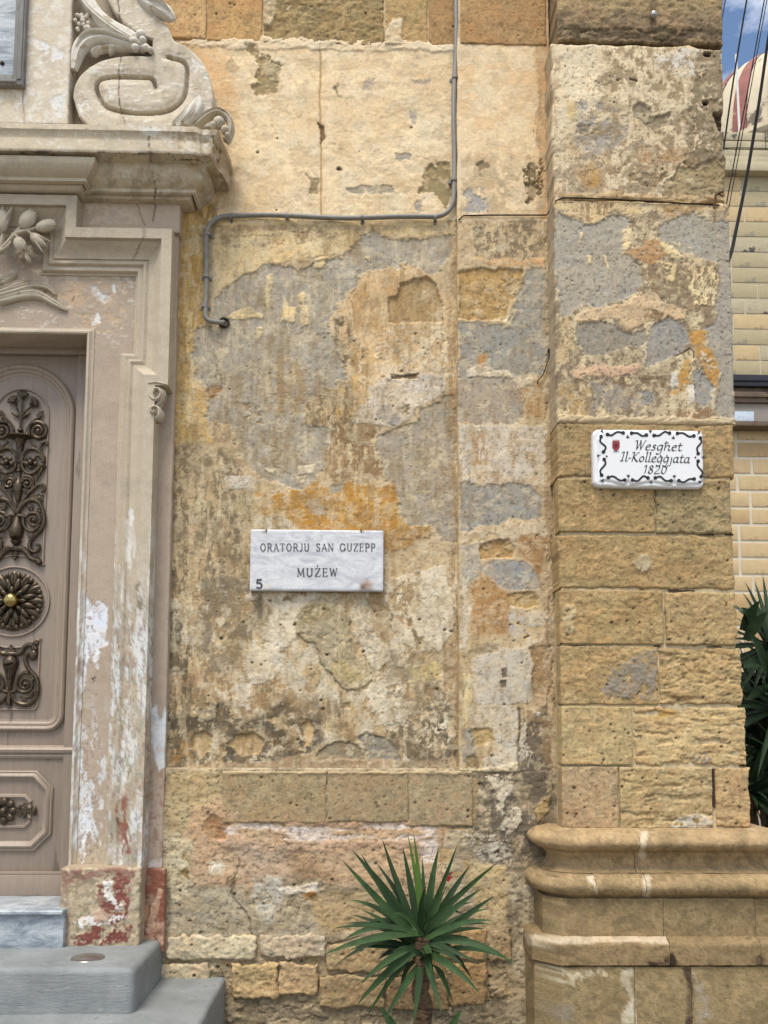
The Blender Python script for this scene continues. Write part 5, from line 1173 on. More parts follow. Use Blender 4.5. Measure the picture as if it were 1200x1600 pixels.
# inner panels: upper with concave foot, lower with concave head
rc = AX(68.5, 940, YDo)-AX(17.5, 940, YDo); zr = dz(940); rg = rc+.018
def up_panel():
    P = []; hw = hwB; z0 = dz(607)-hw; n = 22
    a0 = math.asin(min(1, hw*.985/ (rg+.05)))
    zq = zr+(rg+.05)*math.cos(a0)
    P.append((XAx+hw, zq))
    for k in range(n+1): a = k/n*math.pi; P.append((XAx+hw*math.cos(a), z0+hw*math.sin(a)))
    P.append((XAx-hw, zq))
    for k in range(1, 14): a = -a0+2*a0*k/14; P.append((XAx+(rg+.05)*math.sin(a), zr+(rg+.05)*math.cos(a)))
    P.append(P[0]); return P
def lo_panel():
    hw = hwB; a0 = math.asin(min(1, hw*.985/(rg+.05))); zq = zr-(rg+.05)*math.cos(a0); rb = .03; zb_ = dz(1110); P = [(XAx+hw, zq)]
    for k in range(1, 14): a = a0-2*a0*k/14; P.append((XAx+(rg+.05)*math.sin(a), zr-(rg+.05)*math.cos(a)))
    P.append((XAx-hw, zq))
    for k in range(6): a = math.pi+k/5*math.pi/2; P.append((XAx-hw+rb+rb*math.cos(a), zb_+rb+rb*math.sin(a)))
    for k in range(6): a = -math.pi/2+k/5*math.pi/2; P.append((XAx+hw-rb+rb*math.cos(a), zb_+rb+rb*math.sin(a)))
    P.append(P[0]); return P
loft('panel_bead', up_panel(), prB, dmap, flat_fn, DM, door, .03, 0, 0, False, False)
loft('panel_bead', lo_panel(), prB, dmap, flat_fn, DM, door, .03, 0, 0, False, False)
cir = [(XAx+rg*math.cos(2*math.pi*k/40), zr+rg*math.sin(2*math.pi*k/40)) for k in range(41)]
loft('panel_bead', cir, prB, dmap, flat_fn, DM, door, .05, 0, 0, False, False)
# rails
m = MB()
prR = [(0, 0), (.010, .004), (.016, .016), (.012, .026), (.024, .034), (.028, .048), (.020, .060), (.006, .068), (0, .070)]
zz = dz(1186); vv = []; ff = []
for x in (XLf, XRt-.03):
    for o, h in prR: vv.append((x, YDo-o, zz+h))
n_ = len(prR)
for k in range(n_-1): ff.append((k, k+1, n_+k+1, n_+k))
m.add(vv, ff); m.build('lock_rail', DM, door, angle=40)
m = MB(); m.box((XLf, YDo-.028, dz(1398)), (XRt-.02, YDo, dz(1366))); m.box((XLf, YDo-.02, dz(1366)), (XRt-.02, YDo, dz(1361))); m.build('bottom_rail', DM, door, bevel=.004)
# octagonal lower panel
def octo(hw, zt, zb_, c):
    x0, x1 = XAx-hw, XAx+hw
    P = [(x1, zb_+c), (x1, zt-c), (x1-c, zt), (x0+c, zt), (x0, zt-c), (x0, zb_+c), (x0+c, zb_), (x1-c, zb_)]
    return P
def closed_loft(nm, P, pr):
    mid = tuple((np.array(P[0])+np.array(P[1]))/2); return loft(nm, [mid]+P[1:]+[P[0], mid], pr, dmap, flat_fn, DM, door, .05, 0, 0, False, False)
hwO = AX(92, 1268, YDo)-XAx-.03
prO = [(0, -.002), (0, .008), (-.006, .014), (-.012, .012), (-.016, .018), (-.028, .022), (-.036, .016), (-.042, .008), (-.05, .004), (-.052, -.002)]
closed_loft('panel_moulding', octo(hwO, dz(1204), dz(1330), .085), prO)
hwI = AX(60, 1268, YDo)-XAx-.03
closed_loft('panel_bead', octo(hwI, dz(1240), dz(1295), .032), [(0, -.002), (-.004, .010), (-.010, .013), (-.018, .012), (-.02, .004), (-.02, -.002)])
# bronze ornaments, drawn in the survey of the photograph relative to the leaf axis
class Orn:
    def __init__(s, k, vref, v0, axis): s.m = MB(); s.k = k; s.v0 = v0; s.ax = axis
    def P(s, x, y, dx=0): return (XAx+(x)/s.k*ppm, dz(s.v0+y/s.k))
    def t(s, L, r0, r1=None, kk=5, mir=True, y=.014):
        r1 = r0 if r1 is None else r1; r0 *= 1.22; r1 *= 1.22
        Q = smooth_pts(L, kk); n = len(Q)
        for sg in ((1, -1) if mir else (1,)):
            pts = []
            for (x, yy) in Q:
                a, b = s.P(sg*x, yy); pts.append((a, YDo-y, b))
            s.m.tube(pts, [(r0+(r1-r0)*i/(n-1))/s.k*ppm for i in range(n)], 7)
    def sp(s, cx, cy, r, turns, a0, w, sense=1, lead=None):
        n = int(14*turns)
        L = [(cx+r*(1-.86*i/n)*math.cos(a0+sense*2*math.pi*turns*i/n), cy+r*(1-.86*i/n)*math.sin(a0+sense*2*math.pi*turns*i/n)) for i in range(n+1)]
        if lead: L = lead+L
        s.t(L, w, w*.6, 3); s.b(cx, cy, w*1.5, w*1.5)
    def b(s, x, y, rx, ry, rot=0, d=None, mir=True, yo=.014):
        for sg in ((1, -1) if mir and abs(x) > 1e-6 else (1,)):
            a, b = s.P(sg*x, y); s.m.blob((a, YDo-yo, b), (rx/s.k*ppm, (d or min(rx, ry))/s.k*ppm, ry/s.k*ppm), -sg*rot, 10, 6)
    def leaf(s, x, y, L, w, ang, n=3, mir=True):
        """lobed leaf growing from x, y; angle in crop space, clockwise from right"""
        a = math.radians(ang)
        s.t([(x, y), (x+.5*L*math.cos(a), y+.5*L*math.sin(a)), (x+L*math.cos(a), y+L*math.sin(a))], w*.4, w*.15, 4, mir)
        for i in range(n):
            t = .25+.6*i/n
            for q in (-1, 1):
                b2 = a+q*.75; px_, py_ = x+L*t*math.cos(a), y+L*t*math.sin(a)
                s.b(px_+math.cos(b2)*w*.7, py_+math.sin(b2)*w*.7, w*.75, w*.38, b2, w*.35, mir)
        s.b(x+L*math.cos(a), y+L*math.sin(a), w*.6, w*.4, a, w*.35, mir)
    def rev(s, prof):
        """turned body on the axis: (half width, y)"""
        a, b = s.P(0, 0); s.m.lathe((a, YDo-.006, b), [(max(.0005, r/s.k*ppm), -y/s.k*ppm) for r, y in prof], 14)
o = Orn(5.16, 0, 590, 0)
o.t([(0, 430), (0, 350), (4, 250), (6, 170)], 9, 8, mir=False)
for (x, y, an) in ((10, 165, -85), (-58, 205, -125), (92, 218, -35)):
    ar = math.radians(an)
    if abs(x) > 20: o.t([(0, 320), (x*.45, 275), (x, y+10)], 7, 7, mir=False)
    for k in (-2, -1, 0, 1, 2):
        b2 = ar+k*.5; o.b(x+28*math.cos(b2), y+28*math.sin(b2), 30, 13, b2, 14, False, .018)
    o.b(x, y, 17, 17, 0, 16, False, .024); o.b(x-8*math.cos(ar), y-8*math.sin(ar), 26, 14, ar, 14, False)
o.leaf(4, 335, 78, 15, -28, 0, True); o.b(42, 310, 42, 13, -.5, 10)
o.b(0, 432, 25, 17, 0, 20); o.rev([(1, 440), (14, 445), (12, 456), (22, 470), (38, 484), (96, 500), (104, 510), (92, 518), (46, 526), (34, 560), (24, 640), (18, 690), (20, 720), (16, 840)]); o.b(0, 690, 30, 12, 0, 26); o.b(0, 760, 24, 10, 0, 20)
o.sp(146, 437, 84, 2.1, 2.6, 15, 1, [(52, 500), (52, 460)]); o.t([(50, 480), (70, 400), (115, 350), (150, 330)], 12, 12); o.leaf(120, 345, 85, 20, -50, 3); o.leaf(150, 320, 50, 16, -60, 2)
o.t([(90, 520), (140, 570), (190, 625)], 9, 9); o.t([(20, 690), (30, 625), (70, 585), (120, 580), (165, 605), (188, 650), (196, 690)], 12, 11); o.t([(20, 695), (40, 750), (85, 780), (130, 768), (170, 730), (186, 712)], 12, 11)
o.b(96, 690, 22, 22, 0, 20, True, .022)
for k in range(5): o.b(96+36*math.cos(k*1.257+.3), 690+36*math.sin(k*1.257+.3), 24, 20, 0, 14)
o.t([(20, 692), (60, 690)], 10, 8); o.t([(130, 645), (160, 632), (185, 660)], 10, 9)
o.t([(196, 690), (200, 650), (172, 605), (165, 570), (180, 535), (210, 522), (224, 545)], 13, 9); o.b(222, 545, 12, 12); o.b(192, 718, 32, 24, .3, 18); o.b(200, 714, 12, 10, 0, 12, True, .026); o.t([(192, 730), (165, 790), (140, 838)], 10, 10)
o.sp(74, 862, 46, 1.5, 3.4, 12, 1, [(16, 850), (24, 820)]); o.t([(26, 835), (60, 800), (108, 815), (125, 860), (110, 900)], 12, 10)
o.rev([(16, 840), (26, 880), (44, 905), (34, 960), (18, 1040), (8, 1110)]); o.b(0, 880, 30, 16, 0, 18)
o.t([(4, 1100), (40, 1010), (80, 950), (128, 900), (170, 868), (206, 872), (216, 905), (196, 930)], 14, 9); o.b(198, 926, 12, 12); o.t([(60, 985), (58, 930), (45, 905)], 9, 9); o.leaf(100, 985, 100, 24, -18, 3); o.leaf(160, 960, 50, 18, 40, 2)
o.t([(10, 1090), (40, 1040), (80, 1000), (140, 992), (190, 1030), (216, 1100), (222, 1160), (205, 1220), (160, 1270), (128, 1310), (112, 1360), (130, 1400), (168, 1405), (190, 1375), (184, 1345)], 14, 13, 5); o.b(178, 1352, 16, 16); o.leaf(120, 1300, 48, 14, -130, 1)
o.leaf(84, 1010, 70, 22, 60, 3); o.leaf(180, 1040, 60, 18, 100, 2)
o.sp(138, 1155, 66, 1.7, 3.6, 12, 1, [(10, 1115), (50, 1120)]); o.t([(54, 1130), (60, 1190), (90, 1230), (140, 1240), (185, 1200)], 13, 10); o.leaf(150, 1235, 50, 14, -20, 2)
o.rev([(8, 1100), (20, 1115), (14, 1135), (22, 1170), (34, 1220), (52, 1260), (58, 1300), (50, 1335), (34, 1355), (44, 1368), (40, 1380), (20, 1400)]); o.b(0, 1296, 36, 14, -.3, 60, False, .03)
o.leaf(0, 1385, 80, 26, 90, 2, False); o.t([(0, 1385), (50, 1382), (90, 1410), (130, 1460), (180, 1475), (205, 1500)], 22, 18); o.leaf(160, 1475, 60, 22, 35, 2); o.leaf(165, 1460, 30, 16, -60, 1)
o.m.build('scrollwork', MATS['bronze'], door)
o = Orn(6.67, 0, 880, 0)
o.leaf(0, 965, 100, 34, -90, 2, False); o.b(0, 950, 90, 30, 0, 30); o.t([(60, 950), (105, 930), (140, 870), (190, 850), (240, 875), (262, 900)], 22, 18); o.leaf(200, 860, 90, 24, -30, 3); o.b(235, 890, 34, 28, .4, 22)
o.rev([(40, 975), (52, 985), (74, 1010), (82, 1050), (74, 1095), (60, 1130), (40, 1200), (24, 1270), (20, 1320), (40, 1335), (20, 1360), (16, 1400)]); o.b(0, 1055, 60, 18, -.25, 80, False, .034)
for k in (-1, 0, 1): o.t([(k*30, 1120), (k*18, 1200), (k*10, 1290)], 12, 6, mir=False, y=.03)
o.sp(160, 1265, 92, 1.8, 3.0, 15, -1, [(0, 1345), (60, 1330)]); o.t([(64, 1290), (80, 1200), (130, 1150), (190, 1140)], 16, 16)
o.t([(255, 915), (215, 935), (165, 960), (150, 1010), (175, 1080), (215, 1130), (262, 1180), (285, 1240), (288, 1340), (262, 1420), (200, 1468), (130, 1470), (70, 1440), (20, 1370)], 16, 20, 5); o.b(232, 960, 42, 60, .2, 30); o.leaf(180, 960, 80, 26, -20, 2); o.leaf(200, 1150, 80, 30, 70, 3); o.leaf(250, 1340, 80, 24, 130, 2); o.leaf(130, 1455, 70, 22, -50, 2); o.leaf(100, 1395, 60, 16, 10, 1)
o.t([(0, 1350), (0, 1490)], 16, 26, mir=False); o.leaf(0, 1400, 80, 20, 90, 2, False)
o.m.build('scrollwork', MATS['bronze'], door)
# rosette with brass knob
ro = MB(); R0 = AX(64, 940, YDo)-AX(17.5, 940, YDo)
ro.lathe((XAx, YDo, zr), [(.001, .004), (R0*.86, .006), (R0*.9, .0), (R0*.9, -.01)][::-1], 32, 'y')
for ring, (nn, rr, ln, wd, yy, tl) in enumerate(((12, .74, .30, .24, .014, .0), (12, .56, .24, .17, .024, .26), (8, .36, .14, .13, .032, 0))):
    for k in range(nn):
        a = 2*math.pi*k/nn+tl; c_ = (XAx+R0*rr*math.cos(a), YDo-yy, zr+R0*rr*math.sin(a))
        ro.blob(c_, (R0*ln, .012, R0*wd*.55), a, 9, 6)
        if ring == 0:
            for q in (-.16, .16):
                ro.blob((XAx+R0*.9*math.cos(a+q), YDo-.012, zr+R0*.9*math.sin(a+q)), (R0*.12, .010, R0*.09), a+q, 8, 5)
            ro.strip([(XAx+R0*.5*math.cos(a), zr+R0*.5*math.sin(a)), (XAx+R0*.95*math.cos(a), zr+R0*.95*math.sin(a))], [.006, .004], .03, YDo)
ros = ro.build('rosette', MATS['bronze'], door)
k_ = MB(); k_.lathe((XAx, YDo-.034, zr), [(R0*.27, -.03), (R0*.27, 0), (R0*.24, .006), (R0*.24, .012), (R0*.225, .020), (R0*.17, .030), (R0*.09, .035), (.0005, .0365)], 28, 'y')
tag(k_.build('knob', MATS['brass'], ros), 'polished round brass knob')
# flower on the octagonal panel
o = Orn(5.92, 0, 1150, 0)
for k in range(8): o.b(78*math.cos(k*.785), 690+78*math.sin(k*.785)*1.1, 40, 34, k*.785, 24, False)
o.b(0, 690, 34, 34, 0, 34, False, .024)
for a_ in (-28, -10, 10, 28): o.leaf(95, 690+a_*.6, 150, 20, a_*.85, 2, True)
o.leaf(100, 690, 160, 24, 0, 3, True); o.b(268, 690, 26, 46, 0, 18)
o.m.build('leaf_ornament', MATS['bronze'], door)
# ------------------------------------------------------------------ steps and threshold
def solve_Y(u, v, z, lo=-3.0, hi=.6):
    for _ in range(60):
        mid = (lo+hi)/2
        if at(u, v, mid)[2] > z: lo, hi = (mid, hi) if False else (lo, hi); hi = hi
        # z at the pixel falls away with distance for rays below the horizon
        if at(u, v, mid)[2] > z: lo = mid
        else: hi = mid
    return (lo+hi)/2
def mat_marble(name, c, vein, sc=6, rough=.35, stain=None):
    m, nt, bs = base_mat(name); L = nt.links.new
    tc = node(nt, 'ShaderNodeTexCoord'); mp = node(nt, 'ShaderNodeMapping'); mp.inputs['Rotation'].default_value = (0, math.radians(38), 0); mp.inputs['Scale'].default_value = (1, 1, 2.6)
    L(tc.outputs['Object'], mp.inputs[0])
    n1 = node(nt, 'ShaderNodeTexNoise', Scale=sc, Detail=8.0, Roughness=.62, Distortion=1.4); L(mp.outputs[0], n1.inputs['Vector'])
    n2 = node(nt, 'ShaderNodeTexNoise', Scale=sc*2.3, Detail=6.0, Roughness=.6, Distortion=2.0); L(mp.outputs[0], n2.inputs['Vector'])
    r = node(nt, 'ShaderNodeValToRGB'); e = r.color_ramp.elements
    e[0].position = .36; e[0].color = (*lin(vein), 1); e[1].position = .58; e[1].color = (*lin(c), 1)
    L(n1.outputs['Fac'], r.inputs[0])
    s = node(nt, 'ShaderNodeMath', operation='SUBTRACT'); s.inputs[1].default_value = .5; L(n2.outputs['Fac'], s.inputs[0])
    ab = node(nt, 'ShaderNodeMath', operation='ABSOLUTE'); L(s.outputs[0], ab.inputs[0])
    mr = node(nt, 'ShaderNodeMapRange'); mr.inputs[1].default_value = 0; mr.inputs[2].default_value = .035; mr.inputs[3].default_value = .5; mr.inputs[4].default_value = 0; L(ab.outputs[0], mr.inputs[0])
    mx = node(nt, 'ShaderNodeMixRGB'); mx.inputs['Color2'].default_value = (*lin(vein), 1); L(mr.outputs[0], mx.inputs['Fac']); L(r.outputs[0], mx.inputs['Color1'])
    o = mx.outputs[0]
    if stain is not None:
        at_ = node(nt, 'ShaderNodeAttribute'); at_.attribute_name = 'Col'
        m2 = node(nt, 'ShaderNodeMixRGB', blend_type='MULTIPLY'); m2.inputs['Fac'].default_value = 1; L(o, m2.inputs['Color1']); L(at_.outputs['Color'], m2.inputs['Color2']); o = m2.outputs[0]
    L(o, bs.inputs['Base Color']); bs.inputs['Roughness'].default_value = rough
    MATS[name] = m; return m
mat_marble('marble_blue', (196, 203, 208), (124, 136, 148), 5, .32)
mat_marble('marble_plaque', (226, 226, 228), (186, 189, 197), 7, .38, True)
import bmesh
def rounded(name, lo, hi, bevel, mat, parent, seg=4, jit=0.0, sub=0, seed=0):
    bm = bmesh.new(); bmesh.ops.create_cube(bm, size=1)
    for v in bm.verts: v.co = Vector([lo[i]+(v.co[i]+.5)*(hi[i]-lo[i]) for i in range(3)])
    bmesh.ops.bevel(bm, geom=list(bm.edges), offset=bevel, segments=seg, affect='EDGES', profile=.5)
    if sub: bmesh.ops.subdivide_edges(bm, edges=[e for e in bm.edges if e.calc_length() > .08], cuts=sub, use_grid_fill=True)
    me = bpy.data.meshes.new(name); bm.to_mesh(me); bm.free()
    if jit:
        V = np.empty(len(me.vertices)*3, np.float32); me.vertices.foreach_get('co', V); V = V.reshape(-1, 3)
        for a in range(3): V[:, a] += (fbm(V[:, 0]/.2+V[:, 1]*3+a, V[:, 2]/.2+V[:, 1]*4, 3, seed+a)-.5)*jit
        me.vertices.foreach_set('co', V.ravel())
    me.polygons.foreach_set('use_smooth', [True]*len(me.polygons)); me.set_sharp_from_angle(angle=math.radians(50))
    return link(name, me, mat, parent)
mat_plain('step_paint', (132, 139, 144), .55, 0, .09, 5, (152, 157, 159), .60, .6, .008, .4)
zth = AZ(50, 1398, YDo); yth = solve_Y(50, 1423, zth)
th = thing('marble_threshold', 'blue-veined white marble threshold slab under the door', 'threshold', (AX(20, 1400, 0), 0, zth-.2))
xth = AX(97, 1440, yth)
zn = AZ(50, 1430, yth)
rounded('tread', (XLf-1.0, yth, zn), (xth, YDo+.03, zth), .006, MATS['marble_blue'], th)
z1 = AZ(150, 1478, YB_); 
rounded('riser', (XLf-1.0, yth+.03, z1-.05), (xth-.003, YDo+.03, zn-.003), .003, MATS['marble_blue'], th)
y1 = solve_Y(120, 1514, z1)
def mat_step():
    m, nt, bs = base_mat('step_paint'); L = nt.links.new
    tc = node(nt, 'ShaderNodeTexCoord'); mp = node(nt, 'ShaderNodeMapping'); mp.inputs['Scale'].default_value = (1, 1.5, 5); L(tc.outputs['Object'], mp.inputs[0])
    a = node(nt, 'ShaderNodeTexNoise', Scale=4.0, Detail=6.0, Roughness=.65); b = node(nt, 'ShaderNodeTexNoise', Scale=16.0, Detail=6.0, Roughness=.75); c = node(nt, 'ShaderNodeTexNoise', Scale=9.0, Detail=8.0, Roughness=.8)
    L(tc.outputs['Object'], a.inputs['Vector']); L(tc.outputs['Object'], b.inputs['Vector']); L(mp.outputs[0], c.inputs['Vector'])
    r = node(nt, 'ShaderNodeValToRGB'); e = r.color_ramp.elements; e[0].position = .32; e[0].color = (*lin((126, 131, 132)), 1); e[1].position = .68; e[1].color = (*lin((160, 164, 164)), 1); L(a.outputs['Fac'], r.inputs[0]); o = r.outputs[0]
    for src, t0, t1, cc in ((c, .60, .64, (176, 178, 174)), (b, .61, .66, (104, 98, 88)), (a, .60, .72, (138, 128, 112))):
        q = node(nt, 'ShaderNodeMapRange'); q.inputs[1].default_value = t0; q.inputs[2].default_value = t1; q.inputs[4].default_value = .75; L(src.outputs['Fac'], q.inputs[0])
        x = node(nt, 'ShaderNodeMixRGB'); x.inputs['Color2'].default_value = (*lin(cc), 1); L(q.outputs[0], x.inputs['Fac']); L(o, x.inputs['Color1']); o = x.outputs[0]
    L(o, bs.inputs['Base Color']); bs.inputs['Roughness'].default_value = .6; bs.inputs['Specular IOR Level'].default_value = .35
    bp = node(nt, 'ShaderNodeBump', Strength=.7, Distance=.010); L(c.outputs['Fac'], bp.inputs['Height']); L(bp.outputs[0], bs.inputs['Normal']); MATS['step_paint'] = m
mat_step()
st = thing('grey_steps', 'two grey painted cement steps with rounded corners below the door', 'steps', (AX(50, 1550, -.3), -.3, 0))
z2 = AZ(300, 1529, -.05)
x1 = AX(219, 1500, y1+.1)
rounded('step', (XLf-1.0, y1, z2-.05), (x1, YDo, z1), .028, MATS['step_paint'], st, 5, .012, 4, 3)
x2 = AX(342, 1560, -.2)
y2 = solve_Y(120, 1680, z2)
rounded('step', (XLf-1.4, y2, -.05), (x2, .02, z2), .02, MATS['step_paint'], st, 4, .014, 5, 7)
pz = at(137, 1497, 0); yd_ = solve_Y(137, 1497, z1)
d_ = MB(); cx_ = AX(137, 1497, yd_); d_.lathe((cx_, yd_, z1-.002), [(.073, -.01), (.073, .003), (.070, .006), (.060, .006), (.056, .003), (.040, .004), (.0005, .005)], 28)
mat_plain('steel', (176, 176, 172), .3, .9, .12, 40)
tag(d_.build('floor_stud', MATS['steel']), 'round metal disc set in the upper grey step', 'metal disc')

# ------------------------------------------------------------------ strokes for lettering
class Ink:
    def __init__(s, Y): s.v = []; s.f = []; s.Y = Y; s.n = 0
    def quad(s, P):
        b = len(s.v); s.n += 1
        for u, v in P: p = at(u, v, s.Y); s.v.append((p[0], s.Y-.00001*(s.n % 7), p[2]))
        s.f.append(tuple(range(b, b+len(P))))
    def stroke(s, L, w):
        """polyline of constant pen width in survey pixels, round-ish joints"""
        L = [np.array(p, float) for p in L]
        for a, b in zip(L[:-1], L[1:]):
            d = b-a; l = np.linalg.norm(d)
            if l < 1e-6: continue
            n = np.array([-d[1], d[0]])/l*w/2; e = d/l*w*.15
            s.quad([a-e+n, b+e+n, b+e-n, a-e-n])
    def nib(s, L, w, ang, thin):
        L = [np.array(p, float) for p in L]; nb = np.array([math.cos(ang), -math.sin(ang)])*w/2
        for a, b in zip(L[:-1], L[1:]): s.quad([a-nb, b-nb, b+nb, a+nb])
        s.stroke(L, thin)
    def dot(s, c, rx, ry=None, rot=0, n=12):
        ry = ry or rx; ca, sa = math.cos(rot), math.sin(rot)
        s.quad([(c[0]+rx*math.cos(t)*ca-ry*math.sin(t)*sa, c[1]+rx*math.cos(t)*sa+ry*math.sin(t)*ca) for t in [2*math.pi*k/n for k in range(n)]])
    def flush(s, name, mat, parent):
        if s.f: s.build(name, mat, parent)
        s.v = []; s.f = []
    def build(s, name, mat, parent): 
        me = bpy.data.meshes.new(name); me.from_pydata([tuple(map(float, p)) for p in s.v], [], s.f); return link(name, me, mat, parent)
def circ(cx, cy, rx, ry, a0, a1, n=14): return [(cx+rx*math.cos(math.radians(a0+(a1-a0)*k/n)), cy+ry*math.sin(math.radians(a0+(a1-a0)*k/n))) for k in range(n+1)]
# capitals with serifs on a unit square (x right, y up): (polyline, thick?)
SERIF = {
 'O': [(circ(.42, .5, .38, .5, 0, 360, 22), 1)], 'G': [(circ(.44, .5, .4, .5, 40, 345, 18), 1), ([(.84, .38), (.84, .05)], 1), ([(.66, .40), (.96, .40)], 0), ([(.80, .72), (.80, .98)], 0)],
 'R': [([(.15, 0), (.15, 1)], 1), ([(.15, 1)]+circ(.42, .75, .26, .25, 90, -90, 10)+[(.15, .5)], 1), ([(.40, .5), (.78, 0), (.88, 0)], 1), ([(0, 0), (.3, 0)], 0), ([(0, 1), (.2, 1)], 0)],
 'A': [([(.06, 0), (.42, 1)], 0), ([(.42, 1), (.80, 0)], 1), ([(.18, .34), (.66, .34)], 0), ([(-.04, 0), (.2, 0)], 0), ([(.66, 0), (.92, 0)], 0)],
 'T': [([(.42, 0), (.42, 1)], 1), ([(.02, .80), (.02, 1), (.82, 1), (.82, .80)], 0), ([(.28, 0), (.56, 0)], 0)],
 'J': [([(.40, 1), (.40, .15), (.32, .02), (.16, 0), (.08, .1)], 1), ([(.26, 1), (.54, 1)], 0)],
 'U': [([(.12, 1), (.12, .25), (.22, .05), (.42, 0), (.60, .05), (.70, .25), (.70, 1)], 1), ([(0, 1), (.26, 1)], 0), ([(.58, 1), (.84, 1)], 0)],
 'S': [([(.62, .98), (.62, .78)], 0), ([(.62, .80), (.52, .96), (.36, 1), (.18, .94), (.12, .76), (.22, .60), (.48, .46), (.62, .32), (.60, .12), (.44, 0), (.26, 0), (.12, .10), (.08, .22)], 1), ([(.08, .02), (.08, .24)], 0)],
 'N': [([(.12, 0), (.12, 1)], 0), ([(.12, 1), (.76, 0)], 1), ([(.76, 0), (.76, 1)], 0), ([(0, 0), (.26, 0)], 0), ([(-.02, 1), (.16, 1)], 0), ([(.62, 1), (.9, 1)], 0)],
 'Z': [([(.08, .80), (.08, 1), (.70, 1)], 0), ([(.70, 1), (.06, 0)], 1), ([(.06, 0), (.72, 0), (.72, .2)], 0)],
 'E': [([(.14, 0), (.14, 1)], 1), ([(0, 1), (.62, 1), (.62, .84)], 0), ([(.14, .52), (.50, .52)], 0), ([(.50, .42), (.50, .62)], 0), ([(0, 0), (.66, 0), (.66, .18)], 0)],
 'P': [([(.15, 0), (.15, 1)], 1), ([(.15, 1)]+circ(.40, .74, .28, .26, 90, -90, 10)+[(.15, .48)], 1), ([(0, 0), (.32, 0)], 0), ([(0, 1), (.2, 1)], 0)],
 'M': [([(.12, 0), (.16, 1)], 0), ([(.16, 1), (.48, .1)], 1), ([(.48, .1), (.82, 1)], 0), ([(.82, 1), (.88, 0)], 1), ([(0, 0), (.24, 0)], 0), ([(.76, 0), (1, 0)], 0), ([(.04, 1), (.2, 1)], 0), ([(.8, 1), (.94, 1)], 0)],
 'W': [([(.06, 1), (.28, 0)], 1), ([(.28, 0), (.48, .95)], 0), ([(.48, .95), (.70, 0)], 1), ([(.70, 0), (.92, 1)], 0), ([(-.04, 1), (.18, 1)], 0), ([(.84, 1), (1.02, 1)], 0)],
 '5': [([(.62, .97), (.18, .97), (.13, .56), (.30, .62), (.50, .58), (.62, .42), (.62, .22), (.50, .05), (.30, .0), (.10, .10)], 1)]}
def caps(ink, text, u0, u1, vb, h, gaps=(), thick=1.6, thin=.8, wd={}):
    """text laid out between u0 and u1 on base line vb"""
    adv = {'M': 1.08, 'W': 1.08, 'O': .96, 'G': 1.02, 'S': .80, 'J': .62, 'E': .80, 'P': .80, 'Z': .84, ' ': .75}
    tot = sum(adv.get(c, .92) for c in text)+.14*(len(text)-1); k = (u1-u0)/(tot-.1); x = u0
    for c in text:
        for L, t in SERIF.get(c, []): ink.stroke([(x+a*k*.98, vb-b*h) for a, b in L], thick if t else thin)
        x += (adv.get(c, .92)+.14)*k
        if c == 'Z' and text == 'MUZEW': ink.dot((x-.62*k, vb-h-3.4), 1.15)
        ink.flush('letter', MATS['engraving'], pq)
# ------------------------------------------------------------------ marble plaque
YQ = -.045
pq = thing('marble_plaque', 'rectangular grey-veined white marble plaque with dark engraved lettering and number 5', 'plaque', (AX(494, 922, YQ), YQ, AZ(494, 922, YQ)))
def pq_fn(u, v, X, Z, d):
    p = Paint(u, v, (255, 255, 255), .0, 1200, .0); p.col[:] = 1.0
    def stain(pts, c, soft, a, brk=None):
        m = p.mask(pts, soft, 6, brk)*a; p.col = p.col*(1-m[:, None])+np.array(c)[None, :]*m[:, None]
    stain([(562, 912), (572, 906), (580, 912), (580, 920), (564, 921)], (.50, .30, .18), 8, .95); stain([(563, 915), (569, 914), (570, 920), (563, 921)], (.22, .14, .09), 2.5, .9)
    stain([(410, 915), (425, 912), (425, 922), (410, 922)], (.85, .74, .6), 4, .5); stain([(412, 828), (420, 828), (419, 832), (413, 831)], (.45, .33, .22), 1.2, .8); stain([(560, 828), (568, 828), (567, 832), (562, 831)], (.5, .38, .26), 1.2, .8)
    p.h += (fbm(X/.3, Z/.3, 2, 3)-.5)*.002
    return p.col, p.h
relief('slab', wrect(391, 828, 599, 923, YQ, 876, 495), YQ, -.004, .006, pq_fn, MATS['marble_plaque'], pq, .0, .05, .004)
mat_plain('engraving', (70, 68, 70), .7, 0, .25, 120, (104, 102, 104), .6)
ik = Ink(YQ-.0022)
caps(ik, 'ORATORJU SAN GUZEPP', 407, 586, 861, 11.5, thick=1.35, thin=.8)
caps(ik, 'MUZEW', 464, 527, 900.5, 12.5, thick=1.7, thin=.95);
caps(ik, '5', 399.5, 412, 919, 13.5, thick=2.6)
mat_plain('rust', (110, 74, 50), .85, .2, .3, 60)
for u in (416, 564):
    fx = MB(); p = at(u, 829, YQ); fx.tube([(p[0], YQ-.004, p[2]-.006), (p[0], YQ-.004, p[2]+.004), (p[0], YQ+.03, p[2]+.006)], .0035, 6); fx.build('fixing_pin', MATS['rust'], pq)

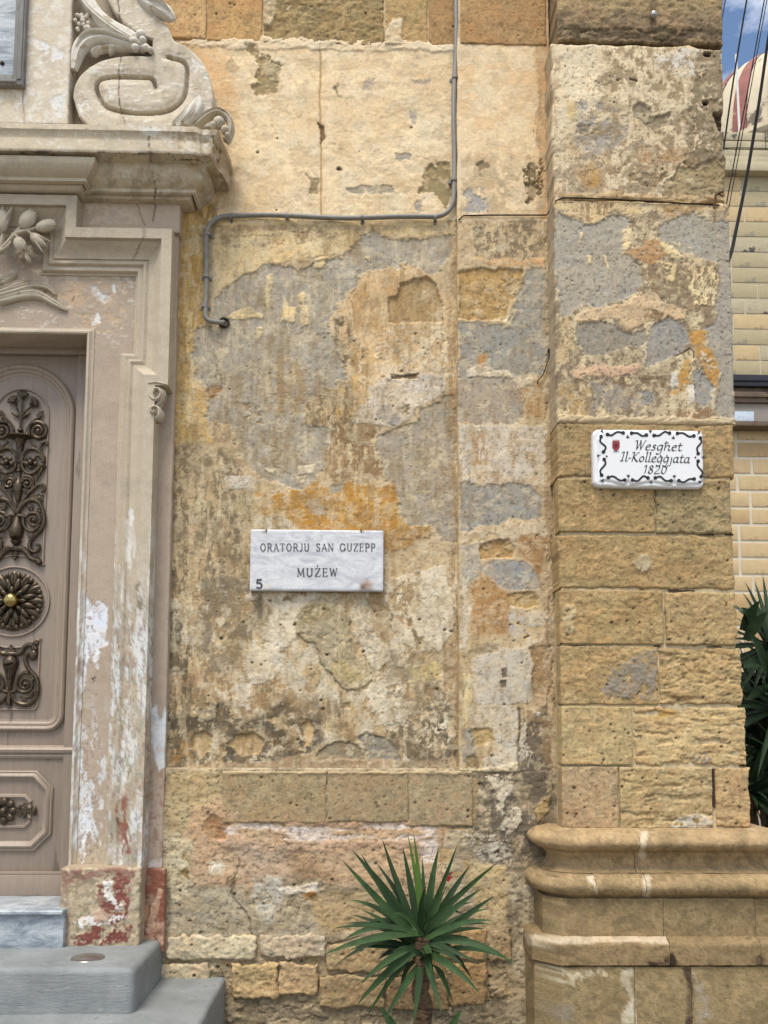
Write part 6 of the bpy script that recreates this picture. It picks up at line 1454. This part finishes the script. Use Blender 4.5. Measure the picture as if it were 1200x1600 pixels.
# ------------------------------------------------------------------ street sign
YG = YP-.045
sg = thing('street_sign', 'white glazed street name sign with black scroll border and a small red shield', 'sign', (AX(1014, 760, YG), YG, AZ(1014, 760, YG)))
SP = lambda x, y: (915+x/6, 655+y/6)
outl = [SP(*q) for q in [(70, 140), (80, 108), (105, 90), (140, 85), (600, 90), (1060, 100), (1095, 112), (1112, 140), (1116, 350), (1118, 590), (1105, 625), (1075, 645), (600, 640), (130, 632), (95, 618), (78, 590), (72, 350)]]
fld = [SP(*q) for q in [(150, 130), (200, 118), (350, 100), (400, 150), (440, 105), (600, 112), (780, 105), (820, 155), (870, 115), (1040, 130), (1080, 160), (1095, 190), (1075, 340), (1095, 400), (1095, 560), (1050, 590), (870, 600), (830, 560), (790, 600), (615, 570), (440, 600), (400, 555), (360, 600), (200, 560), (140, 570), (130, 520), (160, 350), (120, 190)]]
def sg_fn(u, v, X, Z, d):
    p = Paint(u, v, (238, 238, 240), .0, 1300, .01)
    dd = sdf(u, v, fld); p.h += .004*sst(-dd, -3.2, .6)
    p.h += -.004*sst(-np.abs(dd-4), -3.5, 0)*(.4+fbm(u/14, v/14, 2, 4))
    return p.col, p.h
mat_wall('glazed', .16, 60, .02, .05, .03, .001, .5)
relief('panel', wpoly(outl, YG), YG, YP, .004, sg_fn, MATS['glazed'], sg, 0, .05, .020)
mat_plain('black_glaze', (26, 24, 26), .2, 0, .1, 40)
mat_plain('red_glaze', (176, 40, 46), .25, 0, .2, 80)
YI = YG-.0056
ik = Ink(YI)
def scr(L, w0=15, w1=15):
    Q = smooth_pts(L, 5); ik.stroke([SP(*q) for q in Q], 2.9); ik.dot(SP(*L[0]), 3.0); ik.dot(SP(*L[-1]), 3.0); ik.flush('border_scroll', MATS['black_glaze'], sg)
for L in ([(205, 143), (245, 150), (295, 120), (352, 127)], [(430, 130), (485, 130), (530, 156), (570, 148)], [(642, 152), (690, 152), (740, 118), (787, 130)], [(860, 132), (915, 130), (970, 162), (1015, 156)], [(1076, 176), (1086, 215), (1046, 270), (1056, 322)], [(1055, 392), (1050, 435), (1096, 495), (1084, 538)], [(1018, 560), (970, 562), (920, 590), (874, 576)], [(802, 576), (750, 576), (700, 538), (653, 550)], [(585, 550), (540, 534), (490, 578), (440, 570)], [(368, 570), (320, 572), (260, 536), (213, 546)], [(150, 524), (138, 480), (186, 420), (174, 376)], [(168, 306), (188, 260), (138, 210), (145, 163)]): scr(L)
for x, y, an in ((160, 118, 225), (395, 156, 90), (607, 122, 270), (823, 164, 90), (1055, 132, 315), (1094, 357, 0), (1066, 583, 45), (832, 545, 270), (615, 583, 90), (400, 542, 270), (166, 568, 135), (130, 342, 180)):
    for q in (-38, 0, 38):
        a = math.radians(an+q); ik.dot(SP(x+14*math.cos(a), y+14*math.sin(a)), 1.9, .75, a)
    ik.dot(SP(x-4*math.cos(math.radians(an)), y-4*math.sin(math.radians(an))), .9); ik.flush('border_leaf', MATS['black_glaze'], sg)
ik.dot(SP(198, 347), 1.5); ik.flush('border_dot', MATS['black_glaze'], sg); ik.dot(SP(1030, 358), 1.5); ik.flush('border_dot', MATS['black_glaze'], sg)
# calligraphic letters: x-height 1, y up
LET = {
 'W': (1.30, [[(-.1, 1.55), (.06, 1.75), (.16, 1.6), (.24, .05)], [(.24, .05), (.64, 1.55)], [(.52, 1.7), (.64, 1.6), (.74, .05)], [(.74, .05), (1.16, 1.6), (1.30, 1.75)]]),
 'e': (.82, [[(.12, .52), (.60, .66), (.64, .86), (.44, 1.0), (.20, .80), (.10, .42), (.22, .06), (.46, 0), (.70, .18)]]),
 's': (.70, [[(.58, .88), (.40, 1.0), (.22, .88), (.24, .68), (.46, .42), (.44, .12), (.24, 0), (.04, .10)]]),
 'g': (.92, [[(.72, .92), (.42, 1.0), (.14, .72), (.12, .26), (.30, .02), (.56, .22), (.74, .96)], [(.76, .98), (.66, 0), (.54, -.55), (.24, -.72), (.02, -.58)]]),
 'h': (.98, [[(.20, 1.75), (.12, 0)], [(.14, .5), (.40, .94), (.62, .98), (.70, .72), (.64, .14), (.80, .02), (.94, .16)], [(.0, 1.38), (.50, 1.46)]]),
 't': (.66, [[(.30, 1.5), (.20, .30), (.30, .02), (.50, .06), (.60, .20)], [(.02, 1.0), (.60, 1.06)]]),
 'I': (.62, [[(.02, 1.50), (.20, 1.72), (.36, 1.58), (.20, .02)], [(.0, .10), (.20, .0), (.44, .12)]]),
 'l': (.46, [[(.06, 1.6), (.24, 1.75), (.14, .20), (.24, 0), (.42, .14)]]), '-': (.46, [[(.02, .55), (.40, .62)]]),
 'K': (1.12, [[(.02, 1.55), (.22, 1.72), (.34, 1.58), (.16, 0)], [(1.02, 1.66), (.86, 1.66), (.26, .80)], [(.30, .86), (.74, .16), (.90, 0), (1.10, .14)]]),
 'o': (.88, [[(.40, 1.0), (.14, .72), (.14, .24), (.36, 0), (.64, .22), (.68, .72), (.42, 1.0)]]),
 'j': (.50, [[(.28, 1.0), (.24, -.30), (.08, -.66), (-.18, -.66)]]),
 'a': (.96, [[(.70, .96), (.40, 1.0), (.12, .70), (.12, .24), (.30, .0), (.56, .26), (.72, .98)], [(.72, 1.0), (.64, .16), (.76, 0), (.94, .16)]]),
 '1': (.60, [[(.08, 1.2), (.36, 1.48), (.28, 0)]]), '8': (.92, [[(.70, 1.22), (.48, 1.46), (.24, 1.26), (.30, .96), (.62, .60), (.66, .20), (.40, 0), (.14, .22), (.24, .60), (.62, .96), (.70, 1.22)]]),
 '2': (.88, [[(.12, 1.16), (.34, 1.46), (.64, 1.34), (.62, .92), (.08, .04), (.46, .0), (.82, .10)]]), '0': (.92, [[(.46, 1.44), (.20, 1.1), (.16, .34), (.38, 0), (.66, .30), (.74, 1.06), (.46, 1.44)]])}
def write(text, x0, x1, y0, y1, xh, w=13, dots=()):
    tot = sum(LET[c.lower() if c not in LET else c][0] for c in text); k = (x1-x0)/tot; x = x0
    for n_i, c in enumerate(text):
        adv, ST = LET[c]
        for S_ in ST:
            Q = smooth_pts(S_, 5) if len(S_) > 2 else S_
            pts = []
            for a, b in Q:
                X_ = x+a*k+b*xh*.16; Y_ = (y0+(y1-y0)*(X_-x0)/(x1-x0))-b*xh; pts.append(SP(X_, Y_))
            ik.nib(pts, w/6, math.radians(38), .85)
        if dots and n_i in dots: ik.dot(SP(x+.62*k, y0+(y1-y0)*(x-x0)/(x1-x0)-62), 1.1)
        ik.flush('letter', MATS['black_glaze'], sg); x += adv*k
    return k
write('Wesghet', 462, 905, 286, 297, 50)
write('Il-Kolleggjata', 326, 980, 392, 410, 50, dots=(8, 9))
write('1820', 536, 762, 506, 512, 50)
ik = Ink(YI-.0004); ik.quad([SP(*q) for q in [(252, 216), (318, 216), (317, 262), (304, 284), (285, 296), (266, 284), (253, 262)]])
for x in (258, 272, 285, 298, 312): ik.dot(SP(x, 198), .8)
ik.stroke([SP(256, 208), SP(314, 208)], 1.3); sh_ = ik.build('shield', MATS['red_glaze'], sg)
ik = Ink(YI-.0010); ik.stroke([SP(q[0], q[1]) for q in [(252, 216), (318, 216), (317, 262), (304, 284), (285, 296), (266, 284), (253, 262), (252, 216)]], .55)
ik.stroke([SP(275, 230), SP(268, 250), SP(285, 270), SP(300, 250), SP(294, 232)], .8); ik.dot(SP(286, 244), 1.3, 2.2); ik.stroke([SP(258, 304), SP(312, 304)], .8)
ik.build('emblem_line', MATS['black_glaze'], sh_)

# ------------------------------------------------------------------ conduit and cables on the wall
mat_plain('conduit_paint', (138, 134, 127), .55, .05, .16, 30, (128, 104, 80), .62, .4, .002)
cdt = thing('conduit_pipe', 'grey metal conduit bent twice across the plaster and entering a hole', 'conduit', (AX(711, 200, -.02), -.02, AZ(711, 338, -.02)))
Yc = -.024
def bend(pts, r, n=7):
    P = [np.array(p, float) for p in pts]; o = [P[0]]
    for i in range(1, len(P)-1):
        a = (P[i-1]-P[i]); b = (P[i+1]-P[i]); la, lb = np.linalg.norm(a), np.linalg.norm(b); rr = min(r, la*.48, lb*.48); a = P[i]+a/la*rr; b = P[i]+b/lb*rr
        for k in range(n+1): t = k/n; o.append((1-t)**2*a+2*t*(1-t)*P[i]+t*t*b)
    o.append(P[-1]); return o
def densify(P, n=6):
    o = []
    for a, b in zip(P[:-1], P[1:]): o += [(a[0]+(b[0]-a[0])*k/n, a[1]+(b[1]-a[1])*k/n) for k in range(n)]
    return o+[P[-1]]
cp = bend([(713, -60), (711, 120), (709, 200), (709, 339), (560, 340), (450, 337), (324, 338), (320, 500), (346, 504)], 34)
cpts = []
for k, (u, v) in enumerate(densify(cp, 3)): p = at(u+1.1*math.sin(v*.031), v+1.4*math.sin(u*.027), Yc+.004*math.sin(u*.05+v*.04)); cpts.append((p[0], p[1], p[2]))
p = at(352, 503, .03); cpts.append((p[0], .03, p[2]))
m = MB(); m.tube(cpts, .0125, 10); m.build('pipe', MATS['conduit_paint'], cdt)
for (u, v, hz) in ((711, 121, 0), (709, 281, 0), (448, 337, 1), (566, 340, 1), (680, 340, 1), (361, 338, 1), (324, 366, 0), (322, 432, 0), (320, 479, 0)):
    m = MB(); p = at(u, v, Yc)
    a = np.array([.006, 0, 0]) if hz else np.array([0, 0, .006])
    m.tube([p-a*1.3, p+a*1.3], .0175, 10)
    e = np.array([0, 0, .03]) if hz else np.array([.03, 0, 0])
    m.box(np.minimum(p-a*1.2-e*.9, p+a*1.2+e*.9)*np.array([1, 0, 1])+np.array([0, -.006, 0]), np.maximum(p-a*1.2-e*.9, p+a*1.2+e*.9)*np.array([1, 0, 1])+np.array([0, .002, 0]))
    m.build('pipe_clip', MATS['conduit_paint'], cdt)
hl = MB(); p = at(350, 504, -.004); hl.lathe((p[0], -.006, p[2]), [(.030, -.004), (.027, .004), (.020, .002), (.016, -.012)], 14, 'y')
mat_plain('dark_hole', (58, 50, 42), .9)
hl.build('pipe_hole', MATS['dark_hole'], cdt)
mat_plain('black_cable', (22, 20, 19), .8, 0, .2, 60, None, .6, .15, .003, .15)
m = MB(); L = [at(u, v, Y_) for u, v, Y_ in [(712, 344, -.01), (718, 343, -.04), (724, 337, -.042), (760, 336, -.043), (810, 336, -.043), (854, 336, -.043), (862, 326, -.10), (868, 314, YP-.004), (880, 309, YP-.006), (950, 311, YP-.006), (1040, 316, YP-.008), (1122, 320, YP-.006), (1134, 326, YP+.02)]]
m.tube(L, .0034, 6); tag(m.build('wall_cable', MATS['black_cable']), 'thin dark cable running level across the pilaster to the building corner', 'cable')
m = MB(); L = [at(u, v, Y_) for u, v, Y_ in [(858, 546, -.05), (858, 556, -.055), (854, 570, -.055), (848, 586, -.052), (841, 594, -.045), (840, 600, -.036)]]
m.tube(smooth_pts(L, 4), .0026, 6); m.blob(at(858, 548, -.05), (.008, .008, .012)); tag(m.build('cable_stub', MATS['black_cable']), 'short loose black cable end beside the pilaster edge', 'cable')
m = MB(); L = [at(u, v, Y_) for u, v, Y_ in [(1116, 326, YP-.02), (1118, 306, YP-.03), (1124, 301, YP-.04), (1131, 299, YP-.05)]]
m.tube(L, .006, 6); m.tube([at(1122, 303, YP-.035), at(1130, 307, YP-.04)], .004, 6); tag(m.build('cable_hook', MATS['rust']), 'small rusty hook on the upper right edge of the pilaster', 'hook')
m = MB(); p = at(1022, 21, YP-.02); m.lathe((p[0], YP-.012, p[2]), [(.018, -.01), (.018, .008), (.010, .016), (.0005, .017)], 12, 'y'); tag(m.build('wall_stud', MATS['steel']), 'small metal stud high on the dark pilaster stone', 'stud')

# ------------------------------------------------------------------ framed tablet at top left
YT = YD-.035
tb = thing('framed_tablet', 'pale marble tablet in a weathered grey frame, cut by the upper left picture edge', 'tablet', (AX(-20, 130, YT), YT, AZ(0, 131, YT)))
mat_plain('grey_frame', (136, 134, 130), .7, 0, .14, 12, (96, 92, 88), .60, .5, .004, .3, (4, 4, .8))
xr = AX(38, 70, YT); xl = AX(-300, 70, YT); zb_ = AZ(10, 131, YT); zt_ = AZ(10, -220, YT)
fw = .052
m = MB(); m.box((xr-fw, YT, zb_), (xr, YD+.01, zt_)); m.box((xr-fw*.55, YT-.008, zb_+fw*.45), (xr-.008, YT+.01, zt_-.01)); m.build('frame_side', MATS['grey_frame'], tb, bevel=.003)
m = MB(); m.box((xl, YT+.001, zb_), (xr-fw-.001, YD+.01, zb_+fw)); m.box((xl, YT-.007, zb_+.008), (xr-fw*.55-.002, YT+.012, zb_+fw*.45)); m.build('frame_bottom', MATS['grey_frame'], tb, bevel=.003)
m = MB(); m.box((xl, YT+.02, zb_+fw-.004), (xr-fw+.004, YD+.008, zt_)); m.build('tablet_face', MATS['marble_blue'], tb)
m = MB(); p = at(3, 98, YT+.015); m.lathe((p[0], YT+.02, p[2]), [(.011, -.004), (.011, .004), (.006, .009), (.0005, .010)], 12, 'y'); m.build('screw', MATS['dark_hole'], tb)

# ------------------------------------------------------------------ yucca in front of the wall
mat_plain('yucca_leaf', (50, 76, 38), .62, 0, .36, 14, (84, 100, 50), .64, .2, .002, .22)
mat_plain('young_leaf', (78, 110, 40), .6, 0, .22, 14, None, .6, .2, .002, .25)
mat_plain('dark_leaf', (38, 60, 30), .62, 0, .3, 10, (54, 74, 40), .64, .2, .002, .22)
mat_plain('trunk_bark', (112, 90, 68), .95, 0, .35, 30, (70, 54, 42), .52, .9, .01, .2, (1, 1, 5))
def leaf_mesh(base, tip, sag, wid, nrm, fold=.35, n=9):
    b, t = Vector(base), Vector(tip); ctl = (b+t)/2+Vector(sag); vv = []; ff = []
    for i in range(n+1):
        s_ = i/n; p = b*(1-s_)**2+ctl*2*s_*(1-s_)+t*s_*s_
        tg = ((ctl-b)*(1-s_)+(t-ctl)*s_).normalized()
        side = tg.cross(Vector(nrm)); side = side.normalized() if side.length > 1e-4 else Vector((1, 0, 0)); up = side.cross(tg)
        w_ = wid*(.55+.45*min(1, s_*3))*(1-max(0, (s_-.35)/.65)**1.6)+.0008
        vv += [p-side*w_*.5+up*w_*fold*.5, p, p+side*w_*.5+up*w_*fold*.5]
    for i in range(n): a = i*3; ff += [(a, a+1, a+4, a+3), (a+1, a+2, a+5, a+4)]
    me = bpy.data.meshes.new('leaf'); me.from_pydata([tuple(v) for v in vv], [], ff); me.polygons.foreach_set('use_smooth', [True]*len(ff)); return me
def leaf_obj(par, mat, *a, **k): return link('leaf', leaf_mesh(*a, **k), mat, par)
YY = -.42
yb_ = at(660, 1500, YY); xk = yb_[0]
yu = thing('yucca_plant', 'green spiky yucca on a bare trunk standing against the plinth', 'plant', (xk, YY, 0))
zc_ = AZ(656, 1478, YY)
m = MB(); g_ = random.Random(3)
m.tube([(xk+.012*math.sin(i*.9), YY+.01*math.cos(i*1.3), i/22*(zc_+.04)) for i in range(23)], [.036+.004*(i % 2)+g_.uniform(-.003, .003) for i in range(23)], 12); m.build('trunk', MATS['trunk_bark'], yu)
TIPS = [(597, 1310, .10), (637, 1303, .02), (646, 1299, -.04), (629, 1322, .12), (686, 1322, .06), (715, 1319, -.02), (534, 1343, -.05), (550, 1328, .10), (564, 1333, .02), (587, 1347, .14), (735, 1351, .10), (778, 1347, -.05), (755, 1387, .08), (774, 1399, -.06), (763, 1420, .02), (769, 1438, -.12), (770, 1445, -.02), (545, 1406, .02), (519, 1451, -.10), (540, 1443, .10), (505, 1492, -.16), (534, 1470, .02), (545, 1486, .10), (527, 1506, -.05), (555, 1574, -.10), (562, 1536, .04), (571, 1592, -.02), (600, 1598, -.16), (625, 1560, .05), (646, 1602, -.14), (690, 1584, -.22), (709, 1571, -.02), (750, 1552, -.20), (738, 1530, .06), (805, 1508, -.12), (790, 1498, .04), (680, 1491, -.30), (615, 1428, -.25), (612, 1488, -.30), (696, 1388, .06), (725, 1428, .10), (740, 1410, .12), (660, 1340, .16), (610, 1380, .12), (665, 1560, .10), (720, 1470, .14), (570, 1440, .14), (590, 1500, .12)]
for i, (u, v, dy) in enumerate(TIPS):
    tip = at(u, v, YY+dy); b_ = (xk+g_.uniform(-.012, .012), YY+dy*.12, zc_+g_.uniform(-.05, .07)-max(0, (v-1480))*.0004)
    du = u-656; up_ = v < 1440
    ln = math.hypot(du, v-1478)
    sag = (0, -.01+dy*.1, .045+.0002*abs(du)) if v > 1400 else (0, 0, -.012+.0002*abs(du))
    sag = tuple(Vector(sag)+Vector((g_.uniform(-.025, .025), 0, g_.uniform(-.025, .03))))
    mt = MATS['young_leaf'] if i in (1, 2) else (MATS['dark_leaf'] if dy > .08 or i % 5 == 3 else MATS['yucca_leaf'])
    n_ = (-.25*du/200, -.75, .65) if v > 1400 else (0, -1, .15+.0)
    if v > 1530: n_ = (0, -.9, .35)
    leaf_obj(yu, mt, b_, tip, sag, .028 if i in (1, 2) else g_.uniform(.027, .037), tuple(Vector(n_)+Vector((g_.uniform(-.35, .35), g_.uniform(-.15, .15), g_.uniform(-.25, .25)))))
for k in range(16):
    az = g_.uniform(0, 2*math.pi); el = g_.uniform(-.55, .9); L_ = g_.uniform(.26, .44)
    d_ = Vector((math.cos(az)*math.cos(el), .7*math.sin(az)*math.cos(el)+.1, math.sin(el)))
    leaf_obj(yu, MATS['dark_leaf' if k % 3 else 'yucca_leaf'], (xk, YY, zc_+g_.uniform(-.04, .04)), tuple(Vector((xk, YY, zc_))+d_*L_), (g_.uniform(-.04, .04), 0, .03), .03, (g_.uniform(-.4, .4), -.75, .65))
mat_plain('dry_leaf', (150, 122, 78), .8, 0, .3, 14, (112, 84, 54), .55, .4, .003, .2)
for (u, v, dy) in ((628, 1560, -.06), (684, 1545, .04), (648, 1572, .06), (700, 1530, -.04), (612, 1530, .08)):
    leaf_obj(yu, MATS['dry_leaf'], (xk, YY+dy*.2, zc_-.06), at(u, v, YY+dy), (g_.uniform(-.05, .05), -.03, .05), .022, (.2, -.9, .3))
y2_ = thing('yucca_shoot', 'small yucca shoot whose leaf tips just enter the bottom picture edge', 'plant', (xk-.02, YY-.12, 0))
zz = AZ(660, 1640, YY-.12)
for (u, v) in ((593, 1571), (721, 1577), (604, 1600), (700, 1598)):
    leaf_obj(y2_, MATS['yucca_leaf'], (xk+(u-660)*.0008, YY-.12, .02), at(u, v, YY-.12), (0, 0, .03), .05, (0, -1, .2))
# ------------------------------------------------------------------ house across the square
YH = 9.0
KH = (YH-CAM[1])/F
hb = thing('stone_house', 'honey limestone house with pale mortar joints beyond the pilaster', 'house', (AX(1300, 1200, YH), YH, 0))
mat_plain('mortar', (220, 208, 184), .9, 0, .1, 5)
mat_plain('honey_stone', (208, 182, 138), .9, 0, .14, 3, (184, 158, 116), .58, .4, .01, .2)
mat_plain('honey_stone_warm', (198, 168, 122), .9, 0, .14, 3, (178, 148, 106), .58, .4, .01, .2)
mat_plain('honey_stone_grey', (186, 172, 136), .9, 0, .12, 3, (160, 152, 128), .55, .4, .01, .2)
mat_plain('weathered_stone', (190, 178, 148), .92, 0, .16, 2.5, (92, 88, 80), .55, .5, .02, .2)
mat_plain('black_fascia', (34, 36, 42), .35, 0, .2, 6)
mat_plain('brown_beam', (112, 92, 74), .6, 0, .2, 5, (84, 66, 52), .55)
mat_plain('taupe_panel', (160, 150, 138), .7, 0, .06, 5)
mat_plain('poster_blue', (206, 218, 230), .5, 0, .1, 60, (130, 160, 200), .56, .1, .001, .4, (1, 1, 3))
x0, x1 = AX(1080, 800, YH), AX(1420, 800, YH)
ztop = AZ(1170, 276, YH); zA, zB = AZ(1170, 588, YH), AZ(1170, 664, YH)
m = MB(); m.box((x0, YH+.006, 0), (x1, YH+.6, ztop)); m.build('wall_core', MATS['mortar'], hb)
g_ = random.Random(12)
bms = {}
def brick(xa, xb, za, zb_, mat):
    key = (round(xb-xa, 2), round(zb_-za, 2), mat)
    if key not in bms:
        w_, h_ = key[0]/2, key[1]/2; q = MB(); q.box((-w_, -.006, -h_), (w_, .06, h_))
        o = q.build('brick', MATS[mat], hb, bevel=.005); bms[key] = o.data
    else:
        o = bpy.data.objects.new('brick', bms[key]); COL.objects.link(o); o.parent = hb
    o.location = Vector(((xa+xb)/2, YH, (za+zb_)/2))-Vector(hb.location)
def course(za, zb_, jt, mats):
    x = x0-.02
    while x < x1:
        L_ = round(g_.choice([.42, .62, .8, .8, 1.0]), 2); brick(x, x+L_-jt, za+jt*.5, zb_-jt*.5, g_.choice(mats)); x += L_
hh = 26.9*KH
z = zB; 
nlow = int(zB/hh); hl_ = zB/nlow
for k in range(nlow): course(k*hl_, (k+1)*hl_, .052, ['honey_stone', 'honey_stone_warm', 'honey_stone'])
nup = int(round((ztop-zA)/(25.6*KH))); hu = (ztop-zA)/nup
for k in range(nup): course(zA+k*hu, zA+(k+1)*hu, .022, ['honey_stone_grey', 'honey_stone_grey', 'honey_stone_grey', 'weathered_stone', 'honey_stone'] if k < nup-4 else ['honey_stone', 'honey_stone_grey'])
# parapet
m = MB(); m.box((x0-.5, YH-.16, ztop), (x1, YH+.6, ztop+.16)); m.box((x0-.5, YH-.08, ztop+.16), (x1, YH+.6, ztop+.30)); m.build('string_course', MATS['weathered_stone'], hb, bevel=.02)
zp = ztop+.30; zq = AZ(1170, 208, YH); n_ = 3
for k in range(n_):
    x = x0-.2*k
    while x < x1:
        L_ = g_.choice([.7, .9, 1.1]); q = MB(); q.box((x, YH-.03, zp+(zq-zp)/n_*k+.008), (x+L_-.012, YH+.5, zp+(zq-zp)/n_*(k+1)-.006)); q.build('parapet_stone', MATS['weathered_stone'], hb, bevel=.015); x += L_
# fascia band over the shop front
m = MB(); m.box((x0-.5, YH-.30, AZ(1170, 603, YH-.3)), (x1, YH+.02, AZ(1170, 585, YH-.3))); m.box((x0-.5, YH-.33, AZ(1170, 596, YH-.3)), (x1, YH-.29, AZ(1170, 590, YH-.3))); m.build('black_fascia', MATS['black_fascia'], hb, bevel=.01)
m = MB(); m.box((x0-.5, YH-.22, AZ(1170, 629, YH-.2)), (x1, YH+.02, AZ(1170, 603.5, YH-.2))); m.box((x0-.5, YH-.26, AZ(1170, 622, YH-.2)), (x1, YH-.2, AZ(1170, 614, YH-.2))); m.build('brown_beam', MATS['brown_beam'], hb, bevel=.012)
m = MB(); m.box((x0-.5, YH-.16, AZ(1170, 659, YH-.16)), (x1, YH+.02, AZ(1170, 629.5, YH-.16))); m.build('taupe_panel', MATS['taupe_panel'], hb, bevel=.006)
m = MB(); m.box((x0-.5, YH-.26, AZ(1170, 667, YH-.2)), (x1, YH+.02, AZ(1170, 659.5, YH-.2))); m.build('ledge', MATS['brown_beam'], hb, bevel=.01)
m = MB(); a = at(1140, 659, YH-.2); b = at(1178, 643, YH-.2); m.box((a[0], YH-.20, a[2]), (b[0], YH-.162, b[2])); m.build('notice', MATS['poster_blue'], hb, bevel=.004)

# ------------------------------------------------------------------ dome behind
YM = 22.0; KM = (YM-CAM[1])/F
dm = thing('church_dome', 'red and cream ribbed dome on a moulded drum behind the house', 'dome', (AX(1360, 800, YM), YM, 0))
mat_plain('dome_red', (150, 92, 84), .85, 0, .2, 1.5, (186, 150, 132), .54)
mat_plain('dome_cream', (206, 192, 164), .9, 0, .16, 1.2, (120, 106, 92), .54)
cx_ = AX(1350, 200, YM); zd = AZ(1200, 160, YM)
Rd = cx_-AX(1133, 195, YM)
m = MB(); m.lathe((cx_, YM+Rd, 0), [(Rd*1.02, 0), (Rd*1.02, zd-1.6), (Rd*1.08, zd-1.5), (Rd*1.08, zd-1.3), (Rd*1.03, zd-1.2), (Rd*1.03, zd-.75), (Rd*1.10, zd-.65), (Rd*1.12, zd-.45), (Rd*1.06, zd-.35), (Rd*1.06, zd-.1), (Rd*1.0, zd)], 64); m.build('drum', MATS['dome_cream'], dm)
m = MB(); m.lathe((cx_, YM+Rd, 0), [(Rd*1.035, zd-.73), (Rd*1.105, zd-.63)], 64); m.lathe((cx_, YM+Rd, 0), [(Rd*1.085, zd-1.5), (Rd*1.085, zd-1.32)], 64); m.build('drum_band', MATS['dome_red'], dm)
def dprof(t): return (Rd*math.cos(t*math.pi/2)**.95, zd+Rd*1.05*math.sin(t*math.pi/2))
NS = 24
for k in range(NS):
    for part, (f0, f1, mt, bump) in enumerate(((0, .60, 'dome_cream', 1.0), (.60, 1.0, 'dome_red', 1.012))):
        a0 = 2*math.pi*(k+f0)/NS; a1 = 2*math.pi*(k+f1)/NS; vv = []; ff = []
        for i in range(15):
            r, z_ = dprof(i/14*.97)
            for j in range(3):
                a = a0+(a1-a0)*j/2; rr = r*(bump+(.012 if j == 1 else 0)); vv.append((cx_+rr*math.cos(a), YM+Rd+rr*math.sin(a), z_))
        for i in range(14):
            for j in range(2): b_ = i*3+j; ff.append((b_, b_+1, b_+4, b_+3))
        q = MB(); q.add(vv, ff); q.build('dome_rib' if part else 'dome_panel', MATS[mt], dm)
# pole standing at the parapet
m = MB(); a = at(1160, 208, YH); b = at(1154, 78, YH); m.tube([(a[0], YH+.1, a[2]), (b[0], YH+.1, b[2])], .02, 6); mat_plain('white_pole', (226, 226, 220), .5)
tag(m.build('roof_pole', MATS['white_pole']), 'slim white pole rising from the parapet in front of the dome', 'pole')
# ------------------------------------------------------------------ overhead cables
def cable(L, r, label):
    m = MB(); P = [at(u, v, Y_) for u, v, Y_ in L]; m.tube(smooth_pts(P, 6), r, 6); tag(m.build('overhead_cable', MATS['black_cable']), label, 'cable', 'overhead cables')
cable([(1190, -300, 1.2), (1150, -90, 1.2), (1128, 30, 1.2), (1100, 180, 1.0), (1060, 380, .6)], .0035, 'thin overhead cable nearest the pilaster, mostly hidden by its upper edge')
cable([(1230, -300, 2.6), (1180, -70, 2.6), (1150, 100, 2.5), (1131, 230, 2.2), (1110, 380, 1.2), (1090, 480, .4)], .0075, 'dark overhead cable second from the pilaster crossing the sky')
cable([(1250, -300, 3.4), (1207, -70, 3.4), (1176, 100, 3.3), (1143, 275, 3.0), (1120, 400, 1.6), (1090, 520, .4)], .0058, 'third of the overhead cables from the left, one of a close pair')
cable([(1254, -300, 3.3), (1211, -70, 3.3), (1180, 100, 3.2), (1148, 275, 3.0), (1122, 410, 1.6), (1092, 530, .4)], .0042, 'right one of the close pair of thin overhead cables')
cable([(1225, -60, 2.4), (1204, 40, 2.4), (1186, 160, 2.3), (1167, 275, 2.1), (1150, 360, 1.7), (1140, 402, 1.3), (1110, 470, .4)], .013, 'thick black overhead cable sweeping down to the pilaster')
cable([(1120, 232, 3.0), (1160, 231, 3.0), (1240, 234, 3.0)], .0035, 'thin level cable in front of the blackened parapet')
# ------------------------------------------------------------------ dark spiky plant behind the corner
YPt = 2.2
pp_ = thing('leafy_yucca', 'dense dark green yucca clump growing behind the pilaster corner', 'plant', (AX(1200, 1300, YPt), YPt, 0))
g_ = random.Random(21)
mat_plain('clump_leaf', (32, 54, 26), .6, 0, .3, 6, (54, 78, 42), .62, .2, .002, .25)  # dark green leaf colour of the clump, with lighter green patches
heads = [(1205, 1010, .0), (1215, 1110, -.25), (1190, 1180, .15), (1225, 1060, .2), (1235, 1200, -.1), (1180, 1090, .3), (1200, 1250, .2), (1170, 1240, -.1)]
for hi, (hu_, hv, dy) in enumerate(heads):
    c_ = at(hu_, hv, YPt+dy); m = MB(); m.tube([(c_[0]+.1, YPt+dy, 0), (c_[0]+.05, YPt+dy, c_[2]*.5), (c_[0], YPt+dy, c_[2])], [.05, .045, .04], 9); m.build('trunk', MATS['trunk_bark'], pp_)
    for k in range(64):
        az = g_.uniform(0, 2*math.pi); el = g_.uniform(-.9, 1.25); L_ = g_.uniform(.45, .72)
        d_ = Vector((math.cos(az)*math.cos(el), math.sin(az)*math.cos(el), math.sin(el)))
        leaf_obj(pp_, MATS['clump_leaf'] if k % 4 else MATS['dark_leaf'], tuple(c_), tuple(Vector(c_)+d_*L_), (0, 0, .06), .042, (0, -.7, .7), n=5)
for (u, v, bu, bv) in ((1187, 938, 1160, 985), (1157, 950, 1175, 975), (1200, 955, 1165, 1000), (1172, 990, 1200, 1050), (1160, 1045, 1190, 1035), (1164, 1095, 1210, 1075)):
    leaf_obj(pp_, MATS['dark_leaf'], tuple(at(bu, bv, YPt-.3)), tuple(at(u, v, YPt-.4)), (0, 0, .03), .085, (0, -.9, .4), n=7)
